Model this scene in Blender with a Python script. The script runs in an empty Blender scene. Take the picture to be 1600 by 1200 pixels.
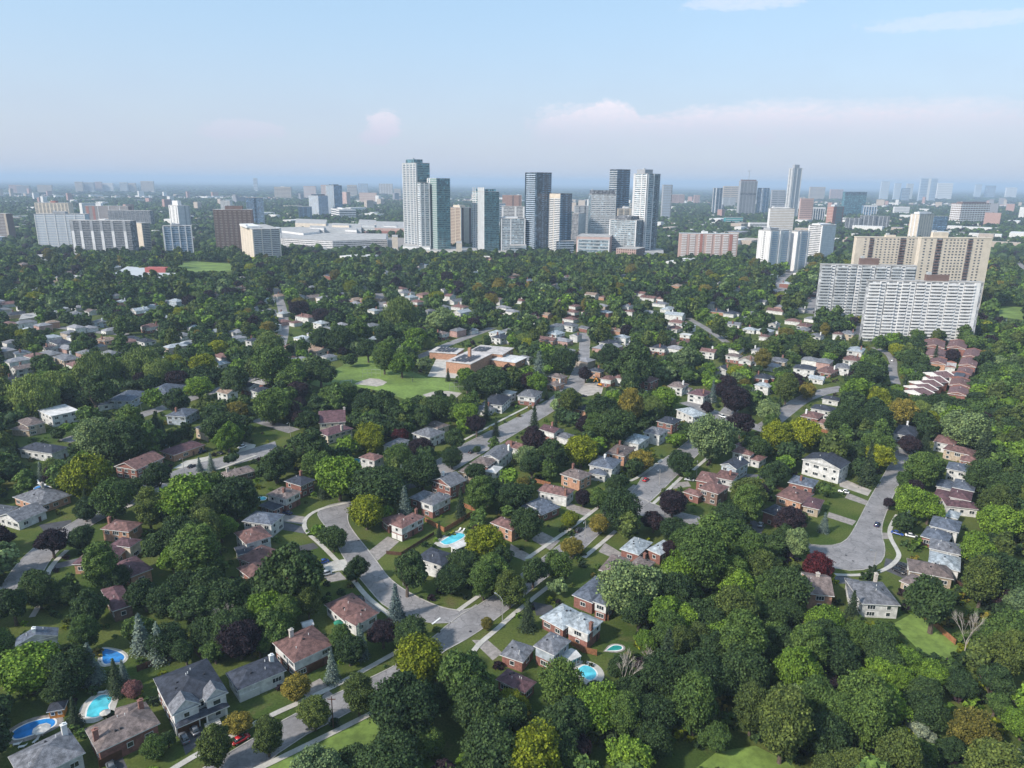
import bpy, bmesh, math, random
import numpy as np
from mathutils import Vector, Matrix
random.seed(7)
R = math.radians
SC = bpy.context.scene
COL = SC.collection
# ------------------------------------------------------------------ camera
F_PX, CAM_H, PITCH, ROLL = 1130.0, 130.0, R(15.62), R(0.57)
cr, sr, cp, sp = math.cos(ROLL), math.sin(ROLL), math.cos(PITCH), math.sin(PITCH)
RIGHT = Vector((1, 0, 0)); UP = Vector((0, sp, cp)); FWD = Vector((0, cp, -sp))
CX = RIGHT * cr + UP * sr
CY = RIGHT * -sr + UP * cr
cam_d = bpy.data.cameras.new("camera"); cam = bpy.data.objects.new("camera", cam_d)
COL.objects.link(cam); SC.camera = cam
cam_d.sensor_fit = 'HORIZONTAL'; cam_d.sensor_width = 36.0; cam_d.lens = F_PX / 1600 * 36.0
cam_d.clip_start = 1.0; cam_d.clip_end = 120000.0
m = Matrix(((CX.x, CY.x, -FWD.x, 0), (CX.y, CY.y, -FWD.y, 0), (CX.z, CY.z, -FWD.z, CAM_H), (0, 0, 0, 1)))
cam.matrix_world = m
CAMV = Vector((0, 0, CAM_H))
def ray(px, py):
    return CX * ((px - 800) / F_PX) - CY * ((py - 600) / F_PX) + FWD
def G(px, py, z=0.0):
    d = ray(px, py); t = (z - CAM_H) / d.z
    return Vector((d.x * t, d.y * t, z))
def PX(p):
    v = Vector(p) - CAMV; d = v.dot(FWD)
    if d < 1: return (-9999, -9999, d)
    return (800 + F_PX * v.dot(CX) / d, 600 - F_PX * v.dot(CY) / d, d)
# ------------------------------------------------------------------ light
EXPOSURE = 0.5
SUN_EL, SUN_STRENGTH, SKY_STRENGTH = 38.0, 3.7, 0.15
SUN_DIR = Vector((-0.84, -0.54, 0)).normalized() * math.cos(R(SUN_EL)) + Vector((0, 0, math.sin(R(SUN_EL))))
sun_d = bpy.data.lights.new("sun", 'SUN'); sun_d.energy = SUN_STRENGTH; sun_d.angle = R(3.0); sun_d.color = (1.0, 0.93, 0.84)
sun = bpy.data.objects.new("sun", sun_d); COL.objects.link(sun)
sun.rotation_euler = SUN_DIR.to_track_quat('Z', 'Y').to_euler(); sun.location = (0, 0, 400)
SC.view_settings.view_transform = 'Standard'; SC.view_settings.look = 'None'
SC.view_settings.exposure = EXPOSURE; SC.view_settings.gamma = 1.0; SC.view_settings.use_curve_mapping = False
SC.render.engine = 'CYCLES'
SC.cycles.max_bounces = 5; SC.cycles.diffuse_bounces = 2; SC.cycles.glossy_bounces = 2; SC.cycles.transmission_bounces = 2
SC.cycles.volume_bounces = 0; SC.cycles.transparent_max_bounces = 4; SC.cycles.caustics_reflective = False; SC.cycles.caustics_refractive = False
SC.cycles.sample_clamp_indirect = 3.0
SC.cycles.use_denoising = True
class NT:
    def __init__(s, tree): s.t = tree; s.n = tree.nodes; s.l = tree.links
    def new(s, typ, **kw):
        n = s.n.new(typ)
        for k, v in kw.items():
            if k in n.bl_rna.properties: setattr(n, k, v)
            else: n.inputs[k].default_value = v
        return n
    def link(s, a, b): s.l.new(a, b)
    def val(s, x, sock):
        if hasattr(x, 'links') or hasattr(x, 'is_output'): s.l.new(x, sock)
        else: sock.default_value = x
    def math(s, op, a, b=None, c=None, clamp=False):
        n = s.n.new('ShaderNodeMath'); n.operation = op; n.use_clamp = clamp
        s.val(a, n.inputs[0])
        if b is not None: s.val(b, n.inputs[1])
        if c is not None: s.val(c, n.inputs[2])
        return n.outputs[0]
    def mapr(s, v, a, b, c=0.0, d=1.0, smooth=True):
        n = s.n.new('ShaderNodeMapRange'); n.interpolation_type = 'SMOOTHSTEP' if smooth else 'LINEAR'
        s.val(v, n.inputs['Value']); n.inputs['From Min'].default_value = a; n.inputs['From Max'].default_value = b
        n.inputs['To Min'].default_value = c; n.inputs['To Max'].default_value = d
        return n.outputs['Result']
    def mix(s, f, a, b, mode='MIX'):
        n = s.n.new('ShaderNodeMix'); n.data_type = 'RGBA'; n.blend_type = mode
        s.val(f, n.inputs[0])
        for q, x in ((6, a), (7, b)):
            if isinstance(x, tuple): n.inputs[q].default_value = (*x[:3], 1)
            else: s.l.new(x, n.inputs[q])
        return n.outputs[2]
# world: physical sky with a thin veil, a far cloud bank and small puffs by direction
w = bpy.data.worlds.new("World"); SC.world = w; w.use_nodes = True
T = NT(w.node_tree); T.n.clear()
out = T.new('ShaderNodeOutputWorld'); bg = T.new('ShaderNodeBackground'); bg.inputs['Strength'].default_value = SKY_STRENGTH
T.link(bg.outputs[0], out.inputs[0])
sky = T.n.new('ShaderNodeTexSky'); sky.sky_type = 'NISHITA'; sky.sun_disc = False
sky.sun_elevation = R(SUN_EL); sky.sun_rotation = math.atan2(SUN_DIR.x, SUN_DIR.y)
sky.altitude = 200; sky.air_density = 1.0; sky.dust_density = 1.6; sky.ozone_density = 1.0
def azel(px, py):
    d = ray(px, py).normalized(); return math.degrees(math.atan2(d.x, d.y)), math.degrees(math.asin(d.z))
tc = T.new('ShaderNodeTexCoord'); sx = T.new('ShaderNodeSeparateXYZ'); T.link(tc.outputs['Generated'], sx.inputs[0])
az = T.math('MULTIPLY', T.math('ARCTAN2', sx.outputs[0], sx.outputs[1]), 57.29578)
el = T.math('MULTIPLY', T.math('ARCSINE', sx.outputs[2]), 57.29578)
cmb = T.new('ShaderNodeCombineXYZ'); T.link(az, cmb.inputs[0]); T.link(T.math('MULTIPLY', el, 2.2), cmb.inputs[1])
def wnoise(scale, detail=6.0, rough=0.55):
    n = T.new('ShaderNodeTexNoise', Scale=scale, Detail=detail, Roughness=rough); T.link(cmb.outputs[0], n.inputs['Vector']); return n.outputs[0]
n1 = T.math('SUBTRACT', wnoise(0.55, 8.0, 0.62), 0.5)
n2 = T.math('SUBTRACT', wnoise(0.16, 3.0), 0.5)
n3 = T.math('SUBTRACT', wnoise(1.6, 7.0, 0.6), 0.5)
veil = T.mapr(el, -1.0, 15.0, 0.88, 0.62)
veil = T.math('ADD', veil, T.math('MULTIPLY', n2, 0.18))
SKYV = T.mix(T.mapr(el, 0.0, 14.0), (2.85, 3.12, 3.78), (2.25, 3.35, 4.45))
c0 = T.mix(veil, sky.outputs[0], SKYV)
# cloud bank: the upper edge over azimuth
edge = [(826, 222), (835, 196), (860, 180), (905, 170), (958, 153), (985, 160), (1005, 178), (1060, 168), (1140, 158), (1235, 150), (1300, 152), (1460, 146), (1600, 152), (1700, 158)]
fc = T.n.new('ShaderNodeFloatCurve'); cv = fc.mapping.curves[0]
azs = [azel(*p) for p in edge]; A0, A1 = azs[0][0], azs[-1][0]
E0, E1 = 0.0, 12.0
while len(cv.points) < len(azs): cv.points.new(0.5, 0.5)
for p, (a, e) in zip(cv.points, azs):
    p.location = ((a - A0) / (A1 - A0), (e - E0) / (E1 - E0)); p.handle_type = 'AUTO_CLAMPED'
fc.mapping.update()
T.link(T.mapr(az, A0, A1, 0, 1, smooth=False), fc.inputs['Value'])
top = T.math('MULTIPLY', fc.outputs[0], E1)
above = T.math('SUBTRACT', T.math('ADD', top, T.math('ADD', T.math('MULTIPLY', n1, 1.0), T.math('MULTIPLY', n3, 0.7))), el)
soft = T.mapr(az, 2.0, 24.0, 0.22, 1.3)
m1 = T.math('DIVIDE', above, soft, clamp=True)
m2 = T.mapr(el, 1.6, 5.4, 0.0, 1.0)
m3 = T.mapr(az, A0 - 0.6, A0 + 1.2, 0.0, 1.0)
m4 = T.mapr(az, 24.0, 52.0, 1.0, 0.35)
bank = T.math('MULTIPLY', T.math('MULTIPLY', m1, m2), T.math('MULTIPLY', m3, m4))
def puff(px, py, rx, ry, amp):
    a, e = azel(px, py)
    dx = T.math('DIVIDE', T.math('SUBTRACT', az, a), rx); dy = T.math('DIVIDE', T.math('SUBTRACT', el, e), ry)
    d = T.math('ADD', T.math('MULTIPLY', dx, dx), T.math('MULTIPLY', dy, dy))
    d = T.math('ADD', T.math('ADD', d, T.math('MULTIPLY', n1, 1.6)), T.math('MULTIPLY', n3, 2.4))
    return T.math('MULTIPLY', T.mapr(d, 1.15, 0.35, 0.0, 1.0), amp)
fs = bank
for q in ((600, 196, 1.35, 1.2, 1.0), (588, 212, 1.3, 0.7, 0.8), (375, 204, 3.4, 0.8, 0.55), (1192, 216, 1.0, 0.6, 0.6), (1165, 2, 4.5, 0.6, 0.34), (1500, 32, 6.0, 0.55, 0.26), (905, 195, 4.2, 1.6, 0.5)):
    fs = T.math('MAXIMUM', fs, puff(*q))
cloudc = T.mix(T.mapr(el, 2.0, 7.5), (3.1, 3.15, 3.85), (5.0, 4.75, 5.1))
fs = T.math('MULTIPLY', fs, T.math('ADD', T.math('MULTIPLY', n3, 1.1), 0.92), clamp=True)
c1 = T.mix(T.math('MULTIPLY', fs, 0.97), c0, cloudc)
T.link(c1, bg.inputs['Color'])
# ------------------------------------------------------------------ helpers
class MB:
    """collects quads, boxes and prisms and links them as one mesh object"""
    def __init__(s): s.v = []; s.f = []; s.m = []
    def poly(s, pts, mi=0):
        b = len(s.v); s.v += [tuple(p) for p in pts]; s.f.append(tuple(range(b, b + len(pts)))); s.m.append(mi); return s
    def box(s, x0, x1, y0, y1, z0, z1, mi=0, skip=''):
        b = len(s.v)
        s.v += [(x0, y0, z0), (x1, y0, z0), (x1, y1, z0), (x0, y1, z0), (x0, y0, z1), (x1, y0, z1), (x1, y1, z1), (x0, y1, z1)]
        for k, q in (('b', (3, 2, 1, 0)), ('t', (4, 5, 6, 7)), ('s', (0, 1, 5, 4)), ('e', (1, 2, 6, 5)), ('n', (2, 3, 7, 6)), ('w', (3, 0, 4, 7))):
            if k in skip: continue
            s.f.append(tuple(b + i for i in q)); s.m.append(mi)
        return s
    def prism(s, pts, z0, z1, mi=0, mtop=None):
        n = len(pts); b = len(s.v)
        s.v += [(p[0], p[1], z0) for p in pts] + [(p[0], p[1], z1) for p in pts]
        s.f.append(tuple(b + n + i for i in range(n))); s.m.append(mi if mtop is None else mtop)
        for i in range(n):
            j = (i + 1) % n
            s.f.append((b + i, b + j, b + n + j, b + n + i)); s.m.append(mi)
        return s
    def tube(s, p0, p1, r0, r1=None, n=6, mi=0):
        p0 = Vector(p0); p1 = Vector(p1); r1 = r0 if r1 is None else r1
        d = (p1 - p0).normalized(); a = d.orthogonal().normalized(); c = d.cross(a); b = len(s.v)
        for p, r in ((p0, r0), (p1, r1)):
            for i in range(n):
                t = 2 * math.pi * i / n; s.v.append(tuple(p + a * (r * math.cos(t)) + c * (r * math.sin(t))))
        for i in range(n):
            j = (i + 1) % n; s.f.append((b + i, b + j, b + n + j, b + n + i)); s.m.append(mi)
        s.f.append(tuple(b + n + i for i in range(n))); s.m.append(mi)
        return s
    def mesh(s, name, mats):
        me = bpy.data.meshes.new(name); me.from_pydata(s.v, [], s.f)
        for x in (mats if isinstance(mats, (list, tuple)) else [mats]): me.materials.append(x)
        if any(s.m): me.polygons.foreach_set('material_index', s.m)
        me.update(); return me
    def obj(s, name, mats, parent=None):
        return put(name, s.mesh(name, mats), parent)
def put(name, me, parent=None, loc=None, rz=None):
    o = bpy.data.objects.new(name, me); COL.objects.link(o)
    if parent is not None: o.parent = parent
    if loc is not None: o.location = loc
    if rz is not None: o.rotation_euler = (0, 0, rz)
    return o
def tag(o, label=None, cat=None, group=None, kind=None):
    if label: o['label'] = label
    if cat: o['category'] = cat
    if group: o['group'] = group
    if kind: o['kind'] = kind
    return o
def thing(name, label, cat, loc=(0, 0, 0), rz=0.0, group=None):
    o = bpy.data.objects.new(name, None); COL.objects.link(o); o.location = loc; o.rotation_euler = (0, 0, rz); o.empty_display_size = 0.5
    return tag(o, label, cat, group)
# ------------------------------------------------------------------ materials
MATS = {}
def mat(name, col, rough=0.8, spec=0.3, var=0.15, scale=0.6, col2=None, fine=0.0, metal=0.0, rnd=0.0, bump=0.0, coords='Object', build=None):
    if name in MATS: return MATS[name]
    mt = bpy.data.materials.new(name); mt.use_nodes = True; t = NT(mt.node_tree); b = t.n['Principled BSDF']
    b.inputs['Roughness'].default_value = rough; b.inputs['Specular IOR Level'].default_value = spec; b.inputs['Metallic'].default_value = metal
    tc = t.new('ShaderNodeTexCoord'); vec = tc.outputs[coords]
    n = t.new('ShaderNodeTexNoise', Scale=scale, Detail=4.0, Roughness=0.6); t.link(vec, n.inputs['Vector'])
    c2 = col2 or tuple(max(0.0, c * (1 - 2 * var)) for c in col); c1 = tuple(min(1.0, c * (1 + var)) for c in col)
    cc = t.mix(t.mapr(n.outputs[0], 0.3, 0.7), c2, c1)
    if fine:
        n2 = t.new('ShaderNodeTexNoise', Scale=scale * 9, Detail=3.0, Roughness=0.7); t.link(vec, n2.inputs['Vector'])
        cc = t.mix(1.0, cc, t.mix(t.mapr(n2.outputs[0], 0.3, 0.7), (1 - fine,) * 3, (1 + fine * .6,) * 3), 'MULTIPLY')
        if bump:
            bp = t.new('ShaderNodeBump', Strength=bump); t.link(n2.outputs[0], bp.inputs['Height']); t.link(bp.outputs[0], b.inputs['Normal'])
    if rnd:
        oi = t.new('ShaderNodeObjectInfo')
        cc = t.mix(1.0, cc, t.mix(oi.outputs['Random'], (1 - rnd,) * 3, (1 + rnd,) * 3), 'MULTIPLY')
    t.link(cc, b.inputs['Base Color']); MATS[name] = mt
    if build: build(t, b)
    return mt
ROOF = {
 'g': mat('grey_shingles', (0.165, 0.17, 0.19), fine=.5, scale=.8, var=.24, rnd=.15), 'n': mat('charcoal_shingles', (0.045, 0.052, 0.072), fine=.48, scale=.8, var=.24, rnd=.15),
 'r': mat('red_brown_shingles', (0.19, 0.105, 0.095), fine=.48, scale=.8, var=.24, rnd=.15), 'b': mat('brown_shingles', (0.19, 0.15, 0.14), fine=.48, scale=.8, var=.24, rnd=.15),
 'm': mat('maroon_shingles', (0.13, 0.07, 0.08), fine=.48, scale=.8, var=.24, rnd=.12), 'p': mat('pale_grey_shingles', (0.36, 0.40, 0.43), fine=.25, scale=.8, var=.24, rnd=.1),
 'l': mat('blue_grey_shingles', (0.12, 0.14, 0.18), fine=.48, scale=.8, var=.24, rnd=.12), 't': mat('tan_shingles', (0.30, 0.22, 0.17), fine=.48, scale=.8, var=.24, rnd=.1),
 'w': mat('white_membrane', (0.62, 0.61, 0.60), fine=.12, scale=.3, rnd=.05), 'f': mat('gravel_roof', (0.52, 0.48, 0.46), fine=.2, scale=.3, rnd=.08),
 'v': mat('townhouse_shingles', (0.18, 0.105, 0.105), fine=.25, scale=.8, var=.24, rnd=.1)}
RCOL = {'g': 'grey', 'n': 'charcoal', 'r': 'red-brown', 'b': 'brown', 'm': 'maroon', 'p': 'pale grey', 'l': 'blue-grey', 't': 'tan', 'w': 'white', 'f': 'gravel', 'v': 'maroon'}
WALL = {
 'w': mat('white_siding', (0.62, 0.615, 0.60), rough=.7, fine=.08, rnd=.06), 'k': mat('red_brick', (0.27, 0.125, 0.10), fine=.4, scale=1.2, rnd=.12),
 'o': mat('orange_brick', (0.48, 0.27, 0.18), fine=.25, scale=1.2, rnd=.1), 't': mat('tan_brick', (0.45, 0.36, 0.27), fine=.25, scale=1.2, rnd=.1),
 's': mat('blue_grey_siding', (0.38, 0.43, 0.48), rough=.7, fine=.08, rnd=.06), 'b': mat('brown_brick', (0.22, 0.14, 0.11), fine=.3, scale=1.2, rnd=.1),
 'd': mat('dark_panel', (0.03, 0.035, 0.05), rough=.5, rnd=.1), 'c': mat('cream_stucco', (0.55, 0.48, 0.38), fine=.1, rnd=.06)}
WCOL = {'w': 'white', 'k': 'red brick', 'o': 'orange brick', 't': 'tan brick', 's': 'blue-grey', 'b': 'brown brick', 'd': 'dark panelled', 'c': 'cream'}
M_TRIM = mat('white_trim', (0.72, 0.72, 0.70), rough=.5, var=.05)
M_GLASS = mat('window_glass', (0.03, 0.04, 0.05), rough=.08, spec=.9, var=.3, scale=.3)
M_DOOR = mat('door_paint', (0.12, 0.06, 0.045), rough=.5, rnd=.5)
M_GAR = mat('garage_door_white', (0.66, 0.65, 0.62), rough=.6, var=.06)
M_GARB = mat('garage_door_brown', (0.12, 0.055, 0.03), rough=.5, var=.2)
M_CHIM = mat('chimney_brick', (0.28, 0.14, 0.11), fine=.4, scale=2, rnd=.15)
M_STONE = mat('chimney_stone', (0.55, 0.50, 0.45), fine=.2, scale=2)
M_METAL = mat('galvanised_metal', (0.45, 0.46, 0.47), rough=.45, metal=.6, var=.1)
M_DARK = mat('dark_metal', (0.03, 0.03, 0.035), rough=.5)
M_WOOD = mat('cedar_boards', (0.33, 0.15, 0.075), fine=.35, scale=1.5, rnd=.2)
M_DWOOD = mat('dark_stained_boards', (0.10, 0.05, 0.035), fine=.35, scale=1.5, rnd=.2)
M_CONC = mat('concrete', (0.47, 0.45, 0.41), fine=.12, scale=.25, var=.1)
M_KERB = mat('kerb_concrete', (0.40, 0.38, 0.35), fine=.12, scale=.3)
M_PAVE = mat('pavers', (0.30, 0.27, 0.25), fine=.25, scale=.7)
M_TAR = mat('driveway_asphalt', (0.10, 0.10, 0.11), fine=.2, scale=.4, rnd=.3)
def ripples(t, b):
    tc = t.new('ShaderNodeTexCoord'); wv = t.new('ShaderNodeTexNoise', Scale=1.6, Detail=3.0); t.link(tc.outputs['Object'], wv.inputs['Vector'])
    bp = t.new('ShaderNodeBump', Strength=.25, Distance=.2); t.link(wv.outputs[0], bp.inputs['Height']); t.link(bp.outputs[0], b.inputs['Normal'])
M_POOLW = mat('pool_water', (0.10, 0.55, 0.66), rough=.06, spec=.6, var=.16, scale=.3, build=ripples)
M_POOLB = mat('blue_pool_water', (0.03, 0.24, 0.62), rough=.06, spec=.6, var=.18, scale=.3, build=ripples)
# ------------------------------------------------------------------ the setting
def build_ground(t, b):
    pass
gm = bpy.data.materials.new('lawn_and_soil'); gm.use_nodes = True; t = NT(gm.node_tree); b = t.n['Principled BSDF']
b.inputs['Roughness'].default_value = .95; b.inputs['Specular IOR Level'].default_value = .1
tc = t.new('ShaderNodeTexCoord')
def gn(scale, detail=4.0, rough=.6):
    n = t.new('ShaderNodeTexNoise', Scale=scale, Detail=detail, Roughness=rough); t.link(tc.outputs['Object'], n.inputs['Vector']); return n.outputs[0]
c = t.mix(t.mapr(gn(.035), .35, .65), (0.050, 0.082, 0.018), (0.098, 0.118, 0.030))
c = t.mix(t.mapr(gn(.12), .55, .75), c, (0.115, 0.105, 0.045))
c = t.mix(1.0, c, t.mix(t.mapr(gn(1.7, 5), .3, .7), (.7, .7, .7), (1.2, 1.2, 1.2)), 'MULTIPLY')
far = t.mix(t.mapr(gn(.0045, 6, .7), .42, .60), (0.022, 0.042, 0.016), (0.060, 0.075, 0.035))
far = t.mix(t.mapr(gn(.011, 5, .75), .60, .66), far, (0.22, 0.21, 0.20))
sxx = t.new('ShaderNodeSeparateXYZ'); t.link(tc.outputs['Object'], sxx.inputs[0])
c = t.mix(t.mapr(sxx.outputs[1], 1500, 2600), c, far)
t.link(c, b.inputs['Base Color'])
GS = 45000.0
g = MB().poly([(-GS, -2000, 0), (GS, -2000, 0), (GS, GS, 0), (-GS, GS, 0)]).obj('ground', gm); tag(g, kind='structure')
def cracks(t, b):
    lk = b.inputs['Base Color'].links[0]; src = lk.from_socket; tc = t.new('ShaderNodeTexCoord')
    vo = t.new('ShaderNodeTexVoronoi', Scale=.16); vo.feature = 'DISTANCE_TO_EDGE'
    nz = t.new('ShaderNodeTexNoise', Scale=.35, Detail=4.0); t.link(tc.outputs['Object'], nz.inputs['Vector'])
    ad = t.n.new('ShaderNodeVectorMath'); ad.operation = 'MULTIPLY_ADD'; t.link(nz.outputs['Color'], ad.inputs[0]); ad.inputs[1].default_value = (4, 4, 4); t.link(tc.outputs['Object'], ad.inputs[2]); t.link(ad.outputs[0], vo.inputs['Vector'])
    c = t.mix(t.mapr(vo.outputs['Distance'], .0, .035, .55, 0), src, (.09, .09, .095))
    pn = t.new('ShaderNodeTexVoronoi', Scale=.055); t.link(tc.outputs['Object'], pn.inputs['Vector'])
    c = t.mix(t.mapr(pn.outputs['Distance'], .12, .15, .5, 0), c, (.11, .11, .115)); t.link(c, b.inputs['Base Color'])
M_ASPH = mat('asphalt', (0.255, 0.243, 0.245), fine=.16, scale=.11, var=.12, build=cracks)
M_FIELD = mat('mown_field', (0.160, 0.235, 0.050), fine=.25, scale=.05, col2=(0.100, 0.150, 0.032))
M_GRAVEL = mat('infield_gravel', (0.42, 0.38, 0.34), fine=.15, scale=.3)
def smooth(pts, it=2):
    pts = [Vector(p) for p in pts]
    for _ in range(it):
        q = [pts[0]]
        for a, b in zip(pts, pts[1:]): q += [a * .75 + b * .25, a * .25 + b * .75]
        q.append(pts[-1]); pts = q
    return pts
def resample(pts, n):
    d = [0]
    for a, b in zip(pts, pts[1:]): d.append(d[-1] + (b - a).length)
    out = []; k = 0
    for i in range(n):
        s = d[-1] * i / (n - 1)
        while k < len(d) - 2 and d[k + 1] < s: k += 1
        f = (s - d[k]) / max(1e-6, d[k + 1] - d[k]); out.append(pts[k].lerp(pts[k + 1], min(1, max(0, f))))
    return out
ZR = [0.03]
def zlev():
    ZR[0] += .004; return ZR[0]
def ribbon(name, a, b, z, m):
    mb = MB(); n = len(a)
    mb.v = [(p.x, p.y, z) for p in a] + [(p.x, p.y, z) for p in b]
    mb.f = [(i, n + i, n + i + 1, i + 1) for i in range(n - 1)]
    mb.f = [f[::-1] for f in mb.f]
    mb.m = [0] * (n - 1); o = mb.obj(name, m); tag(o, kind='structure'); return o
def offset_line(c, w):
    out = []
    for i, p in enumerate(c):
        d = (c[min(i + 1, len(c) - 1)] - c[max(i - 1, 0)]); d.z = 0; d.normalize(); out.append(p + Vector((-d.y, d.x, 0)) * w)
    return out
CLEAR = []          # picture polygons that trees left to chance must not hide
NOBASE = []         # ground polygons where nothing may grow
def road(L, Rr, kerb=True, name='road', m=None, clear=True):
    a = resample(smooth([G(*p) for p in L]), 40); b = resample(smooth([G(*p) for p in Rr]), 40)
    ribbon(name, a, b, zlev(), m or M_ASPH)
    if kerb:
        for line, s in ((a, 1), (b, -1)):
            mb = MB(); o2 = offset_line(line, .32 * s)
            for i in range(len(line) - 1):
                p, q, p2, q2 = line[i], line[i + 1], o2[i], o2[i + 1]
                z = .15
                mb.poly([(p.x, p.y, z), (q.x, q.y, z), (q2.x, q2.y, z), (p2.x, p2.y, z)]); mb.poly([(p.x, p.y, 0), (q.x, q.y, 0), (q.x, q.y, z), (p.x, p.y, z)])
            tag(mb.obj('kerb', M_KERB), kind='structure')
    pl = [PX(p)[:2] for p in a] + [PX(p)[:2] for p in b[::-1]]
    NOBASE.append([(p.x, p.y) for p in a] + [(p.x, p.y) for p in b[::-1]])
    if clear: CLEAR.append(pl)
def croad(C, wdt, kerb=False, name='road', clear=True, m=None):
    c = resample(smooth([G(*p) for p in C]), 40)
    a = offset_line(c, wdt / 2); b = offset_line(c, -wdt / 2); ribbon(name, a, b, zlev(), m or M_ASPH)
    NOBASE.append([(p.x, p.y) for p in a] + [(p.x, p.y) for p in b[::-1]])
    if clear: CLEAR.append([PX(p)[:2] for p in a] + [PX(p)[:2] for p in b[::-1]])
ZW = [0.155]
def walk(C, wdt=1.7, clear=True):
    c = resample(smooth([G(*p) for p in C]), 40); ZW[0] += .004
    a = offset_line(c, wdt / 2); b = offset_line(c, -wdt / 2); ribbon('sidewalk', a, b, ZW[0], M_CONC)
    NOBASE.append([(p.x, p.y) for p in a] + [(p.x, p.y) for p in b[::-1]])
    if clear: CLEAR.append([PX(p)[:2] for p in a] + [PX(p)[:2] for p in b[::-1]])
ZP = [0.010]
def pad(pts, m, name='driveway', z=None, clear=True, world=False):
    ps = [Vector(p) for p in pts] if world else [G(*p) for p in pts]
    if z is None: ZP[0] = ZP[0] + .0004; z = ZP[0]
    mb = MB().poly([(p.x, p.y, z) for p in ps]); me = mb.mesh(name, m)
    if me.polygons[0].normal.z < 0: me.flip_normals()
    o = put(name, me); tag(o, kind='structure'); NOBASE.append([(p.x, p.y) for p in ps])
    if clear: CLEAR.append([PX(p)[:2] for p in ps])
    return o
# street through the foreground (upper edge, lower edge)
road([(300, 1212), (437, 1130), (467, 1112), (585, 1057), (612, 1045), (670, 1003), (690, 985), (720, 960), (760, 940), (805, 905), (844, 875), (877, 850), (908, 830), (945, 800), (990, 770), (1010, 735), (1042, 715), (1075, 690), (1098, 668)],
     [(395, 1212), (450, 1162), (520, 1127), (565, 1102), (650, 1050), (700, 1012), (737, 995), (770, 970), (797, 950), (845, 908), (885, 880), (912, 858), (935, 835), (965, 810), (1010, 790), (1040, 760), (1072, 728), (1100, 700), (1125, 672)])
# crescent
road([(715, 972), (675, 975), (640, 965), (600, 947), (585, 930), (560, 900), (537, 872), (520, 835), (500, 812), (495, 800), (510, 790), (547, 783)],
     [(745, 945), (732, 954), (707, 954), (675, 945), (630, 922), (605, 902), (590, 880), (575, 860), (552, 832), (542, 815), (543, 800), (560, 790)])
# bend to the right behind the trees
road([(985, 768), (1000, 778), (1040, 796), (1085, 806), (1120, 815)], [(965, 800), (990, 803), (1030, 812), (1080, 818), (1118, 830)])
# court on the right
road([(1400, 668), (1398, 690), (1397, 707), (1385, 735), (1360, 775), (1340, 815), (1325, 842), (1310, 851), (1287, 853), (1262, 850)],
     [(1432, 672), (1428, 695), (1425, 715), (1407, 752), (1385, 800), (1376, 830), (1386, 862), (1375, 885), (1335, 894), (1290, 886), (1266, 868)])
# middle street
road([(640, 740), (680, 722), (712, 700), (800, 657), (845, 633), (880, 608), (893, 585), (903, 562), (906, 538), (905, 520)],
     [(655, 762), (700, 742), (730, 722), (815, 672), (870, 640), (902, 615), (918, 592), (920, 570), (921, 545), (922, 520)], clear=False)
CLEAR += [[(712, 700), (800, 657), (815, 672), (725, 725)], [(800, 657), (850, 632), (868, 641), (815, 672)], [(904, 533), (921, 533), (920, 566), (904, 566)], [(640, 742), (662, 738), (668, 752), (650, 758)]]
croad([(1070, 628), (1132, 651), (1195, 672), (1255, 690)], 9.5, clear=True)
croad([(1192, 670), (1225, 645), (1250, 625), (1285, 612), (1320, 606)], 10)
croad([(1120, 672), (1128, 655), (1150, 630)], 9)
# left court and its street
road([(-10, 935), (5, 912), (28, 880), (52, 857), (85, 833), (125, 810), (160, 790), (200, 768), (245, 748), (285, 731), (340, 716), (400, 700), (430, 690)],
     [(-10, 960), (30, 945), (60, 905), (82, 868), (108, 845), (140, 822), (175, 803), (215, 783), (260, 763), (300, 746), (350, 731), (405, 715), (435, 706)])
croad([(100, 690), (150, 672), (232, 645), (303, 621), (350, 606), (400, 590)], 9)
croad([(436, 545), (444, 520), (443, 490), (437, 468), (432, 450)], 9)
croad([(600, 487), (597, 472), (592, 458)], 9)
croad([(650, 560), (700, 538), (735, 525), (770, 512)], 8.5)
croad([(1400, 600), (1394, 580), (1396, 562), (1385, 550), (1365, 543)], 6)
croad([(1225, 455), (1215, 440), (1235, 425), (1260, 410)], 12)
croad([(1615, 430), (1592, 412), (1580, 400), (1560, 392)], 9)
croad([(20, 505), (100, 512), (160, 520), (200, 523)], 9)
croad([(1280, 450), (1270, 470), (1265, 490)], 8)
croad([(1075, 497), (1115, 520), (1135, 535)], 7)
croad([(400, 655), (440, 668), (460, 674)], 8)
# sidewalks
walk([(240, 1222), (300, 1183), (427, 1116), (465, 1100), (540, 1064), (640, 1008)])
walk([(390, 1208), (470, 1170), (577, 1117), (600, 1105)])
walk([(740, 1018), (750, 1005), (775, 985), (800, 962), (830, 938), (858, 916)])
walk([(610, 962), (590, 947), (570, 930), (545, 897), (520, 870), (500, 850), (482, 835), (474, 822), (478, 808), (500, 795), (547, 785)])
walk([(822, 874), (892, 826), (933, 794)])
walk([(912, 872), (945, 845), (962, 830)])
walk([(715, 955), (757, 925)], 1.6)
walk([(1020, 788), (1045, 765), (1065, 746)], 1.6)
walk([(1083, 735), (1110, 712)], 1.6)
walk([(985, 752), (1000, 745), (1035, 718)], 1.5)
walk([(1297, 898), (1340, 900), (1372, 895), (1393, 885), (1406, 870), (1402, 860), (1390, 840), (1390, 825), (1402, 805)], 1.6)
walk([(50, 965), (78, 920), (70, 905), (82, 882), (105, 860)], 1.8)
walk([(715, 693), (800, 648), (850, 624)], 1.5)
walk([(1092, 636), (1140, 650)], 1.5)
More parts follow.
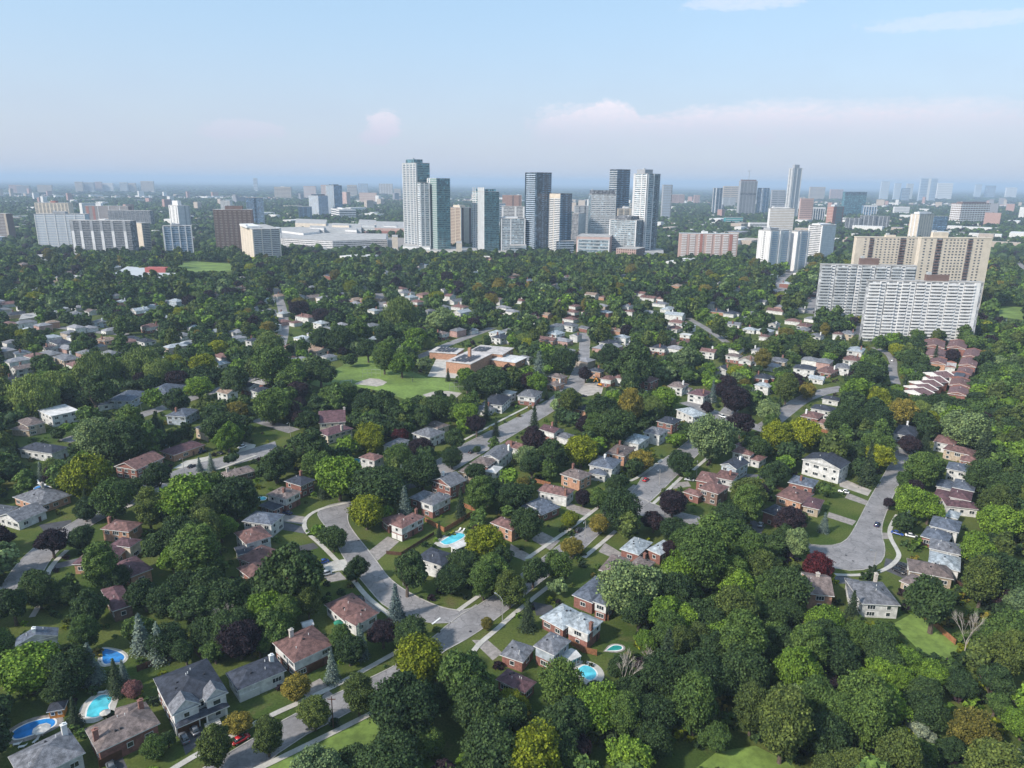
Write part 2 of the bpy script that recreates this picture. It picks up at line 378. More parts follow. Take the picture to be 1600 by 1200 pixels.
walk([(1400, 700), (1430, 705), (1445, 715)], 1.4)
walk([(195, 795), (250, 768)], 1.6)
walk([(340, 734), (400, 712)], 1.6)
# driveways and patios
for pts in ([(480, 802), (432, 795), (430, 806), (475, 812)],
            [(595, 857), (612, 838), (622, 842), (590, 875), (578, 862)]): pass
for pts, mm in (
    ([(575, 862), (606, 838), (624, 846), (590, 876)], M_PAVE), ([(428, 800), (480, 808), (476, 820), (427, 812)], M_PAVE), ([(430, 812), (474, 823), (478, 834), (430, 826)], M_TAR),
    ([(445, 858), (490, 848), (498, 856), (455, 868)], M_TAR), ([(500, 880), (548, 872), (552, 888), (510, 895)], M_CONC), ([(505, 900), (530, 893), (542, 905), (515, 910)], M_PAVE),
    ([(575, 930), (600, 950), (590, 960), (560, 938)], M_PAVE), ([(737, 1000), (762, 1000), (785, 1020), (770, 1032)], M_PAVE), ([(500, 1060), (512, 1072), (480, 1090), (465, 1078)], M_PAVE),
    ([(512, 1078), (545, 1105), (520, 1125), (500, 1092)], M_PAVE), ([(278, 1138), (310, 1128), (325, 1150), (290, 1180)], M_TAR), ([(165, 1195), (190, 1180), (205, 1212), (175, 1230)], M_TAR),
    ([(845, 830), (875, 845), (860, 860), (830, 843)], M_PAVE), ([(885, 785), (925, 797), (918, 808), (885, 795)], M_PAVE), ([(798, 850), (838, 872), (828, 880), (795, 866)], M_PAVE),
    ([(945, 848), (975, 866), (965, 875), (935, 862)], M_PAVE), ([(832, 940), (862, 946), (870, 960), (838, 962)], M_TAR), ([(1325, 770), (1362, 785), (1355, 790), (1320, 778)], M_PAVE),
    ([(1295, 800), (1338, 814), (1332, 821), (1292, 808)], M_PAVE), ([(1377, 832), (1392, 833), (1390, 842), (1378, 842)], M_PAVE), ([(1384, 872), (1425, 882), (1415, 905), (1380, 890)], M_TAR),
    ([(1300, 898), (1330, 903), (1330, 912), (1310, 912)], M_TAR), ([(1172, 810), (1195, 822), (1188, 836), (1170, 830)], M_TAR), ([(850, 645), (825, 634), (832, 628), (862, 640)], M_PAVE),
    ([(1310, 745), (1362, 766), (1356, 775), (1312, 760)], M_GRAVEL), ([(380, 690), (400, 695), (390, 715), (372, 708)], M_CONC), ([(270, 732), (290, 720), (330, 712), (320, 730)], M_CONC),
    ([(82, 882), (130, 870), (132, 880), (80, 890)], M_TAR), ([(60, 820), (112, 812), (110, 825), (70, 832)], M_TAR), ([(990, 757), (1010, 765), (1000, 775), (980, 765)], M_PAVE),
    ([(1050, 755), (1075, 752), (1080, 760), (1052, 764)], M_PAVE), ([(905, 600), (945, 596), (940, 615), (900, 622)], M_GRAVEL), ([(700, 560), (720, 565), (700, 590), (672, 585)], M_CONC),
    ([(640, 745), (665, 742), (655, 760), (635, 765)], M_TAR), ([(1140, 738), (1190, 742), (1192, 748), (1138, 745)], M_TAR), ([(1560, 352), (1600, 350), (1615, 356), (1560, 358)], M_GRAVEL)):
    pad(pts, mm)
# school field with two infields
def world_field(pts, m, name, z): pad(pts, m, name, z=z)
pad([(484, 600), (500, 586), (535, 572), (545, 560), (580, 556), (600, 562), (668, 590), (702, 592), (720, 612), (715, 620), (655, 622), (635, 625), (600, 612), (545, 602), (500, 605)], M_FIELD, 'sports_field', z=.012)
pad([(553, 600), (565, 595), (578, 591), (592, 592), (605, 597), (598, 602), (588, 604), (572, 602)], M_GRAVEL, 'infield', z=.025)
pad([(660, 617), (676, 612), (700, 611), (722, 614), (712, 622), (672, 623)], M_GRAVEL, 'infield', z=.025)
pad([(668, 588), (684, 556), (700, 552), (748, 585), (730, 592)], M_CONC, 'schoolyard', z=.02)
pad([(270, 414), (300, 408), (360, 412), (362, 424), (300, 425)], M_FIELD, 'sports_field', z=.012)
pad([(430, 365), (640, 372), (640, 392), (430, 392)], M_PAVE, 'car_park', z=.012)
pad([(1340, 505), (1380, 508), (1372, 528), (1335, 522)], M_TAR, 'car_park', z=.012)
pad([(1560, 478), (1600, 480), (1600, 500), (1562, 495)], M_FIELD, 'meadow', z=.012)
pad([(1490, 350), (1620, 345), (1620, 372), (1500, 375)], M_FIELD, 'meadow', z=.012)
pad([(1075, 1210), (1120, 1175), (1180, 1165), (1240, 1195), (1250, 1215)], M_FIELD, 'meadow', z=.012)
pad([(380, 1215), (560, 1125), (610, 1120), (700, 1215)], M_FIELD, 'meadow', z=.008, clear=False)
pad([(1395, 975), (1440, 950), (1505, 1010), (1480, 1030), (1440, 1020)], M_FIELD, 'meadow', z=.008)
# lawns that lie open in the picture (nothing is built, only kept clear)
for p in ([(545, 815), (575, 850), (585, 862), (606, 838), (590, 822)], [(428, 826), (470, 826), (490, 848), (440, 858)], [(590, 875), (610, 905), (640, 925), (640, 900), (620, 870)],
          [(1300, 785), (1350, 785), (1335, 812), (1300, 805)], [(1265, 820), (1330, 815), (1310, 850), (1262, 850)], [(1392, 850), (1450, 852), (1450, 882), (1408, 880)], [(1375, 845), (1400, 870), (1388, 870)],
          [(30, 815), (65, 818), (52, 850), (28, 856)], [(760, 985), (800, 960), (815, 970), (780, 1005)], [(205, 1160), (270, 1140), (275, 1185), (215, 1190)], [(275, 730), (305, 712), (300, 735), (285, 738)],
          [(845, 860), (870, 846), (868, 862), (846, 872)], [(912, 870), (955, 862), (935, 885), (912, 880)], [(145, 1080), (200, 1068), (215, 1090), (180, 1105)], [(420, 1090), (460, 1080), (450, 1110), (425, 1112)]):
    CLEAR.append(p)
CLEAR += [[(78, 1082), (108, 1082), (108, 1118), (78, 1118)], [(20, 1120), (105, 1112), (105, 1150), (20, 1170)]]
# haze: one closed box round everything
hm = bpy.data.materials.new('haze_volume'); hm.use_nodes = True; t = NT(hm.node_tree); t.n.clear()
o = t.new('ShaderNodeOutputMaterial'); v = t.new('ShaderNodeVolumePrincipled'); v.inputs['Density'].default_value = 1.05e-4; v.inputs['Color'].default_value = (0.62, 0.79, 0.99, 1); v.inputs['Anisotropy'].default_value = 0.0
v.inputs['Density Attribute'].default_value = ''
t.link(v.outputs[0], o.inputs['Volume'])
hz = MB().box(-46000, 46000, -2600, 46000, -1, 215).obj('haze', hm); tag(hz, 'thin blue haze over the whole city', None, kind='stuff')
# ------------------------------------------------------------------ towers and large buildings
def cmat(name, col, **k): return mat(name, col, var=.06, fine=.10, scale=.15, **k)
def cells(t, b):
    src = b.inputs['Base Color'].links[0].from_socket; tc = t.new('ShaderNodeTexCoord')
    sn = t.n.new('ShaderNodeVectorMath'); sn.operation = 'SNAP'; t.link(tc.outputs['Object'], sn.inputs[0]); sn.inputs[1].default_value = (2.7, 2.7, 2.9)
    wn = t.n.new('ShaderNodeTexWhiteNoise'); t.link(sn.outputs[0], wn.inputs['Vector'])
    c = t.mix(1.0, src, t.mix(t.math('POWER', wn.outputs['Value'], 2.2), (.55, .58, .6), (2.2, 2.2, 2.15)), 'MULTIPLY'); t.link(c, b.inputs['Base Color'])
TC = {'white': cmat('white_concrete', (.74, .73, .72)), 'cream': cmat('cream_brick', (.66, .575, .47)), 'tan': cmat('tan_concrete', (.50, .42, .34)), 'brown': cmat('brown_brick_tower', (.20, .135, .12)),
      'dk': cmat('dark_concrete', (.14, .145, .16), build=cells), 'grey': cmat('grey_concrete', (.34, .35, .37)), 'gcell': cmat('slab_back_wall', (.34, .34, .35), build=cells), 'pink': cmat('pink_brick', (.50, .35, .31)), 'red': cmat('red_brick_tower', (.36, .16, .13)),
      'gl': mat('tower_glass', (.22, .28, .32), rough=.2, spec=.8, var=.3, scale=.12, build=cells), 'bgl': mat('blue_tower_glass', (.12, .20, .30), rough=.15, spec=.8, var=.3, scale=.12, build=cells),
      'tgl': mat('teal_tower_glass', (.09, .20, .24), rough=.15, spec=.8, var=.3, scale=.12, build=cells), 'win': mat('tower_window', (.08, .09, .11), rough=.2, spec=.7, var=.3, scale=.3, build=cells),
      'lb': cmat('pale_blue_panel', (.45, .52, .60)), 'roof': mat('flat_roof', (.42, .405, .39), fine=.2, scale=.1), 'dgl': mat('dark_glass', (.06, .09, .125), rough=.15, spec=.8, var=.3, scale=.12, build=cells),
      'teal': cmat('teal_panel', (.05, .26, .27)), 'con': cmat('pale_grey_concrete', (.48, .50, .51)), 'rr': cmat('faded_red_panel', (.42, .12, .11)), 'gn': cmat('green_glass_panel', (.20, .30, .28))}
FOOT = []
def solve_len(Nt, u, xk, dflt, lo=6.0, hi=160.0):
    a = Nt - CAMV; k = (xk - 800) / F_PX
    az_, ax_ = a.dot(FWD), a.dot(CX); bz_, bx_ = u.dot(FWD), u.dot(CX)
    den = bx_ - k * bz_
    if abs(den) < 1e-6: return dflt
    t = (k * az_ - ax_) / den
    if t < lo * .5 or t > hi: return dflt
    return max(lo, t)
def tower(label, xL, xN, xR, yt, yb, a=0, body='gl', L=None, Rr=None, fh=2.95, pent=None, dL=20, dR=20, crown=None, cat='tower', name='apartment_tower', group=None, maxf=45, step=None):
    """near top corner at (xN, yt), foot row yb; a: turn of the right-hand face; L, Rr: face styles"""
    gy = G(xN, yb).y; d = ray(xN, yt); tt = gy / d.y; N = CAMV + d * tt; H = N.z
    a = R(a); uR = Vector((math.cos(a), math.sin(a), 0)); uL = Vector((-math.sin(a), math.cos(a), 0))
    wR = solve_len(N, uR, xR, dR) if xR > xN + .5 else dR
    wL = solve_len(N, uL, xL, dL) if xL < xN - .5 else dL
    root = thing(name, label, cat, (N.x, N.y, 0), a, group)
    MB().box(0, wR, 0, wL, 0, H).obj('wall', TC[body], root)
    nf = max(2, min(maxf, int(round(H / fh)))); fz = H / nf
    # faces: (origin, along, outward) for right and its opposite, left and its opposite
    def face(style, which):
        if not style: return
        for it in style:
            k, colr = it[0], TC[it[1]]; opt = it[2] if len(it) > 2 else {}
            W = wR if which == 'R' else wL
            def place(mb_fn, nm, zs, ns=None):
                for side in (0, 1):
                    mb = mb_fn()
                    # local strip runs along +x facing -y; turn it for the four sides
                    me = mb.mesh(nm, colr)
                    if which == 'R': loc, rz = ((0, 0), 0.0) if side == 0 else ((wR, wL), math.pi)
                    else: loc, rz = ((0, wL), -math.pi / 2) if side == 0 else ((wR, 0), math.pi / 2)
                    if side == 1 and not opt.get('both'): continue
                    for z in zs: put(nm, me, root, (loc[0], loc[1], z), rz)
            if k == 'band' and len(opt.get('seg') or []) > 1:
                # separate balconies: the highest hundred by themselves
                th = opt.get('t', .45) * fz; pr = opt.get('p', .5); cnt = 0; rest = MB(); nm = 'window' if 'glazing' in opt.get('n', '') else 'balcony'
                loc, rz = ((0, 0), 0.0) if which == 'R' else ((0, wL), -math.pi / 2); cs_, sn_ = math.cos(rz), math.sin(rz)
                ms = [MB().box(0, (s1 - s0) * W, -pr, 0, 0, th, skip='n').mesh(nm, colr) for s0, s1 in opt['seg']]
                for i in range(nf - 1, 0, -1):
                    z = i * fz + opt.get('o', 0) * fz
                    for (s0, s1), me_ in zip(opt['seg'], ms):
                        if cnt < 100: put(nm, me_, root, (loc[0] + cs_ * s0 * W, loc[1] + sn_ * s0 * W, z), rz)
                        else: rest.box(s0 * W, s1 * W, -pr, 0, z, z + th, skip='n')
                        cnt += 1
                if rest.f:
                    o = rest.obj(nm, colr, root); o.location = (loc[0], loc[1], 0); o.rotation_euler = (0, 0, rz); o['kind'] = 'stuff'
            elif k == 'band':      # one strip for each storey
                segs = opt.get('seg') or [(0, 1)]; th = opt.get('t', .45) * fz; pr = opt.get('p', .5)
                def fn():
                    mb = MB()
                    for s0, s1 in segs: mb.box(s0 * W, s1 * W, -pr, 0.0, 0, th, skip='n')
                    return mb
                place(fn, opt.get('n', 'balcony_edging' if len(segs) > 1 else 'floor_slab'), [i * fz + opt.get('o', 0) * fz for i in range(opt.get('from', 1), int(nf * opt.get('to', 1.0)))])
            elif k == 'pier':
                for s in opt['at']:
                    w_ = opt.get('w', 1.2); h1 = H * opt.get('h', 1.0)
                    c_ = min(max(s * W, w_ / 2), W - w_ / 2)
                    place(lambda: MB().box(c_ - w_ / 2, c_ + w_ / 2, -opt.get('p', .8), 0, H * opt.get('h0', 0), h1, skip='n'), 'pier', [0])
            elif k == 'panel':
                s0, s1 = opt['x']
                place(lambda: MB().box(s0 * W, s1 * W, -opt.get('p', .2), 0, H * opt.get('h0', 0), H * opt.get('h', 1.0), skip='n'), opt.get('n', 'facade_panel'), [0])
            elif k == 'win':     # separate windows, columns at given fractions
                cols = opt['at']; ww, wh = opt.get('w', 1.6), opt.get('t', .5) * fz; pr = opt.get('p', .12); cnt = 0; rest = MB()
                me = MB().box(-ww / 2, ww / 2, -pr, 0.03, 0, wh, skip='n').mesh('window', colr)
                loc, rz = ((0, 0), 0.0) if which == 'R' else ((0, wL), -math.pi / 2)
                for i in range(nf - 1, 0, -1):
                    for s in cols:
                        x = s * W; z = i * fz + .2 * fz - (fz if i else 0) * 0
                        if cnt < opt.get('max', 100):
                            p = Matrix.Rotation(rz, 3, 'Z') @ Vector((x, 0, 0)); put('window', me, root, (loc[0] + p.x, loc[1] + p.y, z), rz)
                        else: rest.box(x - ww / 2, x + ww / 2, -pr, .03, z, z + wh, skip='n')
                        cnt += 1
                if rest.f:
                    o = rest.obj('window', colr, root); o.location = (loc[0], loc[1], 0); o.rotation_euler = (0, 0, rz); o['kind'] = 'stuff'
    face(Rr, 'R'); face(L, 'L')
    MB().box(-.3, wR + .3, -.3, wL + .3, H, H + .9).obj('parapet', TC['roof'] if not crown else TC[crown], root)
    if pent:
        px0, px1, ph, pm = pent
        MB().box(px0 * wR, px1 * wR, .2 * wL, .8 * wL, H + .9, H + ph).obj('penthouse', TC[pm], root)
        MB().box(px0 * wR + 1, px0 * wR + 4, .3 * wL, .3 * wL + 3, H + ph, H + ph + 2).obj('roof_vent', TC['con'], root)
    c, s = math.cos(a), math.sin(a)
    fp = [(N.x + c * x - s * y, N.y + s * x + c * y) for x, y in ((-4, -4), (wR + 4, -4), (wR + 4, wL + 4), (-4, wL + 4))]
    FOOT.append(fp)
    if yb < 470: 
        tops = [PX((x, y, H))[:2] for x, y in fp]; mid = [PX((x, y, H * .12))[:2] for x, y in fp]
        xs = [p[0] for p in tops + mid]; ys = [p[1] for p in tops + mid]
    return root, N, uR, uL, wR, wL, H
B = lambda c, **k: ('band', c, k)
P = lambda c, **k: ('pier', c, k)
PN = lambda c, **k: ('panel', c, k)
WN = lambda c, **k: ('win', c, k)
def fr(n, a=0.0, b=1.0): return [a + (b - a) * (i + .5) / n for i in range(n)]
# left cluster
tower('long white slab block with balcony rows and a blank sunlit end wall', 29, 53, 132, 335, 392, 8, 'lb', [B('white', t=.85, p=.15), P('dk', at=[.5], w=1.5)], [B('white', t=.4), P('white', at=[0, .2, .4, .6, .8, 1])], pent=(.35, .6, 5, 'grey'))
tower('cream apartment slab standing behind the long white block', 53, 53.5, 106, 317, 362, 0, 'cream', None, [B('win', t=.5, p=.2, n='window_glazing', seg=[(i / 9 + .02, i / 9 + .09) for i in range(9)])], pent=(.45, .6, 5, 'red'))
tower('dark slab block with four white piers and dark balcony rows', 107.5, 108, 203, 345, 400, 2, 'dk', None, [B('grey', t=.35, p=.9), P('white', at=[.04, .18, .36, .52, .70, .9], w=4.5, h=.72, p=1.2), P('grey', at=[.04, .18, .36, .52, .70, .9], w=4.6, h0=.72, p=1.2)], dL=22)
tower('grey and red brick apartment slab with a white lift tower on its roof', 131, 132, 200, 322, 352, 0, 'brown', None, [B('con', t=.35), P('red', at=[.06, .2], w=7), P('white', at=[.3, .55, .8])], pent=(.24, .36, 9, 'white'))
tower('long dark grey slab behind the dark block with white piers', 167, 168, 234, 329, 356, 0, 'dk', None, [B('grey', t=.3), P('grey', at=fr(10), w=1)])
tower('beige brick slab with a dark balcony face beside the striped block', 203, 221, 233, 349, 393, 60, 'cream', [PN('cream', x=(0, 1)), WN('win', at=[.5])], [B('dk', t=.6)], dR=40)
tower('white and blue striped tower with tall vertical piers by the grassy strip', 231, 254, 299, 354, 402, 22, 'bgl', [P('white', at=[.05, .35, .65, .95], w=4), B('con', t=.4)], [B('lb', t=.4), P('white', at=[0, .28, .55, .78, 1], w=1.6, p=1.3)], pent=(.3, .6, 4, 'grey'))
tower('slim white tower with a spike-like lift housing left of the brown tower', 263, 277, 296, 322, 368, 40, 'white', [WN('win', at=fr(4), max=0), B('win', t=.4, seg=[(.1, .2), (.45, .55), (.8, .9)])], [B('con', t=.5, p=.3), P('grey', at=[.6, 1], w=3)], pent=(.2, .5, 11, 'white'))
tower('dark brown gridded tower with a wide flat penthouse', 322, 333, 393, 328, 394, 12, 'brown', [B('tan', t=.25)], [B('tan', t=.28, p=.7, seg=[(i / 8 + .01, i / 8 + .085) for i in range(8)]), P('brown', at=[0, .125, .25, .375, .5, .625, .75, .875, 1], w=1.6, p=1)], pent=(.3, .75, 7, 'brown'))
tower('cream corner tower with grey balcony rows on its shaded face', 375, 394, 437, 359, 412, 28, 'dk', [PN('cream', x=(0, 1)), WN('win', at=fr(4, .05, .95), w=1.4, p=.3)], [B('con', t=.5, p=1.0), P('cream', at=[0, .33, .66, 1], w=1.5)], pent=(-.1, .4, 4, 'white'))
tower('blue glass tower rising behind the dark brown tower', 377, 384, 411, 309, 356, 20, 'bgl', [B('lb', t=.3)], [B('lb', t=.3, p=.2), P('dgl', at=[.5], w=5)])
tower('small white block beside the blue glass tower', 343, 344, 359, 314, 352, 0, 'white', None, [B('win', t=.4, p=.2, n='window_glazing')])
tower('brown slab cut by the edge of the view at far left', -30, -28, 9, 334, 378, 0, 'brown', None, [B('con', t=.35), P('tan', at=[1], w=4)])
# far left horizon
for k, (x0, x1, yt, yb, c) in enumerate([(116, 128, 284, 300, 'tan'), (128, 146, 285, 300, 'grey'), (147, 158, 284, 300, 'pink'), (159, 176, 286, 300, 'white'), (186, 198, 285, 300, 'con'), (197, 211, 286, 300, 'tan'), (219, 239, 283, 300, 'tan'), (13, 32, 289, 303, 'pink'), (25, 45, 290, 304, 'grey'), (57, 80, 289, 302, 'tan'), (395, 401, 278, 299, 'con')]):
    nm = ['grey-tan slab, first of the far left horizon cluster', 'long grey slab, second of the far left horizon cluster', 'pinkish slab, third of the far left horizon cluster', 'white striped slab, fourth of the far left horizon cluster',
          'pale slab, fifth of the far left horizon cluster', 'tan slab, sixth of the far left horizon cluster', 'twin-topped tan slab, last of the far left horizon cluster', 'pinkish low block at the extreme left horizon', 'grey low block beside the pinkish one, extreme left horizon', 'tan block on the left horizon right of two low blocks', 'lone pale tower poking above the left horizon'][k]
    tower(nm, x0, x0 + .2, x1, yt, yb, 0, c, None, [B('win', t=.4, p=.3, n='window_glazing')], maxf=9, fh=4.5)
# centre left
tower('pale slab on the horizon above the glass office blocks, leftmost', 427, 428, 454, 292, 311, 0, 'tan', None, [B('win', t=.35, n='window_glazing')], maxf=9, pent=(.4, .6, 4, 'white'))
tower('pinkish slab on the horizon between two pale slabs', 473, 474, 493, 291, 310, 0, 'pink', None, [B('con', t=.4)], maxf=9)
tower('narrow tan tower behind the tall glass office tower', 500, 501, 513, 289, 320, 0, 'pink', None, [B('con', t=.35)], maxf=14)
tower('tall glass tower with a sunlit left face beyond the mall', 509, 521, 534, 290, 340, 40, 'bgl', [B('con', t=.5, p=.3), P('white', at=[0, 1])], [B('lb', t=.2, p=.2)], pent=(.2, .8, 4, 'dgl'))
tower('shorter glass tower with pale floors beside the tall glass one', 482, 497, 512, 306, 342, 40, 'bgl', [B('white', t=.45, p=.3)], [B('lb', t=.45, p=.3)], pent=(.1, .9, 5, 'dgl'))
tower('dark glass office cube left of the mall', 460, 466, 487, 323, 346, 15, 'dgl', [B('bgl', t=.4)], [B('bgl', t=.4, p=.2)])
tower('tan brick tower right of the tall glass tower beyond the mall', 534, 541, 547, 300, 323, 40, 'pink', [WN('win', at=[.3, .7], max=0)], [B('tan', t=.4)], maxf=14)
tower('wide grey slab on the horizon beyond the tan brick tower', 541, 542, 557, 289, 307, 0, 'tan', None, [B('win', t=.4, n='window_glazing')], maxf=8)
tower('blue-grey twin tower on the horizon above the brick block', 558, 559, 574, 287, 305, 0, 'bgl', None, [B('con', t=.4), P('white', at=[0, .5])], maxf=9)
tower('plain pinkish brick block beyond the white office block', 560, 561, 588, 301, 319, 0, 'pink', None, [B('cream', t=.3, p=.2)], maxf=7)
tower('pale striped slab on the horizon left of the tallest tower', 591, 592, 613, 287, 304, 0, 'tan', None, [P('white', at=fr(5), w=3), B('win', t=.3)], maxf=9)
tower('small pale slab low on the horizon beside the striped one', 614, 615, 626, 295, 306, 0, 'tan', None, [B('win', t=.3)], maxf=5)
tower('white five-storey office block beside the mall', 517, 530, 556, 328, 345, 25, 'white', [B('win', t=.45, p=.2, n='window_glazing')], [B('win', t=.45, p=.2, n='window_glazing')], maxf=5, cat='office block', name='office_block', pent=(.3, .5, 4, 'white'))
# shopping mall
def hall(label, pts, h, body, bands=None, name='mall_building', roof='roof', cat='mall'):
    """a low flat building from ground corners in the photo, near edge first"""
    ps = [G(*p) for p in pts]; c = sum(ps, Vector()) / len(ps)
    r = thing(name, label, cat, (c.x, c.y, 0))
    q = [(p.x - c.x, p.y - c.y) for p in ps]
    mb = MB().prism(q, 0, h); mb.obj('wall', TC[body], r)
    MB().prism([(x * .985, y * .985) for x, y in q], h, h + .5).obj('roof', TC[roof], r)
    if bands:
        n, colr, t = bands; big = [(x * 1.004 + (0.4 if x > 0 else -.4), y - .4) for x, y in q]
        for i in range(n): MB().prism(big, h * (i + .35) / n, h * (i + .35 + t) / n).obj('floor_band', TC[colr], r)
    FOOT.append([(p.x, p.y) for p in ps]); return r, c
hall('long white parking deck with dark open storeys in front of the mall', [(440, 384), (520, 389), (605, 386), (606, 376), (520, 375), (440, 374)], 15, 'dk', (4, 'white', .5), name='parking_deck', cat='parking deck')
hall('curved white end of the mall with a dark window line', [(441, 374), (475, 379), (500, 376), (500, 369), (470, 367), (441, 368)], 19, 'white', (2, 'win', .12))
hall('tan-roofed mall hall with a long cream parapet', [(462, 362), (510, 364), (512, 356), (464, 354)], 22, 'cream')
hall('grey mall hall in the middle of the roofs', [(500, 370), (565, 371), (566, 360), (502, 359)], 17, 'con', (1, 'dk', .2))
hall('terracotta-coloured mall wing by the tallest tower', [(586, 368), (634, 369), (634, 357), (588, 356)], 18, 'pink', (1, 'red', .3))
hall('low white mall hall with a green skylight', [(560, 358), (588, 359), (588, 352), (562, 351)], 15, 'white', (1, 'gn', .5))
hall('small beige stair tower beside the parking deck', [(613, 390), (622, 390), (622, 386), (613, 386)], 24, 'cream')
hall('white podium with small windows below the tallest tower', [(630, 397), (672, 399), (672, 392), (632, 391)], 15, 'con', (2, 'white', .4))
hall('pale long podium with an arcade between the two glass towers', [(668, 400), (745, 404), (745, 395), (670, 393)], 10, 'con', (1, 'cream', .5))
hall('small sand-coloured chimney-like block on the podium', [(713, 404), (722, 404), (722, 400), (713, 400)], 26, 'cream')
hall('narrow grey podium strip under the teal glass tower', [(745, 402), (795, 400), (795, 394), (745, 395)], 6, 'grey', (1, 'white', .3))
for k, (x, y, w_, h_, c_) in enumerate([(455, 372, 16, 17, 'con'), (485, 370, 22, 21, 'white'), (520, 366, 26, 22, 'cream'), (540, 372, 18, 19, 'white'), (566, 366, 20, 22, 'con'), (576, 378, 24, 13, 'white'), (600, 366, 20, 20, 'white'), (612, 362, 16, 16, 'pink'), (470, 392, 40, 4, 'tan'), (500, 396, 30, 4, 'con'), (545, 394, 36, 4, 'pink'), (596, 395, 24, 5, 'con'), (640, 370, 20, 12, 'white')]):
    hall(['first', 'second', 'third', 'fourth', 'fifth', 'sixth', 'seventh', 'eighth', 'ninth', 'tenth', 'eleventh', 'twelfth', 'thirteenth'][k] + ' of the small roof blocks and annexes scattered over the mall', [(x, y), (x + w_, y + 1), (x + w_, y - 3), (x, y - 4)], h_, c_, (2, 'grey', .2), name='mall_annex', cat='mall annex')
# tallest pair
r_ = tower('tallest tower, pale ribbed left face and teal glass upper right', 629, 650, 671, 255, 396, 35, 'tgl', [PN('con', x=(.0, 1)), B('dgl', t=.45, p=.5, seg=[(.05, .22), (.32, .48), (.58, .72), (.82, .96)], n='window_glazing'), P('white', at=[0, .27, .53, .78, 1], w=1.6, p=1.2)], [B('gn', t=.3, p=.5), P('con', at=[0], w=2)], pent=(.05, .7, 7, 'tgl'), maxf=40)
tower('mid-height pale shaft in front of the tallest tower', 652, 656, 671, 286, 398, 20, 'gl', [B('white', t=.4)], [B('con', t=.5, p=.7), P('white', at=[.0, .45, 1], w=1.6)], dL=14, maxf=34)
tower('second glass tower joined to the tallest, grey glass left and teal right', 668, 682, 703, 279, 399, 30, 'tgl', [PN('gn', x=(.25, 1)), P('white', at=[.0, .28], w=3, p=1.2), B('con', t=.3, p=.5)], [B('gn', t=.32, p=.9), PN('tgl', x=(.02, .98), h0=.9, p=1.0)], maxf=36, crown='con')
tower('brown and cream apartment tower between the two teal towers', 703, 720, 737, 325, 388, 40, 'brown', [B('cream', t=.35, p=.9, seg=[(.05, .45), (.55, .95)]), P('cream', at=[.5, 1], w=2)], [PN('cream', x=(.25, .75)), P('con', at=[0, 1], w=2)], pent=(.1, .6, 5, 'cream'))
tower('teal glass tower with white fins and a stepped white top', 738, 757, 780, 300, 398, 32, 'tgl', [PN('con', x=(.45, 1), h=1.07), P('white', at=[.1, .28, .98], w=1.5, h=1.07, p=1.0), B('white', t=.4, p=.9, seg=[(0, .45)])], [B('gn', t=.35, p=.9)], pent=(.05, .95, 5, 'tgl'), maxf=34)
tower('mid-rise glass block with white frames right of the teal tower', 781, 783, 821, 342, 397, 5, 'gl', None, [B('con', t=.4, p=.5), P('white', at=[0, .4, 1], w=1.8)], pent=(.1, .7, 3, 'white'))
tower('white and dark block peeking over the glass mid-rise', 783, 784, 820, 323, 380, 0, 'dk', None, [B('white', t=.4), P('white', at=[0, .6, 1], w=4)])
tower('brick-red tower behind the white and dark block', 784, 785, 815, 305, 352, 0, 'red', None, [B('tan', t=.3), P('brown', at=[.55, .9], w=6)])
tower('tall dark tower with pale balconies on its left half', 821, 839, 862, 270, 398, 38, 'dgl', [B('lb', t=.38, p=1.0, seg=[(.12, .9)]), P('dgl', at=[0], w=2)], [PN('dgl', x=(0, .35), p=.6), B('bgl', t=.3, p=1.0, seg=[(.38, 1)])], maxf=40, crown='dk')
tower('cream-green stepped tower in front of the tall dark tower', 857, 876, 894, 303, 399, 38, 'dgl', [B('white', t=.5, p=.8), P('cream', at=[.1, .5], w=1.4), PN('cream', x=(.1, 1), h0=.93, p=.9)], [B('bgl', t=.4, p=.8)], maxf=34, crown='dk')
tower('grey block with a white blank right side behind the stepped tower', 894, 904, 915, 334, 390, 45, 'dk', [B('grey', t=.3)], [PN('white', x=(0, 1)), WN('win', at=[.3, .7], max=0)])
tower('five-storey gridded podium block along the tree line', 790, 794, 870, 372, 396, 3, 'win', None, [B('tan', t=.35, p=.4), P('tan', at=[i / 16 for i in range(17)], w=1.2, p=.5)], maxf=6, cat='podium block', name='podium_block', dL=26)
tower('dark glass hinge block at the right end of the gridded podium', 868, 870, 897, 377, 399, 10, 'dgl', None, [B('lb', t=.3)], maxf=6, cat='podium block', name='podium_block')
tower('wide grid tower with a dark flat penthouse band', 920, 924, 963, 304, 392, 5, 'gl', None, [B('white', t=.5, p=.8), P('con', at=[0, .2, .4, .6, .8, 1], w=.9, p=.9)], pent=(0.02, .98, 8, 'dk'), maxf=30)
tower('dark blue glass tower behind the wide grid tower', 953, 965, 985, 265, 384, 35, 'dgl', [B('con', t=.35, p=.6)], [B('bgl', t=.3, p=.3)], maxf=36, crown='dk')
tower('big white-framed tower with pale balconies right of the dark blue tower', 991, 1012, 1032, 272, 402, 38, 'gl', [B('white', t=.45, p=.8), P('white', at=[0, .1, .62, 1], w=1.6, p=1.3)], [B('con', t=.4, p=.5, seg=[(0, .55)]), P('white', at=[.08, .5], w=2, p=1), B('dk', t=.5, p=.5, seg=[(.6, 1)])], pent=(-.0, .6, 8, 'grey'), maxf=40)
tower('slim grey tower half hidden behind the white-framed tower', 1035, 1037, 1051, 289, 345, 10, 'grey', None, [B('lb', t=.35), P('dk', at=[1], w=3)], maxf=22)
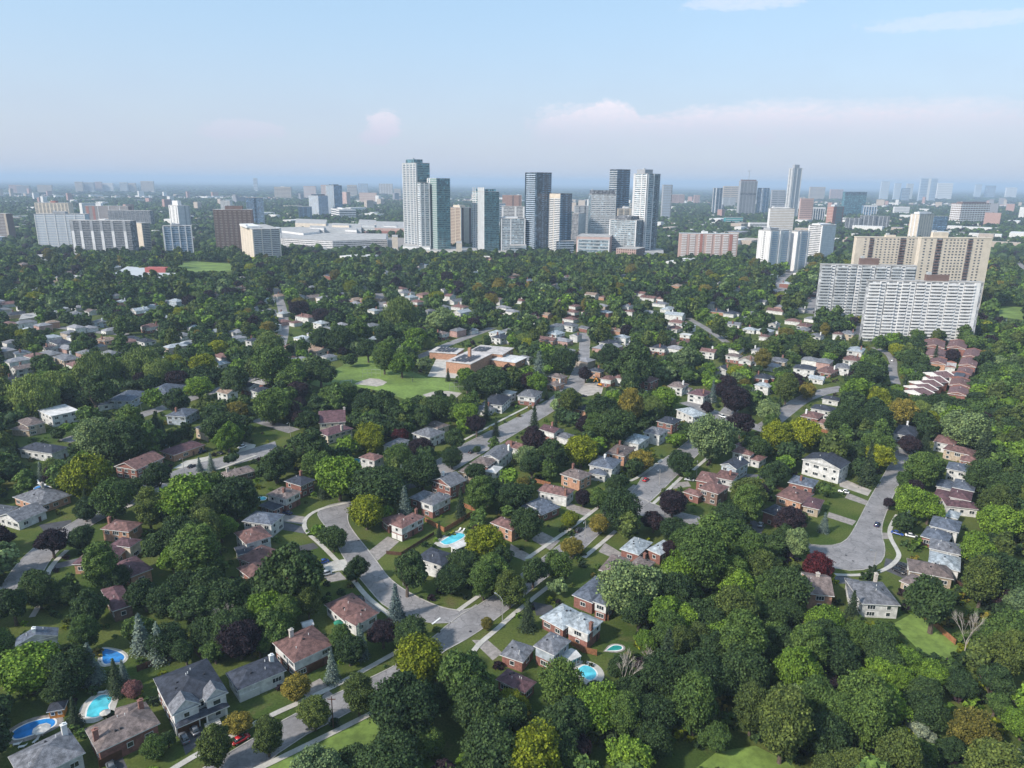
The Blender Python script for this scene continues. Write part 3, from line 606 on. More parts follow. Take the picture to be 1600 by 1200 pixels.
tower('cream balcony tower peeking between the grid towers', 963, 965, 995, 326, 384, 5, 'cream', None, [B('dk', t=.4, p=.6, seg=[(.05, .3), (.38, .62), (.7, .95)]), P('cream', at=[.34, .66], w=2)], pent=(.3, .6, 4, 'white'))
tower('mid-rise glass grid block in a white frame above a brick base', 953, 995, 1009, 345, 404, 60, 'gl', [B('con', t=.4, p=.8), P('white', at=[0, 1], w=1.6, p=1.2), P('con', at=fr(8), w=.5)], [B('dk', t=.4, p=.5)], pent=(-.0, .9, 7, 'dk'), maxf=18)
tower('dark red brick five-storey base below the glass grid block', 963, 994, 1008, 390, 410, 60, 'brown', [B('pink', t=.3, p=.3), P('pink', at=[i / 9 for i in range(10)], w=1.2, p=.4)], [B('dk', t=.3)], maxf=5, cat='podium block', name='podium_block')
tower('seven-storey glass block in a white rectangular frame with pink brick', 901, 953, 958, 371, 406, 78, 'gl', [B('con', t=.35, p=.5), P('white', at=[.05, .98], w=1.8, p=1.3, h=.85), PN('pink', x=(0, 1), h0=.86, p=.3), P('pink', at=[0.01], w=2.5)], [PN('pink', x=(0, 1))], maxf=7, cat='podium block', name='podium_block', dR=16)
tower('long red brick slab with white balcony stacks', 1061, 1063, 1154, 365, 408, -3, 'pink', None, [B('white', t=.42, p=1.0, seg=[(i / 7 + .03, i / 7 + .12) for i in range(7)]), P('red', at=[.37, .88], w=5, p=1.1), P('pink', at=[.15, .55, .7], w=2)], pent=(.38, .48, 4, 'white'), crown='con', dL=18)
hall('white low podium with a canopy right of the white-framed tower', [(1004, 407), (1036, 406), (1036, 399), (1006, 399)], 12, 'white', (2, 'win', .3), name='podium_block', cat='podium block')
hall('grey glass podium strip left of the dark tower', [(796, 400), (822, 400), (822, 393), (798, 393)], 18, 'gl', (4, 'con', .4), name='podium_block', cat='podium block')
tower('grey mid-rise slab behind the wide grid tower', 897, 899, 921, 322, 372, 4, 'grey', None, [B('con', t=.4, p=.5), P('dk', at=[.3, .7], w=3)], maxf=18)
tower('pale mid-rise slab between the dark blue and white-framed towers', 984, 985, 996, 318, 376, 4, 'con', None, [B('win', t=.4, p=.3)], maxf=18)
tower('bluish mid-rise behind the teal tower with fins', 780, 781, 790, 318, 372, 4, 'bgl', None, [B('con', t=.4, p=.3)], maxf=16)
# right of centre
for (x0, x1, yt, yb, c, lb) in [(1050, 1070, 304, 321, 'pink', 'plain pink block in the distance right of the slim grey tower'), (1085, 1094, 305, 321, 'pink', 'small narrow pink block among far trees'), (1131, 1155, 291, 320, 'tan', 'beige pair of far slabs left of the unfinished tower'),
    (1130, 1150, 309, 326, 'con', 'low white apartment slab below the beige far slabs'), (1266, 1290, 292, 312, 'tan', 'pale horizon slab right of the slender white tower'), (1298, 1318, 296, 312, 'pink', 'red-striped horizon slab left of the teal glass cube'), (1207, 1228, 297, 330, 'grey', 'grey cluster tower left of the slender white tower')]:
    tower(lb, x0, x0 + .3, x1, yt, yb, 0, c, None, [B('win', t=.35, p=.3, n='window_glazing'), P(c, at=[.5], w=3)], maxf=10)
tower('narrow blue and white striped tower beyond the red brick slab', 1114, 1120, 1130, 294, 338, 30, 'dgl', [P('white', at=[.2, .9], w=2)], [P('white', at=[.0, .5, .95], w=2), B('lb', t=.3)], maxf=24)
tower('unfinished grey tower wrapped in scaffolding', 1155, 1158, 1184, 283, 338, 8, 'grey', None, [B('dk', t=.5, p=.5), P('con', at=[0, .2, .4, .6, .8, 1], w=.8, p=.8), PN('dk', x=(.03, .97), h0=.6, h=.68, p=.9)], pent=(0.05, .95, 6, 'brown'), maxf=30)
tower('white and glass tower just right of the unfinished tower', 1184, 1192, 1203, 294, 338, 35, 'bgl', [B('con', t=.4)], [P('white', at=[.1, .6, 1], w=2), B('lb', t=.3)], maxf=22)
tower('white low office block below the unfinished tower', 1169, 1172, 1201, 348, 361, 5, 'white', None, [B('win', t=.4, p=.2, n='window_glazing')], maxf=3, cat='office block', name='office_block')
tower('low teal glass office by the white low office', 1131, 1134, 1161, 340, 352, 5, 'teal', None, [B('white', t=.2, p=.2)], maxf=4, cat='office block', name='office_block')
hall('long low brown warehouse beyond the red brick slab', [(1078, 356), (1122, 358), (1124, 352), (1080, 350)], 9, 'brown', name='warehouse', cat='warehouse')
hall('low white workshop roofs among far trees', [(1040, 352), (1075, 353), (1076, 348), (1042, 347)], 7, 'white', name='warehouse', cat='warehouse')
# slender white tower: three shafts
N = tower('slender white tower of three shafts, highest in the middle, right of centre', 1233, 1239, 1254, 263, 345, 25, 'con', [P('white', at=[.2, .8], w=2.5), B('dk', t=.4, p=.4)], [B('grey', t=.4, p=.4, seg=[(.2, .45), (.6, .85)]), P('white', at=[0, .15, .52, .97], w=2.2)], pent=(.25, .75, 13, 'grey'), maxf=40)
tower('tall beige gridded slab behind the white pier blocks', 1201, 1204, 1242, 326, 402, 5, 'white', None, [B('tan', t=.4, p=.2, n='window_glazing')], dL=18, pent=(.1, .8, 3, 'white'))
tower('white slab with vertical balcony stacks, left half of the white group', 1186, 1204, 1236, 361, 426, 30, 'white', [B('dk', t=.5, p=.1, seg=[(.45, .6)]), P('white', at=[0, .3, .7, 1], w=1.6)], [P('white', at=[0, .5, 1], w=3.5, p=1.4), B('lb', t=.45, p=1, seg=[(.12, .36), (.64, .9)])], pent=(.1, .5, 4, 'grey'))
tower('white slab with vertical balcony stacks, right half of the white group', 1235, 1246, 1265, 362, 424, 30, 'white', None, [P('white', at=[0, .3, 1], w=3, p=1.4), B('lb', t=.45, p=1, seg=[(.35, .95)])], dL=24)
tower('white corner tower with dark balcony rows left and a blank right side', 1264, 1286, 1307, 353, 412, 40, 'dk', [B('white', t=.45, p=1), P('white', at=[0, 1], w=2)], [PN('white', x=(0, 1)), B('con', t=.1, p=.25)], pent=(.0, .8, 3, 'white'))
tower('pinkish brown block beyond the white corner tower', 1250, 1252, 1272, 310, 352, 5, 'pink', None, [B('brown', t=.3)], maxf=14)
tower('white office with tall piers beside the green and red towers', 1266, 1268, 1290, 324, 350, 5, 'dgl', None, [P('white', at=[0, .17, .34, .5, .67, .84, 1], w=2), PN('white', x=(0, 1), h0=.92, p=.5)], maxf=10, cat='office block', name='office_block')
tower('red brick and green glass twin-gabled tower', 1293, 1303, 1319, 323, 356, 35, 'red', [B('cream', t=.2)], [PN('gn', x=(.3, .9)), B('red', t=.3, p=.4)], pent=(.2, .5, 6, 'con'), maxf=14)
tower('big teal glass office cube', 1317, 1321, 1355, 300, 340, 6, 'tgl', None, [B('dgl', t=.25, p=.2), PN('dgl', x=(0, 1), h0=.9, p=.4)], maxf=14, cat='office block', name='office_block', crown='tgl', dL=34)
tower('white striped blue office right below the teal cube', 1347, 1350, 1371, 321, 341, 5, 'bgl', None, [P('white', at=[0, .2, .4, .6, .8, 1], w=2.5), PN('white', x=(0, 1), h0=.9, p=.6)], maxf=7, cat='office block', name='office_block')
for k, (x0, x1, yt) in enumerate([(1321, 1347, 341), (1344, 1370, 337), (1368, 1391, 338)]):
    tower(['first', 'second', 'third'][k] + ' dark grey slab from the west in the row before the teal cube', x0, x0 + 2, x1, yt, 362, 5, 'dk', None, [B('grey', t=.3), P('con', at=[.2, .5, .8], w=2)], maxf=14)
for (x0, x1, yt, yb, c, lb) in [(1378, 1391, 283, 313, 'lb', 'pale slim slab, westernmost of the far eastern horizon towers'), (1399, 1409, 286, 312, 'lb', 'second slim blue-grey slab on the far eastern horizon'), (1418, 1428, 287, 312, 'con', 'third slim slab on the far eastern horizon, behind a blue cube'),
    (1410, 1423, 294, 315, 'bgl', 'low bright blue cube on the far eastern horizon'), (1466, 1490, 286, 311, 'white', 'white hotel-like slab on the far eastern horizon'), (1525, 1535, 288, 309, 'lb', 'slim tower near the domed blue block'), (1541, 1557, 290, 309, 'bgl', 'domed blue block on the far eastern horizon'), (1573, 1590, 293, 309, 'white', 'small white block at the eastern end of the horizon')]:
    tower(lb, x0, x0 + .3, x1, yt, yb, 0, c, None, [B('con', t=.35, p=.3)], maxf=9)
tower('wide curved-looking blue-grey tower with a white centre on the horizon', 1438, 1440, 1466, 279, 314, 4, 'lb', None, [B('bgl', t=.4, p=.3), PN('white', x=(.45, .6), p=.6)], maxf=14, crown='bgl')
tower('broad white gridded office with a dark brown top storey', 1487, 1503, 1548, 318, 352, 25, 'brown', [B('white', t=.45, p=.6), P('white', at=fr(6), w=1)], [B('white', t=.45, p=.6), P('white', at=fr(11), w=1)], maxf=10, cat='office block', name='office_block', crown='brown', pent=(.1, .9, 5, 'brown'))
tower('plain white block beyond the cream corner tower', 1396, 1398, 1422, 323, 338, 3, 'white', None, [B('con', t=.3)], maxf=4)
tower('cream tower with square windows and blue glass side', 1423, 1437, 1460, 335, 378, 30, 'cream', [P('white', at=[.2, .6], w=3)], [WN('win', at=fr(6), w=2.2), PN('white', x=(0, .06), p=.4)], pent=(.1, .9, 5, 'white'))
tower('blue glass office wing beside the cream windowed tower', 1458, 1460, 1482, 338, 368, 8, 'bgl', None, [B('dgl', t=.3, p=.2)], maxf=10, cat='office block', name='office_block')
# big slabs on the right
cols = [(0.03, 0.11), ]
tower('cream brick slab with dark balcony stacks, western of the tall pair', 1335, 1339, 1441, 371, 470, 1, 'cream', None, [PN('dk', x=(.20, .27), p=.1), PN('dk', x=(.67, .76), p=.1), B('brown', t=.4, p=.9, seg=[(.205, .265), (.675, .755)]), WN('win', at=[.14, .33, .39, .46, .52, .58, .64, .82, .87], w=1.9, t=.42)], pent=(.45, .6, 3, 'cream'), dL=20, crown='cream')
tower('cream brick slab with dark balcony stacks, eastern of the tall pair', 1437, 1440, 1551, 372, 488, 2, 'cream', None, [PN('dk', x=(.22, .30), p=.1), PN('dk', x=(.66, .73), p=.1), B('brown', t=.4, p=.9, seg=[(.225, .295), (.665, .725)]), WN('win', at=[.06, .15, .36, .42, .47, .52, .57, .62, .80, .86], w=1.9, t=.42)], pent=(.16, .38, 6, 'cream'), dL=20, crown='cream')
tower('long grey slab of white balconies in front of the cream pair, upper one', 1283, 1285, 1433, 414, 500, -4, 'gcell', None, [B('con', t=.45, p=1.4, sep=True, seg=[(.0, .10), (.16, .27), (.30, .36), (.43, .52), (.58, .68), (.74, .84), (.88, .98)]), P('white', at=[.12, .29, .40, .54, .70, .86], w=4, p=.5), B('win', t=.35, p=.7, n='window_glazing', o=.45, seg=[(.105, .135), (.275, .305), (.385, .415), (.525, .555), (.685, .715), (.845, .875)])], pent=(.4, .6, 7, 'brown'), fh=2.8, dL=18)
tower('long balcony slab nearest the townhouses, lower one with a blank east end', 1356, 1359, 1537, 439, 533, -4, 'gcell', None, [B('white', t=.45, p=1.4, sep=True, seg=[(.0, .10), (.16, .25), (.29, .35), (.42, .49), (.55, .64), (.70, .78), (.84, .93)]), P('white', at=[.12, .27, .385, .52, .67, .81, .95], w=5, p=.5), B('win', t=.35, p=.7, n='window_glazing', o=.45, seg=[(.105, .14), (.255, .285), (.37, .40), (.505, .535), (.655, .685), (.795, .825)])], pent=(.5, .7, 6, 'brown'), fh=2.8, dL=18)
# red-roofed school far left
r, c = hall('low white school with a bright red roof and red end wall', [(178, 436), (240, 450), (262, 441), (262, 430), (200, 424)], 7, 'white', (1, 'rr', .35), name='school_building', roof='con', cat='school')
MB().box(-4, 24, 8, 20, 7.4, 14).obj('roof_block', TC['rr'], r)
MB().box(24, 60, -26, -2, 7.5, 8.6).obj('roof_wing', TC['con'], r)
for k, (pts, h, c_, lb) in enumerate([([(85, 440), (120, 445), (135, 438), (100, 434)], 5, 'tan', 'low sand-coloured plaza building left of the red school'), ([(50, 410), (130, 408), (130, 402), (50, 404)], 6, 'con', 'long low white shopping strip below the slab blocks'),
        ([(30, 507), (95, 497), (98, 490), (35, 498)], 4, 'tan', 'flat brown-roofed plaza with parked cars at the left edge'), ([(138, 422), (165, 424), (168, 416), (140, 414)], 6, 'con', 'pale low hall among trees behind the red school'), ([(1172, 355), (1250, 358), (1250, 352), (1175, 349)], 7, 'con', 'long pale office roof below the slender white tower')]):
    hall(lb, pts, h, c_, name='low_hall', cat='hall')
# ------------------------------------------------------------------ houses
WM = {}
def win_mesh(w, h, kind='pane'):
    k = (w, h, kind)
    if k not in WM:
        if kind == 'pane': WM[k] = MB().box(-w / 2, w / 2, -.05, .02, -h / 2, h / 2, skip='n').mesh('window', M_GLASS)
        elif kind == 'frame':
            mb = MB(); t = .11
            mb.box(-w / 2 - t, w / 2 + t, -.10, .02, h / 2, h / 2 + t).box(-w / 2 - t, w / 2 + t, -.13, .02, -h / 2 - t, -h / 2).box(-w / 2 - t, -w / 2, -.10, .02, -h / 2, h / 2).box(w / 2, w / 2 + t, -.10, .02, -h / 2, h / 2)
            n = max(1, round(w / .9))
            for i in range(1, n): x = -w / 2 + w * i / n; mb.box(x - .04, x + .04, -.09, -.05, -h / 2, h / 2)
            WM[k] = mb.mesh('frame', M_TRIM)
        elif kind == 'both':
            t = .12; mb = MB().box(-w / 2, w / 2, -.06, .02, -h / 2, h / 2, 0, skip='n')
            mb.box(-w / 2 - t, w / 2 + t, -.09, .02, h / 2, h / 2 + t, 1).box(-w / 2 - t, w / 2 + t, -.09, .02, -h / 2 - t, -h / 2, 1).box(-w / 2 - t, -w / 2, -.09, .02, -h / 2, h / 2, 1).box(w / 2, w / 2 + t, -.09, .02, -h / 2, h / 2, 1)
            WM[k] = mb.mesh('window', [M_GLASS, M_TRIM])
        elif kind == 'door': WM[k] = MB().box(-w / 2, w / 2, -.08, .02, 0, h, skip='n').mesh('door', M_DOOR)
        elif kind in ('garage', 'garageb'):
            mb = MB()
            for i in range(4): mb.box(-w / 2, w / 2, -.10, .02, h * i / 4 + .015, h * (i + 1) / 4 - .015, skip='n')
            mb.box(-w / 2, w / 2, -.07, .01, 0, h); WM[k] = mb.mesh('garage_door', M_GAR if kind == 'garage' else M_GARB)
    return WM[k]
def roof_mesh(w, d, z, kind, m, wallm, ov=.55, pitch=.40, asym=0):
    """rectangle centred on the origin, long side along x"""
    W, D = w / 2 + ov, d / 2 + ov; mb = MB(); sw = W < D
    rh = min(W, D) * pitch
    fz = z - .02
    base = [(-W, -D), (W, -D), (W, D), (-W, D)]
    for i in range(4):
        p, q = base[i], base[(i + 1) % 4]; mb.poly([(p[0], p[1], fz), (q[0], q[1], fz), (q[0], q[1], fz + .22), (p[0], p[1], fz + .22)], 1)
    mb.poly([(x, y, fz) for x, y in base[::-1]], 1)
    z0 = fz + .22
    if kind == 'flat':
        mb.poly([(x, y, z0) for x, y in base]); return mb.mesh('roof', [m, M_TRIM]), z0
    if kind == 'hip':
        if not sw: r1, r2 = (-(W - D), 0, z0 + rh), ((W - D), 0, z0 + rh)
        else: r1, r2 = (0, -(D - W), z0 + rh), (0, (D - W), z0 + rh)
        a, b, c, d_ = [(x, y, z0) for x, y in base]
        if not sw: mb.poly([a, b, r2, r1]).poly([b, c, r2]).poly([c, d_, r1, r2]).poly([d_, a, r1])
        else: mb.poly([a, b, r1]).poly([b, c, r2, r1]).poly([c, d_, r2]).poly([d_, a, r1, r2])
    else:
        gx = kind == 'gable'
        a, b, c, d_ = [(x, y, z0) for x, y in base]
        if gx:   # ridge along x
            rh = D * pitch; r1, r2 = (-W, 0, z0 + rh), (W, 0, z0 + rh)
            mb.poly([a, b, r2, r1]).poly([c, d_, r1, r2])
            for s in (-1, 1):
                mb.poly([(s * (W - ov), -D + ov * .2, z0), (s * (W - ov), D - ov * .2, z0), (s * (W - ov), 0, z0 + rh * .96)][::s], 2)
                mb.poly([(s * W, -D, z0 - .2), (s * W, 0, z0 + rh - .2), (s * W, 0, z0 + rh), (s * W, -D, z0)], 1).poly([(s * W, D, z0 - .2), (s * W, 0, z0 + rh - .2), (s * W, 0, z0 + rh), (s * W, D, z0)], 1)
        else:
            rh = W * pitch; r1, r2 = (0, -D, z0 + rh), (0, D, z0 + rh)
            mb.poly([d_, a, r1, r2]).poly([b, c, r2, r1])
            for s in (-1, 1):
                mb.poly([(-W + ov * .2, s * (D - ov), z0), (W - ov * .2, s * (D - ov), z0), (0, s * (D - ov), z0 + rh * .96)][::-s], 2)
                mb.poly([(-W, s * D, z0 - .2), (0, s * D, z0 + rh - .2), (0, s * D, z0 + rh), (-W, s * D, z0)], 1).poly([(W, s * D, z0 - .2), (0, s * D, z0 + rh - .2), (0, s * D, z0 + rh), (W, s * D, z0)], 1)
    return mb.mesh('roof', [m, M_TRIM, wallm]), z0 + rh
HOUSES = []
HRND = random.Random(11)
def block(root, cx, cy, rz, w, d, h, roof, wall, kind='hip', detail=2, sides='SENW', lower=None, pitch=.40, chim=None, vents=0, garage=None, hb=0.0, trim=True, zoff=0.0):
    """one rectangular volume; centre and turn are local to the root"""
    rnd = HRND
    two = h > 4.6
    def P3(x, y, z): c, s = math.cos(rz), math.sin(rz); return (cx + c * x - s * y, cy + s * x + c * y, z)
    wm = WALL[wall]
    if lower and two:
        put('wall', MB().box(-w / 2 + .08, w / 2 - .08, -d / 2 + .08, d / 2 - .08, 0, h * .48).mesh('wall', WALL[lower]), root, P3(0, 0, 0), rz)
        put('siding', MB().box(-w / 2, w / 2, -d / 2, d / 2, h * .48, h).mesh('siding', wm), root, P3(0, 0, 0), rz)
    else: put('wall', MB().box(-w / 2, w / 2, -d / 2, d / 2, 0, h).mesh('wall', wm), root, P3(0, 0, 0), rz)
    rm, rtop = roof_mesh(w, d, h, kind, ROOF[roof], wm, pitch=pitch, ov=.55 if detail else .45)
    ro = put('roof', rm, root, P3(0, 0, 0), rz)
    # chimney and vents are pieces of the roof
    for c_ in (chim or []):
        fx, fy, mc = c_; x, y = fx * w / 2, fy * d / 2
        put('chimney', MB().box(-.55, .55, -.4, .4, h - 2.5 if abs(fx) > .95 or abs(fy) > .95 else h, rtop + .9).box(-.68, .68, -.53, .53, rtop + .9, rtop + 1.1).box(-.2, .2, -.2, .2, rtop + 1.1, rtop + 1.5).mesh('chimney', mc), ro, (x, y, 0))
    def roof_z(x, y):
        D = min(w, d) / 2 + .5
        if kind == 'flat': return h + .25
        if kind == 'hip': return h + .2 + pitch * min(w / 2 + .55 - abs(x), d / 2 + .55 - abs(y))
        if kind == 'gable': return h + .2 + pitch * (d / 2 + .55 - abs(y))
        return h + .2 + pitch * (w / 2 + .55 - abs(x))
    for i in range(vents):
        x, y = rnd.uniform(-.35, .35) * w, rnd.uniform(-.28, .28) * d; z = roof_z(x, y)
        if i % 2: put('roof_vent', MB().box(-.22, .22, -.22, .22, z - .2, z + .32).mesh('roof_vent', M_DARK), ro, (x, y, 0))
        else: put('vent_pipe', MB().tube((0, 0, z - .2), (0, 0, z + .6), .10).mesh('vent_pipe', M_TRIM), ro, (x, y, 0))
    if not detail: return ro
    lv = [h * .25 + .15, h * .76] if two else [h * .55]
    if h > 7.5: lv = [1.6, 4.3, 7.0]
    for sd, (L, rot, ox, oy) in {'S': (w, 0, 0, -d / 2), 'E': (d, math.pi / 2, w / 2, 0), 'N': (w, math.pi, 0, d / 2), 'W': (d, -math.pi / 2, -w / 2, 0)}.items():
        if sd not in sides: continue
        n = max(1, int(L / (3.6 if detail > 1 else 4.6)))
        for li, z in enumerate(lv):
            g_on = garage and garage[0] == sd and li == 0
            for i in range(n):
                u = -L / 2 + L * (i + .5) / n
                if g_on:
                    gw = 2.5 if garage[2] == 2 else 4.9; cnt = garage[2]; g0 = garage[1] * L / 2
                    if abs(u - g0) < gw * cnt / 2 + 1.0: continue
                if li == 0 and not g_on and n > 1 and i == n // 2 and sd in 'SE' and (garage is None or garage[0] != sd) and rnd.random() < .6:
                    c, s = math.cos(rot), math.sin(rot); p = P3(ox + c * u, oy + s * u, 0); put('door', win_mesh(1.0, 2.1, 'door'), root, p, rz + rot); continue
                if rnd.random() < .12: continue
                ww, wh = rnd.choice([(1.7, 1.25), (1.2, 1.2), (2.3, 1.3)] if L / n > 3 else [(1.2, 1.2)])
                c, s = math.cos(rot), math.sin(rot); p = P3(ox + c * u, oy + s * u, z)
                if detail > 1:
                    wo = put('window', win_mesh(ww, wh), root, p, rz + rot); put('frame', win_mesh(ww, wh, 'frame'), wo)
                else: put('window', win_mesh(ww, wh, 'both'), root, p, rz + rot)
            if g_on:
                for k in range(garage[2]):
                    gw = 2.5 if garage[2] == 2 else 4.9; u = garage[1] * L / 2 + (k - (garage[2] - 1) / 2) * (gw + .35)
                    c, s = math.cos(rot), math.sin(rot); put('garage_door', win_mesh(gw, 2.2, garage[3] if len(garage) > 3 else 'garage'), root, P3(ox + c * u, oy + s * u, 0), rz + rot)
    return ro
def rect_from(N, L, Rp, h):
    n, l, r = G(*N, h), G(*L, h), G(*Rp, h)
    uR, uL = r - n, l - n
    if uR.length >= uL.length:
        ux = uR.normalized(); w = uR.length; uy = Vector((-ux.y, ux.x, 0)); d = abs(uL.dot(uy)); s = 1 if uL.dot(uy) > 0 else -1
        c = n + ux * (w / 2) + uy * (s * d / 2); return c, math.atan2(ux.y, ux.x), w, d
    uy = uL.normalized(); d = uL.length; ux = Vector((uy.y, -uy.x, 0)); w = abs(uR.dot(ux)); s = 1 if uR.dot(ux) > 0 else -1
    c = n + uy * (d / 2) + ux * (s * w / 2); return c, math.atan2(ux.y, ux.x), w, d
def house(label, blocks, cat='house', name='house', detail=2, clear=True):
    root = None
    for k, bk in enumerate(blocks):
        N, L, Rp, h, roof, wall = bk[:6]; opt = dict(bk[6]) if len(bk) > 6 else {}
        c, rz, w, d = rect_from(N, L, Rp, h)
        w = min(max(w - .9, 3.0), 26); d = min(max(d - .9, 3.0), 20)
        if k == 0:
            root = thing(name, label, cat, (c.x, c.y, 0), rz); base = (c.x, c.y, rz)
            px = PX((c.x, c.y, h)); HOUSES.append((px[0], px[1], label, h, root)); lx = ly = lr = 0
        else:
            dx, dy = c.x - base[0], c.y - base[1]; cs, sn = math.cos(-base[2]), math.sin(-base[2])
            lx, ly, lr = cs * dx - sn * dy, sn * dx + cs * dy, rz - base[2]
        opt.setdefault('vents', 3 if detail > 1 else 1)
        if 'chim' in opt: opt['chim'] = [(a, b, {'k': M_CHIM, 's': M_STONE, 'w': M_TRIM}[m_]) for a, b, m_ in opt['chim']]
        block(root, lx, ly, lr, w, d, h + .01 * k, roof, wall, detail=detail, **opt)
        q = []
        for sx_, sy_ in ((-1, -1), (1, -1), (1, 1), (-1, 1)):
            x, y = sx_ * (w / 2 + 1.0), sy_ * (d / 2 + 1.0); q.append((c.x + math.cos(rz) * x - math.sin(rz) * y, c.y + math.sin(rz) * x + math.cos(rz) * y))
        NOBASE.append(q)
        if clear:
            top = [PX((x, y, h))[:2] for x, y in q]; cxm = sum(p[0] for p in top) / 4; cym = sum(p[1] for p in top) / 4
            CLEAR.append(top); CLEAR.append([PX((x, y, h * .45))[:2] for x, y in q])
        if detail > 1 and (w * d < 20 or w > 24): print('SIZE', label, k, round(w, 1), round(d, 1))
    return root
C = dict
# --- foreground
hr = house('large modern house with charcoal roof, two white front gables and brown garage door', [((266, 1113), (240, 1061), (350, 1072), 6.3, 'n', 'w', C(lower='k', vents=6, pitch=.38, garage=('S', -.55, 1, 'garageb')))])
house('brown-roofed red brick split-level beside the kidney-shaped pool', [((153, 1177), (137, 1138), (250, 1131), 4.4, 'b', 'k', C(chim=[(-.93, -.2, 'k'), (.8, .5, 'k')], garage=('S', -.7, 1, 'garageb'), vents=4)), ((181, 1137), (180, 1108), (222, 1115), 4.4, 'b', 'k', C(vents=0))])
house('grey-roofed bungalow below the blue lap pool', [((37, 1226), (14, 1183), (133, 1177), 4.2, 'g', 'w', C(chim=[(.85, .6, 'w')]))])
house('slate-roofed house with white upper wall, half hidden behind a bright tree', [((90, 994), (24, 1010), (111, 977), 5.8, 'l', 'w', C(lower='k', kind='gable', chim=[(-.2, .1, 'w')]))])
house('charcoal-roofed bungalow with low white walls beside the large modern house', [((371, 1080), (349, 1054), (447, 1048), 4.0, 'n', 'w', C(chim=[(.75, .1, 'w')], garage=('S', -.55, 1)))])
house('red-brown roofed house with white upper front and brick side', [((459, 1037), (426, 1005), (524, 1009), 5.4, 'r', 'w', C(lower='k', chim=[(-.3, .6, 's')], garage=('S', .1, 1, 'garageb')))])
house('maroon-roofed bungalow beside the lower end of the crescent', [((538, 971), (507, 945), (580, 950), 3.6, 'r', 'w', C(vents=4)), ((556, 979), (538, 965), (592, 958), 3.7, 'r', 'w', C(vents=3))])
house('slate-roofed brick house with a white sunroom, next to the round pool', [((817, 1036), (782, 1023), (836, 1012), 3.4, 'g', 'k', C(vents=3)), ((866, 1025), (831, 1012), (892, 1002), 5.8, 'g', 's', C(lower='k', vents=3))])
house('pale-grey roofed house with a tall brick chimney', [((880, 985), (841, 967), (915, 962), 3.6, 'p', 'k', C(vents=5)), ((919, 992), (884, 978), (942, 971), 5.6, 'p', 'w', C(lower='k', vents=3, chim=[(-.55, -1.02, 'k')]))])
house('dark slate roofed red brick house at the forest edge', [((926, 943), (893, 931), (962, 912), 4.2, 'l', 'k', C(vents=1, chim=[(.9, -1.0, 'k')])), ((948, 948), (927, 940), (964, 931), 5.6, 'l', 'w', C(lower='k', vents=0))])
house('dull purple roof just visible between the round pool house and the dark trees', [((820, 1084), (775, 1062), (862, 1078), 3.2, 'm', 'k', C(vents=5))])
house('brown-roofed low house south of the pale metal-like roof', [((965, 899), (933, 894), (985, 874), 3.3, 'b', 'k', C(vents=2)), ((1000, 897), (975, 887), (1024, 879), 5.0, 'b', 'w', C(vents=2, chim=[(.9, .2, 'k')]))])
house('pale blue-grey roofed house with a low round turret bay', [((998, 868), (969, 858), (1020, 848), 4.0, 'p', 'k', C(vents=4)), ((1032, 868), (1005, 862), (1058, 853), 4.0, 'p', 'k', C(vents=4))])
# --- middle
house('navy-roofed white house beside the rectangular pool', [((690, 885), (650, 872), (707, 866), 5.4, 'n', 'w', C(vents=2))])
house('maroon-roofed house with two white garage doors on the inside of the crescent', [((628, 827), (607, 821), (664, 808), 5.4, 'r', 'w', C(lower='k', garage=('W', 0, 2), chim=[(.97, .3, 'k')])), ((607, 822), (590, 813), (640, 812), 3.4, 'r', 'k', C(vents=1))])
house('grey-roofed white house with three skylights above the cedar fence', [((676, 791), (650, 786), (706, 776), 5.8, 'g', 'w', C(lower='k', vents=2)), ((655, 783), (641, 777), (678, 771), 4.0, 'g', 'k', C(vents=0))])
house('brick gabled two-storey house with grey roof above the skylight house', [((704, 762), (672, 751), (731, 751), 5.8, 'g', 'k', C(kind='gable', vents=2, chim=[(-.2, .4, 'w')]))])
house('brown-roofed white house with a small turquoise pool behind it', [((585, 721), (561, 715), (605, 714), 5.8, 'r', 'w', C(vents=1)), ((575, 738), (566, 732), (582, 731), 3.0, 'r', 'k', C(vents=0))])
house('charcoal-roofed brick house on the west side of the crescent', [((470, 760), (444, 752), (493, 750), 5.6, 'n', 'k', C(vents=1, chim=[(.8, .5, 'k')]))])
house('grey-brown roofed white house with brick base and blue car', [((447, 781), (416, 773), (470, 768), 5.6, 'b', 'w', C(lower='k', chim=[(-.35, -.3, 'k')]))])
house('flat-roofed brick garage wing beside the blue car', [((428, 798), (404, 790), (441, 790), 3.0, 'n', 'k', C(kind='flat', vents=0))])
house('blue-roofed white house facing the west sidewalk', [((424, 821), (378, 815), (434, 803), 5.4, 'l', 'w', C(vents=1))])
house('bright maroon roofed white house behind a round dark tree', [((384, 851), (366, 833), (428, 841), 5.2, 'r', 'w', C(vents=3)), ((402, 884), (383, 866), (440, 862), 3.4, 'r', 'k', C(vents=2))])
house('small charcoal flat roof between the two maroon roofs', [((372, 868), (366, 856), (400, 860), 3.6, 'n', 'w', C(kind='flat', vents=1))])
house('maroon-roofed house almost swallowed by the large dark tree', [((392, 905), (370, 888), (425, 890), 3.4, 'r', 'k', C(vents=0))])
house('brown-roofed brick house east of the rectangular pool', [((800, 830), (766, 817), (812, 818), 4.8, 'r', 'o', C(vents=1))])
house('low white flat-roofed pool house beside the lime tree', [((712, 859), (702, 853), (735, 850), 2.6, 'w', 'w', C(kind='flat', vents=0))], name='pool_house', cat='pool house')
house('brown-roofed orange brick house with two white windows, north of the red-roofed one', [((906, 751), (875, 741), (934, 743), 5.2, 'b', 'o', C(vents=2, chim=[(.5, .7, 'k')]))])
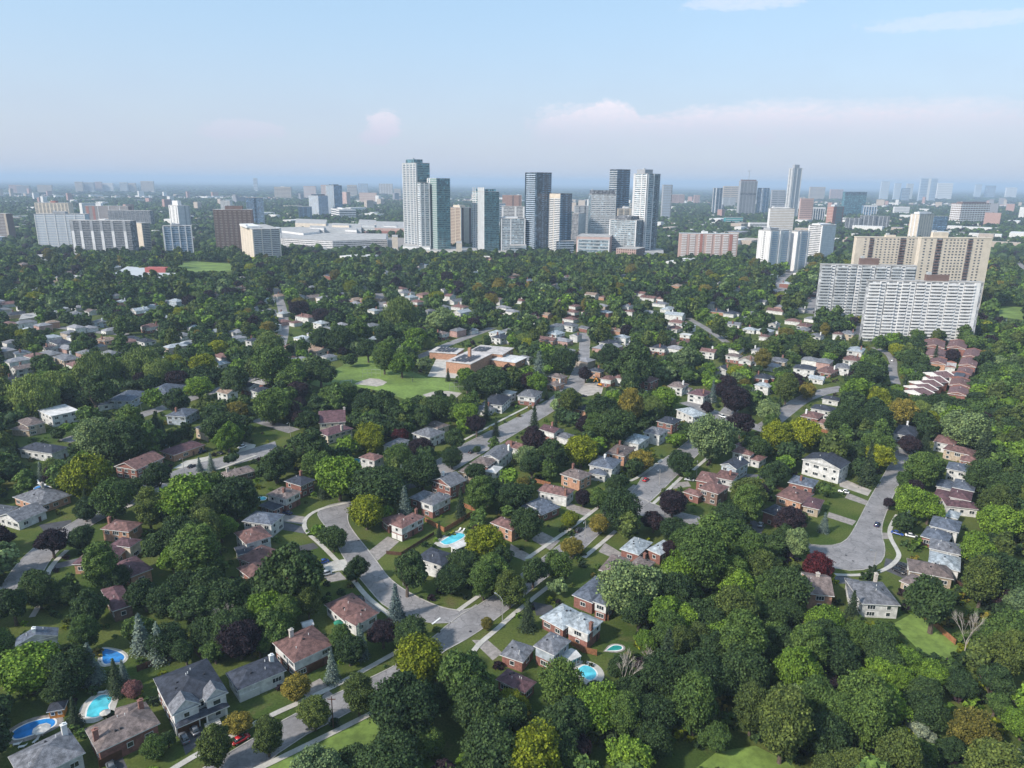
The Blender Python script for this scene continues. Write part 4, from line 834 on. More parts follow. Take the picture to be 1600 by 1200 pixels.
house('red-brown roofed white house with a brick chimney end', [((886, 777), (839, 767), (901, 766), 4.6, 'r', 'w', C(lower='k', chim=[(-.85, -.9, 'k')]))])
house('blue-grey roofed white house north of the parked red car', [((957, 734), (927, 720), (972, 719), 5.6, 'l', 'w', C(vents=2, chim=[(.1, .1, 'w')])), ((946, 744), (921, 737), (958, 730), 3.2, 'l', 'w', C(vents=0))])
house('brown-roofed orange brick house with red chimney in the middle row', [((976, 714), (949, 706), (993, 700), 5.0, 'b', 'o', C(vents=2, chim=[(-.9, -.2, 'k'), (.6, .5, 'k')]))])
house('grey-roofed house with a white dormer strip and open garage', [((845, 806), (812, 791), (875, 792), 3.4, 'l', 'k', C(vents=1)), ((838, 795), (822, 789), (862, 785), 4.8, 'l', 'w', C(vents=0))])
house('pale-grey roofed white house in the middle row', [((998, 695), (976, 687), (1016, 683), 4.6, 'p', 'w', C(vents=1))])
house('grey-roofed white two-storey house beside the navy-roofed brick one', [((1031, 681), (1007, 674), (1045, 672), 5.6, 'g', 'w', C(vents=1))])
house('navy-roofed brick house by the cross street', [((1051, 664), (1024, 659), (1065, 656), 5.4, 'n', 'k', C(vents=1))])
house('long pale-walled house with a bluish metal roof by the cross street', [((1083, 650), (1056, 640), (1087, 640), 5.4, 's', 'w', C(vents=0)) if False else ((1083, 652), (1056, 640), (1087, 640), 5.4, 'p', 'w', C(vents=0))])
house('brick wing house with a red-brown roof south of the white-walled one', [((1119, 757), (1087, 750), (1128, 742), 4.6, 'r', 'k', C(vents=1)), ((1145, 752), (1119, 743), (1154, 740), 5.2, 'r', 'w', C(vents=1, chim=[(-.2, -.5, 'k')]))])
house('red-roofed brick house with a row of white windows and a white porch', [((1122, 773), (1090, 764), (1140, 761), 5.6, 'r', 'b', C(vents=1)), ((1092, 777), (1067, 769), (1096, 769), 3.4, 'r', 'k', C(vents=0))])
house('charcoal gabled house with pale blue walls in the middle row', [((1151, 734), (1124, 727), (1171, 723), 5.8, 'n', 's', C(kind='gable', vents=2, chim=[(.5, -.3, 'w')]))])
house('red-brown roofed white house north of the charcoal gabled one', [((1173, 713), (1146, 704), (1184, 704), 5.4, 'r', 'w', C(vents=1)), ((1187, 722), (1172, 716), (1199, 714), 3.4, 'r', 'w', C(vents=0))])
house('maroon-roofed house partly behind the red-brown one', [((1165, 700), (1150, 694), (1190, 690), 5.2, 'm', 'w', C(vents=1))])
# --- right court
house('big white box house with navy roof under renovation', [((1313, 734), (1253, 718), (1322, 721), 7.2, 'n', 'w', C(vents=2, kind='gable', pitch=.3))])
house('navy-roofed red brick house next to the big white house', [((1270, 763), (1231, 754), (1283, 752), 4.2, 'l', 'k', C(vents=1, chim=[(-.5, .1, 'k')]))])
house('rust-roofed bungalow with brick wing by the blue spruce', [((1252, 787), (1211, 775), (1272, 772), 3.6, 'r', 'o', C(vents=2)), ((1280, 797), (1256, 786), (1288, 782), 3.6, 'm', 't', C(vents=1))])
house('dark brick house under the purple tree', [((1215, 808), (1190, 799), (1235, 797), 4.8, 'n', 'k', C(vents=1))])
house('orange brick house with a mauve roof at the edge of the ravine', [((1262, 928), (1250, 894), (1304, 934), 5.4, 'b', 'o', C(vents=1, kind='gable', chim=[(.0, .0, 's')]))])
house('large grey-roofed house beside the tall spruce at the ravine', [((1407, 947), (1345, 941), (1378, 910), 4.8, 'g', 'w', C(vents=3, chim=[(.95, -.6, 's')])), ((1350, 940), (1325, 928), (1342, 907), 3.6, 'g', 'w', C(vents=1))])
house('mauve-brown roofed tan brick house with two parked cars', [((1490, 906), (1421, 893), (1500, 888), 4.0, 'b', 't', C(vents=5)), ((1428, 918), (1405, 908), (1448, 906), 3.2, 'b', 't', C(vents=0))])
house('lightest grey roof of the east row', [((1500, 894), (1451, 876), (1501, 872), 4.0, 'p', 'w', C(vents=3))])
house('light grey roofed house with a glass terrace in the east row', [((1501, 868), (1452, 857), (1504, 852), 4.6, 'g', 'w', C(vents=3))])
house('dark grey hip-roofed house with a brick front wing in the east row', [((1498, 833), (1452, 822), (1503, 816), 5.4, 'l', 'w', C(vents=1)), ((1480, 850), (1436, 841), (1490, 834), 3.6, 'l', 'k', C(vents=1))])
house('white garden house roof north of the dark grey hip roof', [((1496, 812), (1478, 805), (1502, 802), 3.0, 'p', 'w', C(vents=0))])
house('maroon-roofed split house with two roof levels in the east row', [((1517, 784), (1483, 777), (1520, 770), 5.0, 'm', 'w', C(vents=1)), ((1530, 797), (1479, 791), (1536, 787), 3.6, 'm', 'w', C(vents=1)), ((1484, 783), (1458, 776), (1490, 770), 3.4, 'm', 'k', C(vents=0))])
house('navy-roofed white house in the east row', [((1522, 769), (1488, 762), (1526, 755), 4.8, 'l', 'w', C(vents=1)), ((1487, 765), (1462, 760), (1490, 753), 3.6, 'l', 'w', C(vents=0))])
house('tall white house with a slate roof at the top of the east row', [((1511, 739), (1477, 735), (1515, 728), 5.8, 'l', 'w', C(vents=1))])
house('rust-roofed brick house, longest at the north end of the east row', [((1520, 713), (1473, 702), (1522, 704), 4.8, 'r', 't', C(vents=1)), ((1532, 726), (1500, 720), (1534, 716), 3.4, 'r', 'k', C(vents=0))])
house('rust-roofed white house behind the long brick one', [((1492, 697), (1457, 692), (1499, 686), 4.8, 'r', 'w', C(vents=1))])
house('navy-roofed house with skylights beside the parked cars', [((1430, 684), (1395, 678), (1438, 670), 4.2, 'n', 'w', C(vents=2, chim=[(.8, .2, 'w')]))])
# --- left
house('brick house with maroon gable roof and two white upper windows', [((213, 735), (188, 725), (257, 715), 5.2, 'r', 'k', C(vents=2, kind='gable'))])
house('long maroon-roofed bungalow with an orange brick end', [((271, 712), (250, 705), (321, 695), 3.4, 'm', 'o', C(vents=2))])
house('low brown-roofed house south of the blue spruces', [((355, 748), (332, 742), (400, 736), 3.2, 'b', 'b', C(vents=2, chim=[(-.7, .1, 's')]))])
house('grey-roofed brick bungalow in front of the waterslide pool', [((62, 792), (20, 777), (113, 774), 3.4, 'g', 'o', C(vents=3, chim=[(.5, .5, 's')]))])
house('grey-green roofed white bungalow at the west edge', [((28, 817), (-4, 808), (71, 797), 3.4, 'g', 'w', C(vents=1, kind='gable'))])
house('second grey-green roof cut by the west edge', [((0, 806), (-30, 802), (25, 792), 3.4, 'g', 'w', C(vents=1))])
house('rust-roofed orange brick house with a rear balcony', [((201, 832), (157, 827), (214, 816), 4.8, 'r', 'o', C(vents=1, chim=[(.1, 1.0, 'k')]))])
house('purple-brown house with cream gable panel on the court', [((172, 883), (121, 875), (206, 851), 3.8, 'm', 'o', C(vents=2)), ((203, 856), (172, 852), (216, 843), 5.2, 'm', 'c', C(vents=1))])
house('purple-brown roofed house behind the rounded tree on the court', [((203, 903), (176, 882), (218, 874), 4.6, 'm', 'o', C(vents=2))])
house('southern purple-brown house deep under the trees', [((176, 956), (158, 922), (200, 930), 4.0, 'm', 'b', C(vents=1))])
house('charcoal-roofed house with skylights in the west', [((84, 710), (25, 701), (95, 697), 4.4, 'n', 'w', C(vents=4))])
house('beige two-level house at the west edge', [((45, 673), (16, 671), (62, 665), 3.4, 'b', 't', C(vents=1)), ((43, 667), (25, 658), (62, 656), 5.4, 'b', 't', C(vents=0))])
house('white modern flat-roofed house with big dark windows', [((80, 651), (58, 641), (118, 639), 6.2, 'w', 'w', C(kind='flat', vents=0))])
house('long navy-roofed house with white garage front', [((205, 627), (183, 618), (232, 612), 4.8, 'l', 's', C(vents=1)), ((262, 617), (235, 610), (291, 602), 3.4, 'l', 'w', C(vents=1))])
house('bright red walled house with a tan side', [((324, 674), (304, 668), (336, 672), 5.6, 'n', 't', C(kind='flat', vents=0))])
house('grey-blue house with navy roof near the bright red wall', [((290, 652), (268, 645), (313, 640), 5.0, 'l', 's', C(vents=1, chim=[(-.5, .3, 'k')]))])
house('big maroon gable with pink stucco near the school field', [((498, 662), (499, 645), (540, 655), 5.4, 'm', 'c', C(vents=0, kind='gable', chim=[(1.0, 0, 's')])), ((512, 682), (503, 672), (552, 670), 4.6, 'm', 'c', C(vents=1, chim=[(.2, -.9, 's')]))])
house('grey-roofed white house west of the middle street', [((672, 685), (643, 677), (688, 673), 5.2, 'g', 'w', C(vents=1))])
house('low pale-green roofed house beside the purple tree', [((615, 700), (602, 694), (640, 688), 5.0, 'g', 'w', C(vents=0))])
house('white house with grey roof and chimney east of the middle street', [((780, 720), (760, 708), (802, 702), 5.6, 'g', 'w', C(vents=1, kind='gable', chim=[(.6, -.9, 'w')]))])
house('brown-roofed brick house east of the middle street', [((762, 730), (738, 722), (778, 718), 5.2, 'b', 'k', C(vents=1)), ((775, 740), (758, 735), (786, 730), 3.2, 'w', 'w', C(vents=0))])
house('brown-roofed house south of the brown brick one', [((740, 742), (717, 736), (755, 732), 4.6, 'b', 't', C(vents=1))])
house('navy-roofed white house beside the school trees', [((785, 634), (758, 626), (800, 620), 5.0, 'n', 'w', C(vents=1))])
house('grey-roofed white garage house at the corner of the middle street', [((836, 622), (815, 613), (848, 612), 5.4, 'g', 'w', C(lower='k', vents=1))])
# --- smaller houses further out: (x, y of the roof, width in pixels, roof, wall, storeys)
SM = [(15, 473, 28, 'r', 'w', 1), (28, 489, 28, 'n', 't', 1), (143, 485, 18, 'b', 'w', 1), (218, 483, 22, 'p', 'w', 2), (238, 477, 16, 'p', 'w', 1), (236, 508, 24, 'r', 'w', 2), (155, 501, 18, 'g', 's', 2), (95, 533, 34, 'n', 'w', 2), (82, 541, 24, 'b', 'w', 1), (34, 549, 20, 's', 'w', 2),
 (104, 557, 40, 'g', 't', 2), (165, 529, 24, 't', 'o', 1), (204, 527, 20, 'n', 'w', 2), (228, 531, 24, 'n', 'w', 2), (33, 573, 24, 'b', 'w', 2), (345, 566, 22, 'p', 'w', 1), (390, 600, 20, 'n', 'w', 2), (355, 610, 24, 't', 'w', 2), (200, 657, 40, 'b', 'o', 1), (160, 628, 20, 'g', 'w', 1),
 (395, 530, 16, 'n', 'w', 2), (275, 469, 22, 'p', 's', 2), (20, 590, 22, 'n', 'w', 1), (436, 461, 20, 't', 'w', 1), (487, 463, 26, 'b', 't', 1), (478, 493, 30, 'r', 'w', 2), (502, 503, 20, 'p', 'w', 2), (555, 467, 24, 't', 'o', 1), (497, 545, 26, 't', 'c', 1), (514, 555, 16, 'g', 'w', 1), (690, 519, 18, 'b', 'w', 2), (777, 518, 20, 'p', 'w', 2), (782, 525, 24, 'n', 'w', 2),
 (696, 452, 18, 'g', 'w', 2), (700, 461, 20, 'r', 'w', 2), (712, 469, 22, 'g', 'w', 1), (718, 478, 24, 'r', 'w', 1), (722, 486, 26, 'p', 'w', 1), (626, 450, 18, 'r', 'w', 2), (634, 456, 20, 'g', 'w', 1), (642, 463, 18, 'p', 'w', 2), (652, 470, 18, 'r', 'w', 2), (778, 467, 18, 'b', 'w', 2), (412, 595, 26, 'f', 'k', 1), (407, 607, 16, 'n', 'w', 2), (682, 662, 30, 'b', 't', 1), (757, 636, 26, 'g', 'w', 1), (792, 611, 22, 'w', 'w', 2),
 (925, 459, 18, 't', 'w', 2), (943, 463, 12, 'r', 'o', 1), (895, 486, 16, 'r', 'w', 2), (899, 477, 16, 'r', 'w', 2), (892, 497, 20, 'r', 'w', 1), (888, 506, 26, 'g', 'w', 2), (868, 519, 24, 'p', 'w', 2), (855, 529, 30, 'r', 'o', 1), (972, 525, 20, 'p', 'w', 2), (951, 533, 24, 'n', 'w', 1), (987, 537, 18, 'g', 'w', 1), (1030, 541, 24, 'n', 'w', 2), (985, 485, 16, 'r', 'w', 2), (980, 477, 16, 'g', 'w', 2), (1000, 457, 22, 'r', 'w', 1), (1014, 464, 24, 'r', 'w', 1), (1032, 473, 22, 'g', 'w', 1), (1044, 481, 26, 'p', 'w', 1), (1055, 490, 28, 'p', 'w', 2), (1058, 502, 26, 'r', 'w', 2), (1054, 511, 22, 'r', 'w', 1), (1073, 521, 14, 'w', 'w', 2),
 (1108, 547, 22, 'r', 'w', 2), (1147, 554, 20, 'b', 'w', 2), (1168, 560, 24, 't', 'w', 2), (1130, 574, 18, 'n', 'w', 2), (1192, 587, 26, 'n', 'k', 1), (1194, 600, 18, 'p', 'w', 2), (871, 586, 24, 'b', 'o', 2), (868, 598, 18, 'b', 'o', 1), (932, 577, 16, 'n', 'o', 2), (951, 589, 14, 'r', 'w', 2), (972, 588, 16, 'r', 'w', 2), (1012, 591, 28, 'r', 'k', 2), (1060, 600, 28, 'b', 'w', 2), (1094, 612, 32, 'm', 'w', 2), (912, 636, 24, 'n', 'o', 1), (862, 669, 28, 'm', 'w', 2), (884, 679, 20, 'g', 'w', 1), (806, 694, 18, 'r', 'w', 1), (1120, 485, 24, 'n', 'o', 1), (1142, 488, 22, 'n', 'w', 1), (1148, 505, 18, 'g', 'w', 2), (1172, 513, 18, 'p', 'w', 1), (1113, 473, 16, 'g', 'w', 2),
 (1215, 561, 26, 'g', 't', 2), (1258, 573, 30, 'n', 'w', 2), (1294, 577, 42, 'r', 'k', 1), (1277, 589, 14, 'p', 'w', 1), (1318, 571, 26, 'g', 'w', 2), (1338, 545, 30, 'p', 'w', 2), (1331, 559, 28, 'r', 'w', 1), (1310, 520, 14, 'r', 'w', 2), (1326, 519, 22, 'g', 't', 2), (1276, 523, 22, 'g', 'w', 1), (1257, 507, 26, 'r', 'w', 2), (1240, 500, 22, 'r', 'w', 1), (1213, 484, 26, 'r', 'w', 1), (1287, 636, 30, 'n', 'w', 2), (1270, 647, 30, 'r', 'k', 2), (1290, 658, 26, 'r', 't', 1), (1300, 621, 20, 'n', 'w', 1),
 (1070, 438, 16, 'b', 'o', 1), (1058, 445, 16, 't', 'o', 1), (1035, 447, 14, 'r', 'o', 2), (975, 430, 14, 'g', 'w', 1), (885, 432, 16, 'b', 'w', 1), (1100, 452, 14, 'p', 'w', 2), (1190, 470, 16, 'g', 'w', 1), (1185, 545, 18, 'g', 'w', 1), (745, 425, 12, 'p', 'w', 1), (660, 413, 20, 'p', 'w', 2), (602, 424, 16, 'g', 'w', 2), (615, 422, 12, 't', 'w', 1), (648, 418, 16, 'b', 'w', 1), (512, 443, 12, 'p', 'w', 1), (555, 425, 10, 'p', 'w', 1), (490, 410, 12, 'p', 'w', 1), (570, 448, 14, 'g', 'w', 1), (529, 452, 10, 'g', 'w', 1), (790, 447, 12, 'g', 'w', 1), (1210, 505, 14, 'g', 'w', 1), (1150, 450, 14, 'n', 'w', 1), (1120, 440, 12, 'g', 'w', 1)]
HRND2 = random.Random(5)
GRID = math.atan2((G(890, 840) - G(480, 1125)).y, (G(890, 840) - G(480, 1125)).x)
ORD = ['first', 'second', 'third', 'fourth', 'fifth', 'sixth', 'seventh', 'eighth', 'ninth', 'tenth', 'eleventh', 'twelfth', 'thirteenth', 'fourteenth', 'fifteenth', 'sixteenth', 'seventeenth', 'eighteenth', 'nineteenth', 'twentieth']
SMALL = []
def small_house(x, y, wp, roof, wall, st, detail=1, a=None, name='house', clear=True):
    h = 5.2 if st == 2 else 3.2; c = G(x, y, h + .8)
    if roof == 's': roof = 'l'
    sc = F_PX / PX((c.x, c.y, h))[2]; w = min(20, max(9, wp / sc)); d = min(w * .8, 10.5)
    ang = GRID + (math.pi / 2 if HRND2.random() < .5 else 0) + R(HRND2.uniform(-8, 8)) if a is None else a
    flat = roof in ('w', 'f')
    rt = thing(name, 'house', 'house', (c.x, c.y, 0), ang)
    ch = [(HRND2.uniform(-.5, .5), HRND2.choice([-.7, .7]), HRND2.choice([M_CHIM, M_CHIM, M_TRIM]))] if not flat and HRND2.random() < .6 else None
    block(rt, 0, 0, 0, w, d, h, roof, wall, kind='flat' if flat else HRND2.choice(['hip', 'hip', 'hip', 'gable']), detail=detail, lower='k' if st == 2 and wall == 'w' and HRND2.random() < .4 else None, chim=ch, vents=1 if detail else 0)
    if HRND2.random() < .45 and w > 11:
        block(rt, w * .25, -d * .55, 0, w * .45, d * .5, 2.9, roof, wall, kind='flat' if flat else 'hip', detail=0)
    q = []
    for sx_, sy_ in ((-1, -1), (1, -1), (1, 1), (-1, 1)):
        X, Y = sx_ * (w / 2 + .6), sy_ * (d / 2 + .6); q.append((c.x + math.cos(ang) * X - math.sin(ang) * Y, c.y + math.sin(ang) * X + math.cos(ang) * Y))
    NOBASE.append(q)
    if clear: CLEAR.append([PX((p[0], p[1], h + 1))[:2] for p in q]); CLEAR.append([PX((p[0], p[1], h * .5))[:2] for p in q])
    SMALL.append((x, y, rt, roof, wall, st)); return rt
for s in SM: small_house(*s, detail=1 if s[1] > 500 else 0)
# houses glimpsed between the crowns of the far blocks
rr = random.Random(21); tries = 0; extra = 0; taken = [(s[0], s[1]) for s in SM]
while extra < 78 and tries < 3000:
    tries += 1; y = 385 + 150 * rr.random() ** 1.3; x = rr.uniform(5, 1275)
    if y < 405 and not (430 < x < 1260): continue
    if 270 < x < 440 and y < 432: continue
    if 1275 < x: continue
    if 640 < x < 780 and 530 < y: continue
    if y > 440 and 150 < x < 280 and y < 455: continue
    if any(abs(x - a) < 20 and abs(y - b_) < 8 for a, b_ in taken): continue
    taken.append((x, y)); extra += 1
    small_house(x, y, 16, rr.choice('ggpprrbnlt'), rr.choice('wwwwkot'), rr.choice([1, 1, 2]), detail=0, clear=rr.random() < .6)

# houses past the first three hundred: only their places here, built with the far roofs
FARH = []; tries = 0
while len(FARH) < 260 and tries < 9000:
    tries += 1; y = 398 + 175 * rr.random() ** 1.5; x = rr.uniform(-10, 1590)
    if 270 < x < 440 and y < 430 or 640 < x < 820 and y > 520 or 480 < x < 660 and y > 545 or x > 1275 and y < 560 or x > 1390: continue
    if any(abs(x - a) < 17 and abs(y - b_) < 6.5 for a, b_ in taken): continue
    p = G(x, y, 4); taken.append((x, y)); a = GRID + rr.choice([0, math.pi / 2]) + rr.uniform(-.1, .1); w_, d_, h_ = rr.uniform(10, 16), rr.uniform(8, 10.5), rr.choice([3.4, 5.4])
    FARH.append((p.x, p.y, a, w_, d_, h_, rr.choice([0, 0, 0, 1, 2]), rr.choice([3, 3, 4, 5, 5, 6]))); c_, s_ = math.cos(a), math.sin(a)
    q = [(p.x + c_ * u - s_ * v, p.y + s_ * u + c_ * v) for u, v in ((-w_ / 2, -d_ / 2), (w_ / 2, -d_ / 2), (w_ / 2, d_ / 2), (-w_ / 2, d_ / 2))]
    NOBASE.append(q)
    if rr.random() < .36: CLEAR.append([PX((u, v, h_ + 1))[:2] for u, v in q])
# front gables, porch and steps of the modern house
def loc_block(root, x, y, w, d, h, roof, wall, kind, **k): return block(root, x, y, 0, w, d, h, roof, wall, kind=kind, detail=k.pop('detail', 1), **k)
_w = [c for c in hr.children if c.name.startswith('wall')][0]; hw, hd = _w.dimensions.x / 2, _w.dimensions.y / 2
loc_block(hr, -hw * .55, -hd - .3, 5.6, 3.2, 6.4, 'g', 'w', 'gabley', sides='S', pitch=.85); loc_block(hr, hw * .62, -hd - .3, 4.6, 3.2, 6.4, 'g', 'w', 'gabley', sides='S', pitch=.85)
put('porch_roof', roof_mesh(hw * 2 - .6, 2.4, 3.1, 'hip', ROOF['n'], WALL['w'], pitch=.5)[0], hr, (0, -hd - 1.5, 0))
put('porch_column', MB().box(-.2, .2, -.2, .2, 0, 3.1).mesh('porch_column', M_TRIM), hr, (hw * .15, -hd - 2.7, 0)); put('porch_column', MB().box(-.2, .2, -.2, .2, 0, 3.1).mesh('porch_column', M_TRIM), hr, (hw * .9, -hd - 2.7, 0))
mb = MB(); [mb.box(-1.8, 1.8, -i * .45 - .45, -i * .45, 0, 1.0 - i * .2) for i in range(5)]; put('porch_steps', mb.mesh('porch_steps', M_CONC), hr, (hw * .3, -hd - 2.8, 0))
put('garage_door', win_mesh(4.9, 2.2, 'garageb'), hr, (-hw * .55, -hd - 1.95, 0))
# school
def building(label, blocks, name, cat):
    root = None
    for k, (N, L, Rp, h, roof, wall, opt) in enumerate(blocks):
        c, rz, w, d = rect_from(N, L, Rp, h)
        if k == 0: root = thing(name, label, cat, (c.x, c.y, 0), rz); b0 = (c.x, c.y, rz)
        dx, dy = c.x - b0[0], c.y - b0[1]; cs, sn = math.cos(-b0[2]), math.sin(-b0[2])
        ro = block(root, cs * dx - sn * dy, sn * dx + cs * dy, rz - b0[2], w, d, h + .02 * k, roof, wall, kind=opt.get('kind', 'flat'), detail=opt.get('detail', 1), sides=opt.get('sides', 'SE'), vents=3, pitch=opt.get('pitch', .4))
        if opt.get('solar'):
            u0, u1, v0, v1 = opt['solar']; nx, ny = 9, 6
            pm = MB().box(-w * (u1 - u0) / nx * .42, w * (u1 - u0) / nx * .42, -d * (v1 - v0) / ny * .34, d * (v1 - v0) / ny * .34, .35, .5).mesh('solar_panel', M_SOLAR)
            for i in range(nx):
                for j in range(ny):
                    if (i * 7 + j * 3) % 11 == 0: continue
                    put('solar_panel', pm, ro, (-w / 2 + w * (u0 + (u1 - u0) * (i + .5) / nx), -d / 2 + d * (v0 + (v1 - v0) * (j + .5) / ny), h + .3))
        q = [(c.x + math.cos(rz) * x - math.sin(rz) * y, c.y + math.sin(rz) * x + math.cos(rz) * y) for x, y in ((-w / 2 - 1, -d / 2 - 1), (w / 2 + 1, -d / 2 - 1), (w / 2 + 1, d / 2 + 1), (-w / 2 - 1, d / 2 + 1))]
        NOBASE.append(q); CLEAR.append([PX((x, y, h))[:2] for x, y in q]); CLEAR.append([PX((x, y, h * .3))[:2] for x, y in q])
    return root
M_SOLAR = mat('solar_cells', (.055, .06, .08), rough=.45, spec=.3, var=.2)
sch = building('orange brick school with flat roofs and rows of solar panels', [((735, 569), (694, 566), (769, 552), 8, 'f', 'o', dict(solar=(.05, .62, .12, .85), sides='E')), ((713, 553), (671, 550), (722, 545), 5, 'f', 'o', dict(solar=(.1, .9, .15, .85), sides='S')),
    ((785, 554), (733, 549), (812, 545), 7, 'f', 'o', dict(solar=(.05, .7, .55, .95), sides='SE')), ((805, 567), (768, 562), (820, 558), 4.5, 'w', 'o', dict(sides='S'))], 'school', 'school')
cc = G(788, 553, 7); put('chimney', MB().box(-1, 1, -1, 1, 0, 15).mesh('chimney', WALL['o']), sch, sch.matrix_world.inverted() @ Vector((0, 0, 0)) if False else (0, 0, 0))
_ch = sch.children[-1]; _l = cc - sch.location; _a = -sch.rotation_euler.z; _ch.location = (_l.x * math.cos(_a) - _l.y * math.sin(_a), _l.x * math.sin(_a) + _l.y * math.cos(_a), 0)
# townhouses
def townhouse(label, N, L, Rp, h=6, roof='v', wall='k', kind='gable', solar=False, white=False):
    c, rz, w, d = rect_from(N, L, Rp, h); w, d = min(max(w, 6), 30), min(max(d, 6), 14)
    r = thing('townhouse', label, 'townhouse', (c.x, c.y, 0), rz, 'maroon-roofed townhouses')
    ro = block(r, 0, 0, 0, w, d, h, roof, wall, kind=kind, detail=1, vents=2, sides='SE', pitch=.3)
    for s in (-1, 1): put('fire_wall', MB().poly([(0, -d / 2 - .6, h - .1), (0, d / 2 + .6, h - .1), (0, d / 2 + .6, h + .7), (0, 0, h + .7 + d * .15), (0, -d / 2 - .6, h + .7)]).poly([(.3, -d / 2 - .6, h + .7), (0, -d / 2 - .6, h + .7), (0, 0, h + .7 + d * .15), (.3, 0, h + .7 + d * .15)][::-1]).poly([(.3, d / 2 + .6, h + .7), (0, d / 2 + .6, h + .7), (0, 0, h + .7 + d * .15), (.3, 0, h + .7 + d * .15)]).mesh('fire_wall', M_TRIM if white else WALL['k']), r, (s * (w / 2 + .4), 0, 0))
    if solar: put('solar_panel', MB().box(-w * .42, w * .42, -d * .3, d * .3, h + 1.0, h + 1.15).mesh('solar_panel', M_SOLAR), ro, (0, 0, 0))
    q = [(c.x + math.cos(rz) * x - math.sin(rz) * y, c.y + math.sin(rz) * x + math.cos(rz) * y) for x, y in ((-w / 2, -d / 2), (w / 2, -d / 2), (w / 2, d / 2), (-w / 2, d / 2))]
    NOBASE.append(q); CLEAR.append([PX((x, y, h))[:2] for x, y in q])
for k, (L, N) in enumerate([((1440, 583), (1472, 592)), ((1430, 590), (1461, 600)), ((1421, 597), (1452, 606)), ((1413, 604), (1446, 613)), ((1409, 612), (1444, 620))]):
    townhouse('%s unit from the back of the stepped south-west townhouse row' % ORD[k], N, L, (N[0] + 5, N[1] - 7), 6, white=True)
townhouse('red-roofed townhouse block with a white parapet, east side of the south court', (1514, 606), (1482, 607), (1517, 596), 6, 'r')
townhouse('southernmost townhouse block, white gutter along its low edge', (1510, 619), (1478, 622), (1514, 609), 6)
townhouse('townhouse block with dark solar panels across its roof', (1510, 594), (1481, 595), (1514, 586), 6, 'v', 'w', 'flat', True)
townhouse('north-east townhouse block in the back row under the trees', (1508, 546), (1479, 545), (1512, 536), 6)
townhouse('north-west townhouse block in the back row', (1477, 545), (1441, 543), (1478, 535), 6)
townhouse('townhouse block on the west side of the north court, upper part', (1475, 561), (1446, 557), (1478, 549), 6)
townhouse('townhouse block on the west side of the north court, lower part', (1477, 570), (1453, 567), (1479, 562), 5.5, 'v', 'o')
townhouse('east townhouse block of the north court, upper part', (1528, 560), (1502, 562), (1533, 549), 6)
townhouse('east townhouse block of the north court, middle part', (1524, 574), (1496, 576), (1528, 563), 6)
townhouse('orange brick end block of the east townhouse column', (1516, 587), (1492, 588), (1520, 578), 5, 'v', 'o')
townhouse('small white-fronted townhouse between the two courts', (1492, 575), (1477, 575), (1493, 568), 5, 'f', 'w', 'flat')
# pools
def pool(label, pts, water, deck, grow=1.35, name='swimming_pool'):
    ps = smooth([G(*p) for p in pts + [pts[0]]], 2)[:-1]; c = sum(ps, Vector()) / len(ps)
    r = thing(name, label, 'swimming pool', (c.x, c.y, 0)); q = [(p.x - c.x, p.y - c.y) for p in ps]
    def flat(s, z, nm, m):
        q2 = []
        for x, y in q: l = math.hypot(x, y); k = 1 + s / l; q2.append((x * k, y * k))
        me = MB().poly([(x, y, z) for x, y in q2]).mesh(nm, m)
        if me.polygons[0].normal.z < 0: me.flip_normals()
        put(nm, me, r)
    if grow: flat(grow, .05, 'deck', deck)
    flat(.45, .10, 'coping', M_TRIM); flat(0, .13, 'water', water)
    NOBASE.append([(p.x, p.y) for p in ps]); CLEAR.append([PX(p)[:2] for p in ps]); return r, c
def Z(pts, ox, oy): return [(ox + a / 4, oy + b / 4) for a, b in pts]
pool('kidney-shaped turquoise pool with a stone deck', Z([(540, 880), (550, 820), (600, 760), (650, 742), (700, 750), (695, 785), (672, 812), (684, 838), (655, 855), (600, 888)], 0, 900), M_POOLW, M_CONC, 2.0)
pool('long blue pool with rounded ends behind the grey bungalow', Z([(75, 1000), (90, 965), (190, 915), (310, 888), (350, 905), (335, 945), (210, 990), (100, 1027)], 0, 900), M_POOLB, M_PAVE, 1.8)
pool('blue pool half hidden by spruces', Z([(640, 470), (655, 450), (785, 492), (765, 540), (700, 545), (640, 555)], 0, 900), M_POOLB, M_CONC, 1.2)
pool('rectangular turquoise pool beside the cedar fence', [(688, 847), (713, 832), (728, 835), (722, 842), (698, 853)], M_POOLW, M_CONC, 2.6)
pool('sliver of turquoise pool beside the navy-roofed white house', [(646, 872), (658, 872), (655, 880), (645, 880)], M_POOLW, M_CONC, .6)
pool('round-cornered pale blue pool at the forest edge', Z([(415, 582), (450, 556), (500, 572), (532, 610), (518, 642), (482, 656), (430, 622)], 800, 900), M_POOLW, M_CONC, 2.2)
pool('green-tinted pool shaded by trees', Z([(588, 468), (635, 432), (690, 440), (683, 466)], 800, 900), mat('green_pool_water', (.03, .30, .28), rough=.05, spec=.6), M_PAVE, 1.0)
pool('small teal pool behind the brown-roofed white house', [(547, 722), (552, 716), (563, 718), (561, 724)], M_POOLW, M_CONC, .6)
pool('small light blue pool west of the grey-brown roofed house', [(402, 781), (405, 776), (417, 777), (414, 782)], M_POOLW, M_CONC, .5)
_, pc = pool('blue pool with a curly waterslide', [(52, 765), (58, 759), (78, 760), (77, 765)], M_POOLB, M_CONC, .8)
pool('small turquoise pool in the western yards', [(246, 697), (252, 693), (262, 695), (258, 699)], M_POOLW, M_CONC, .5)
mb = MB(); pr = None
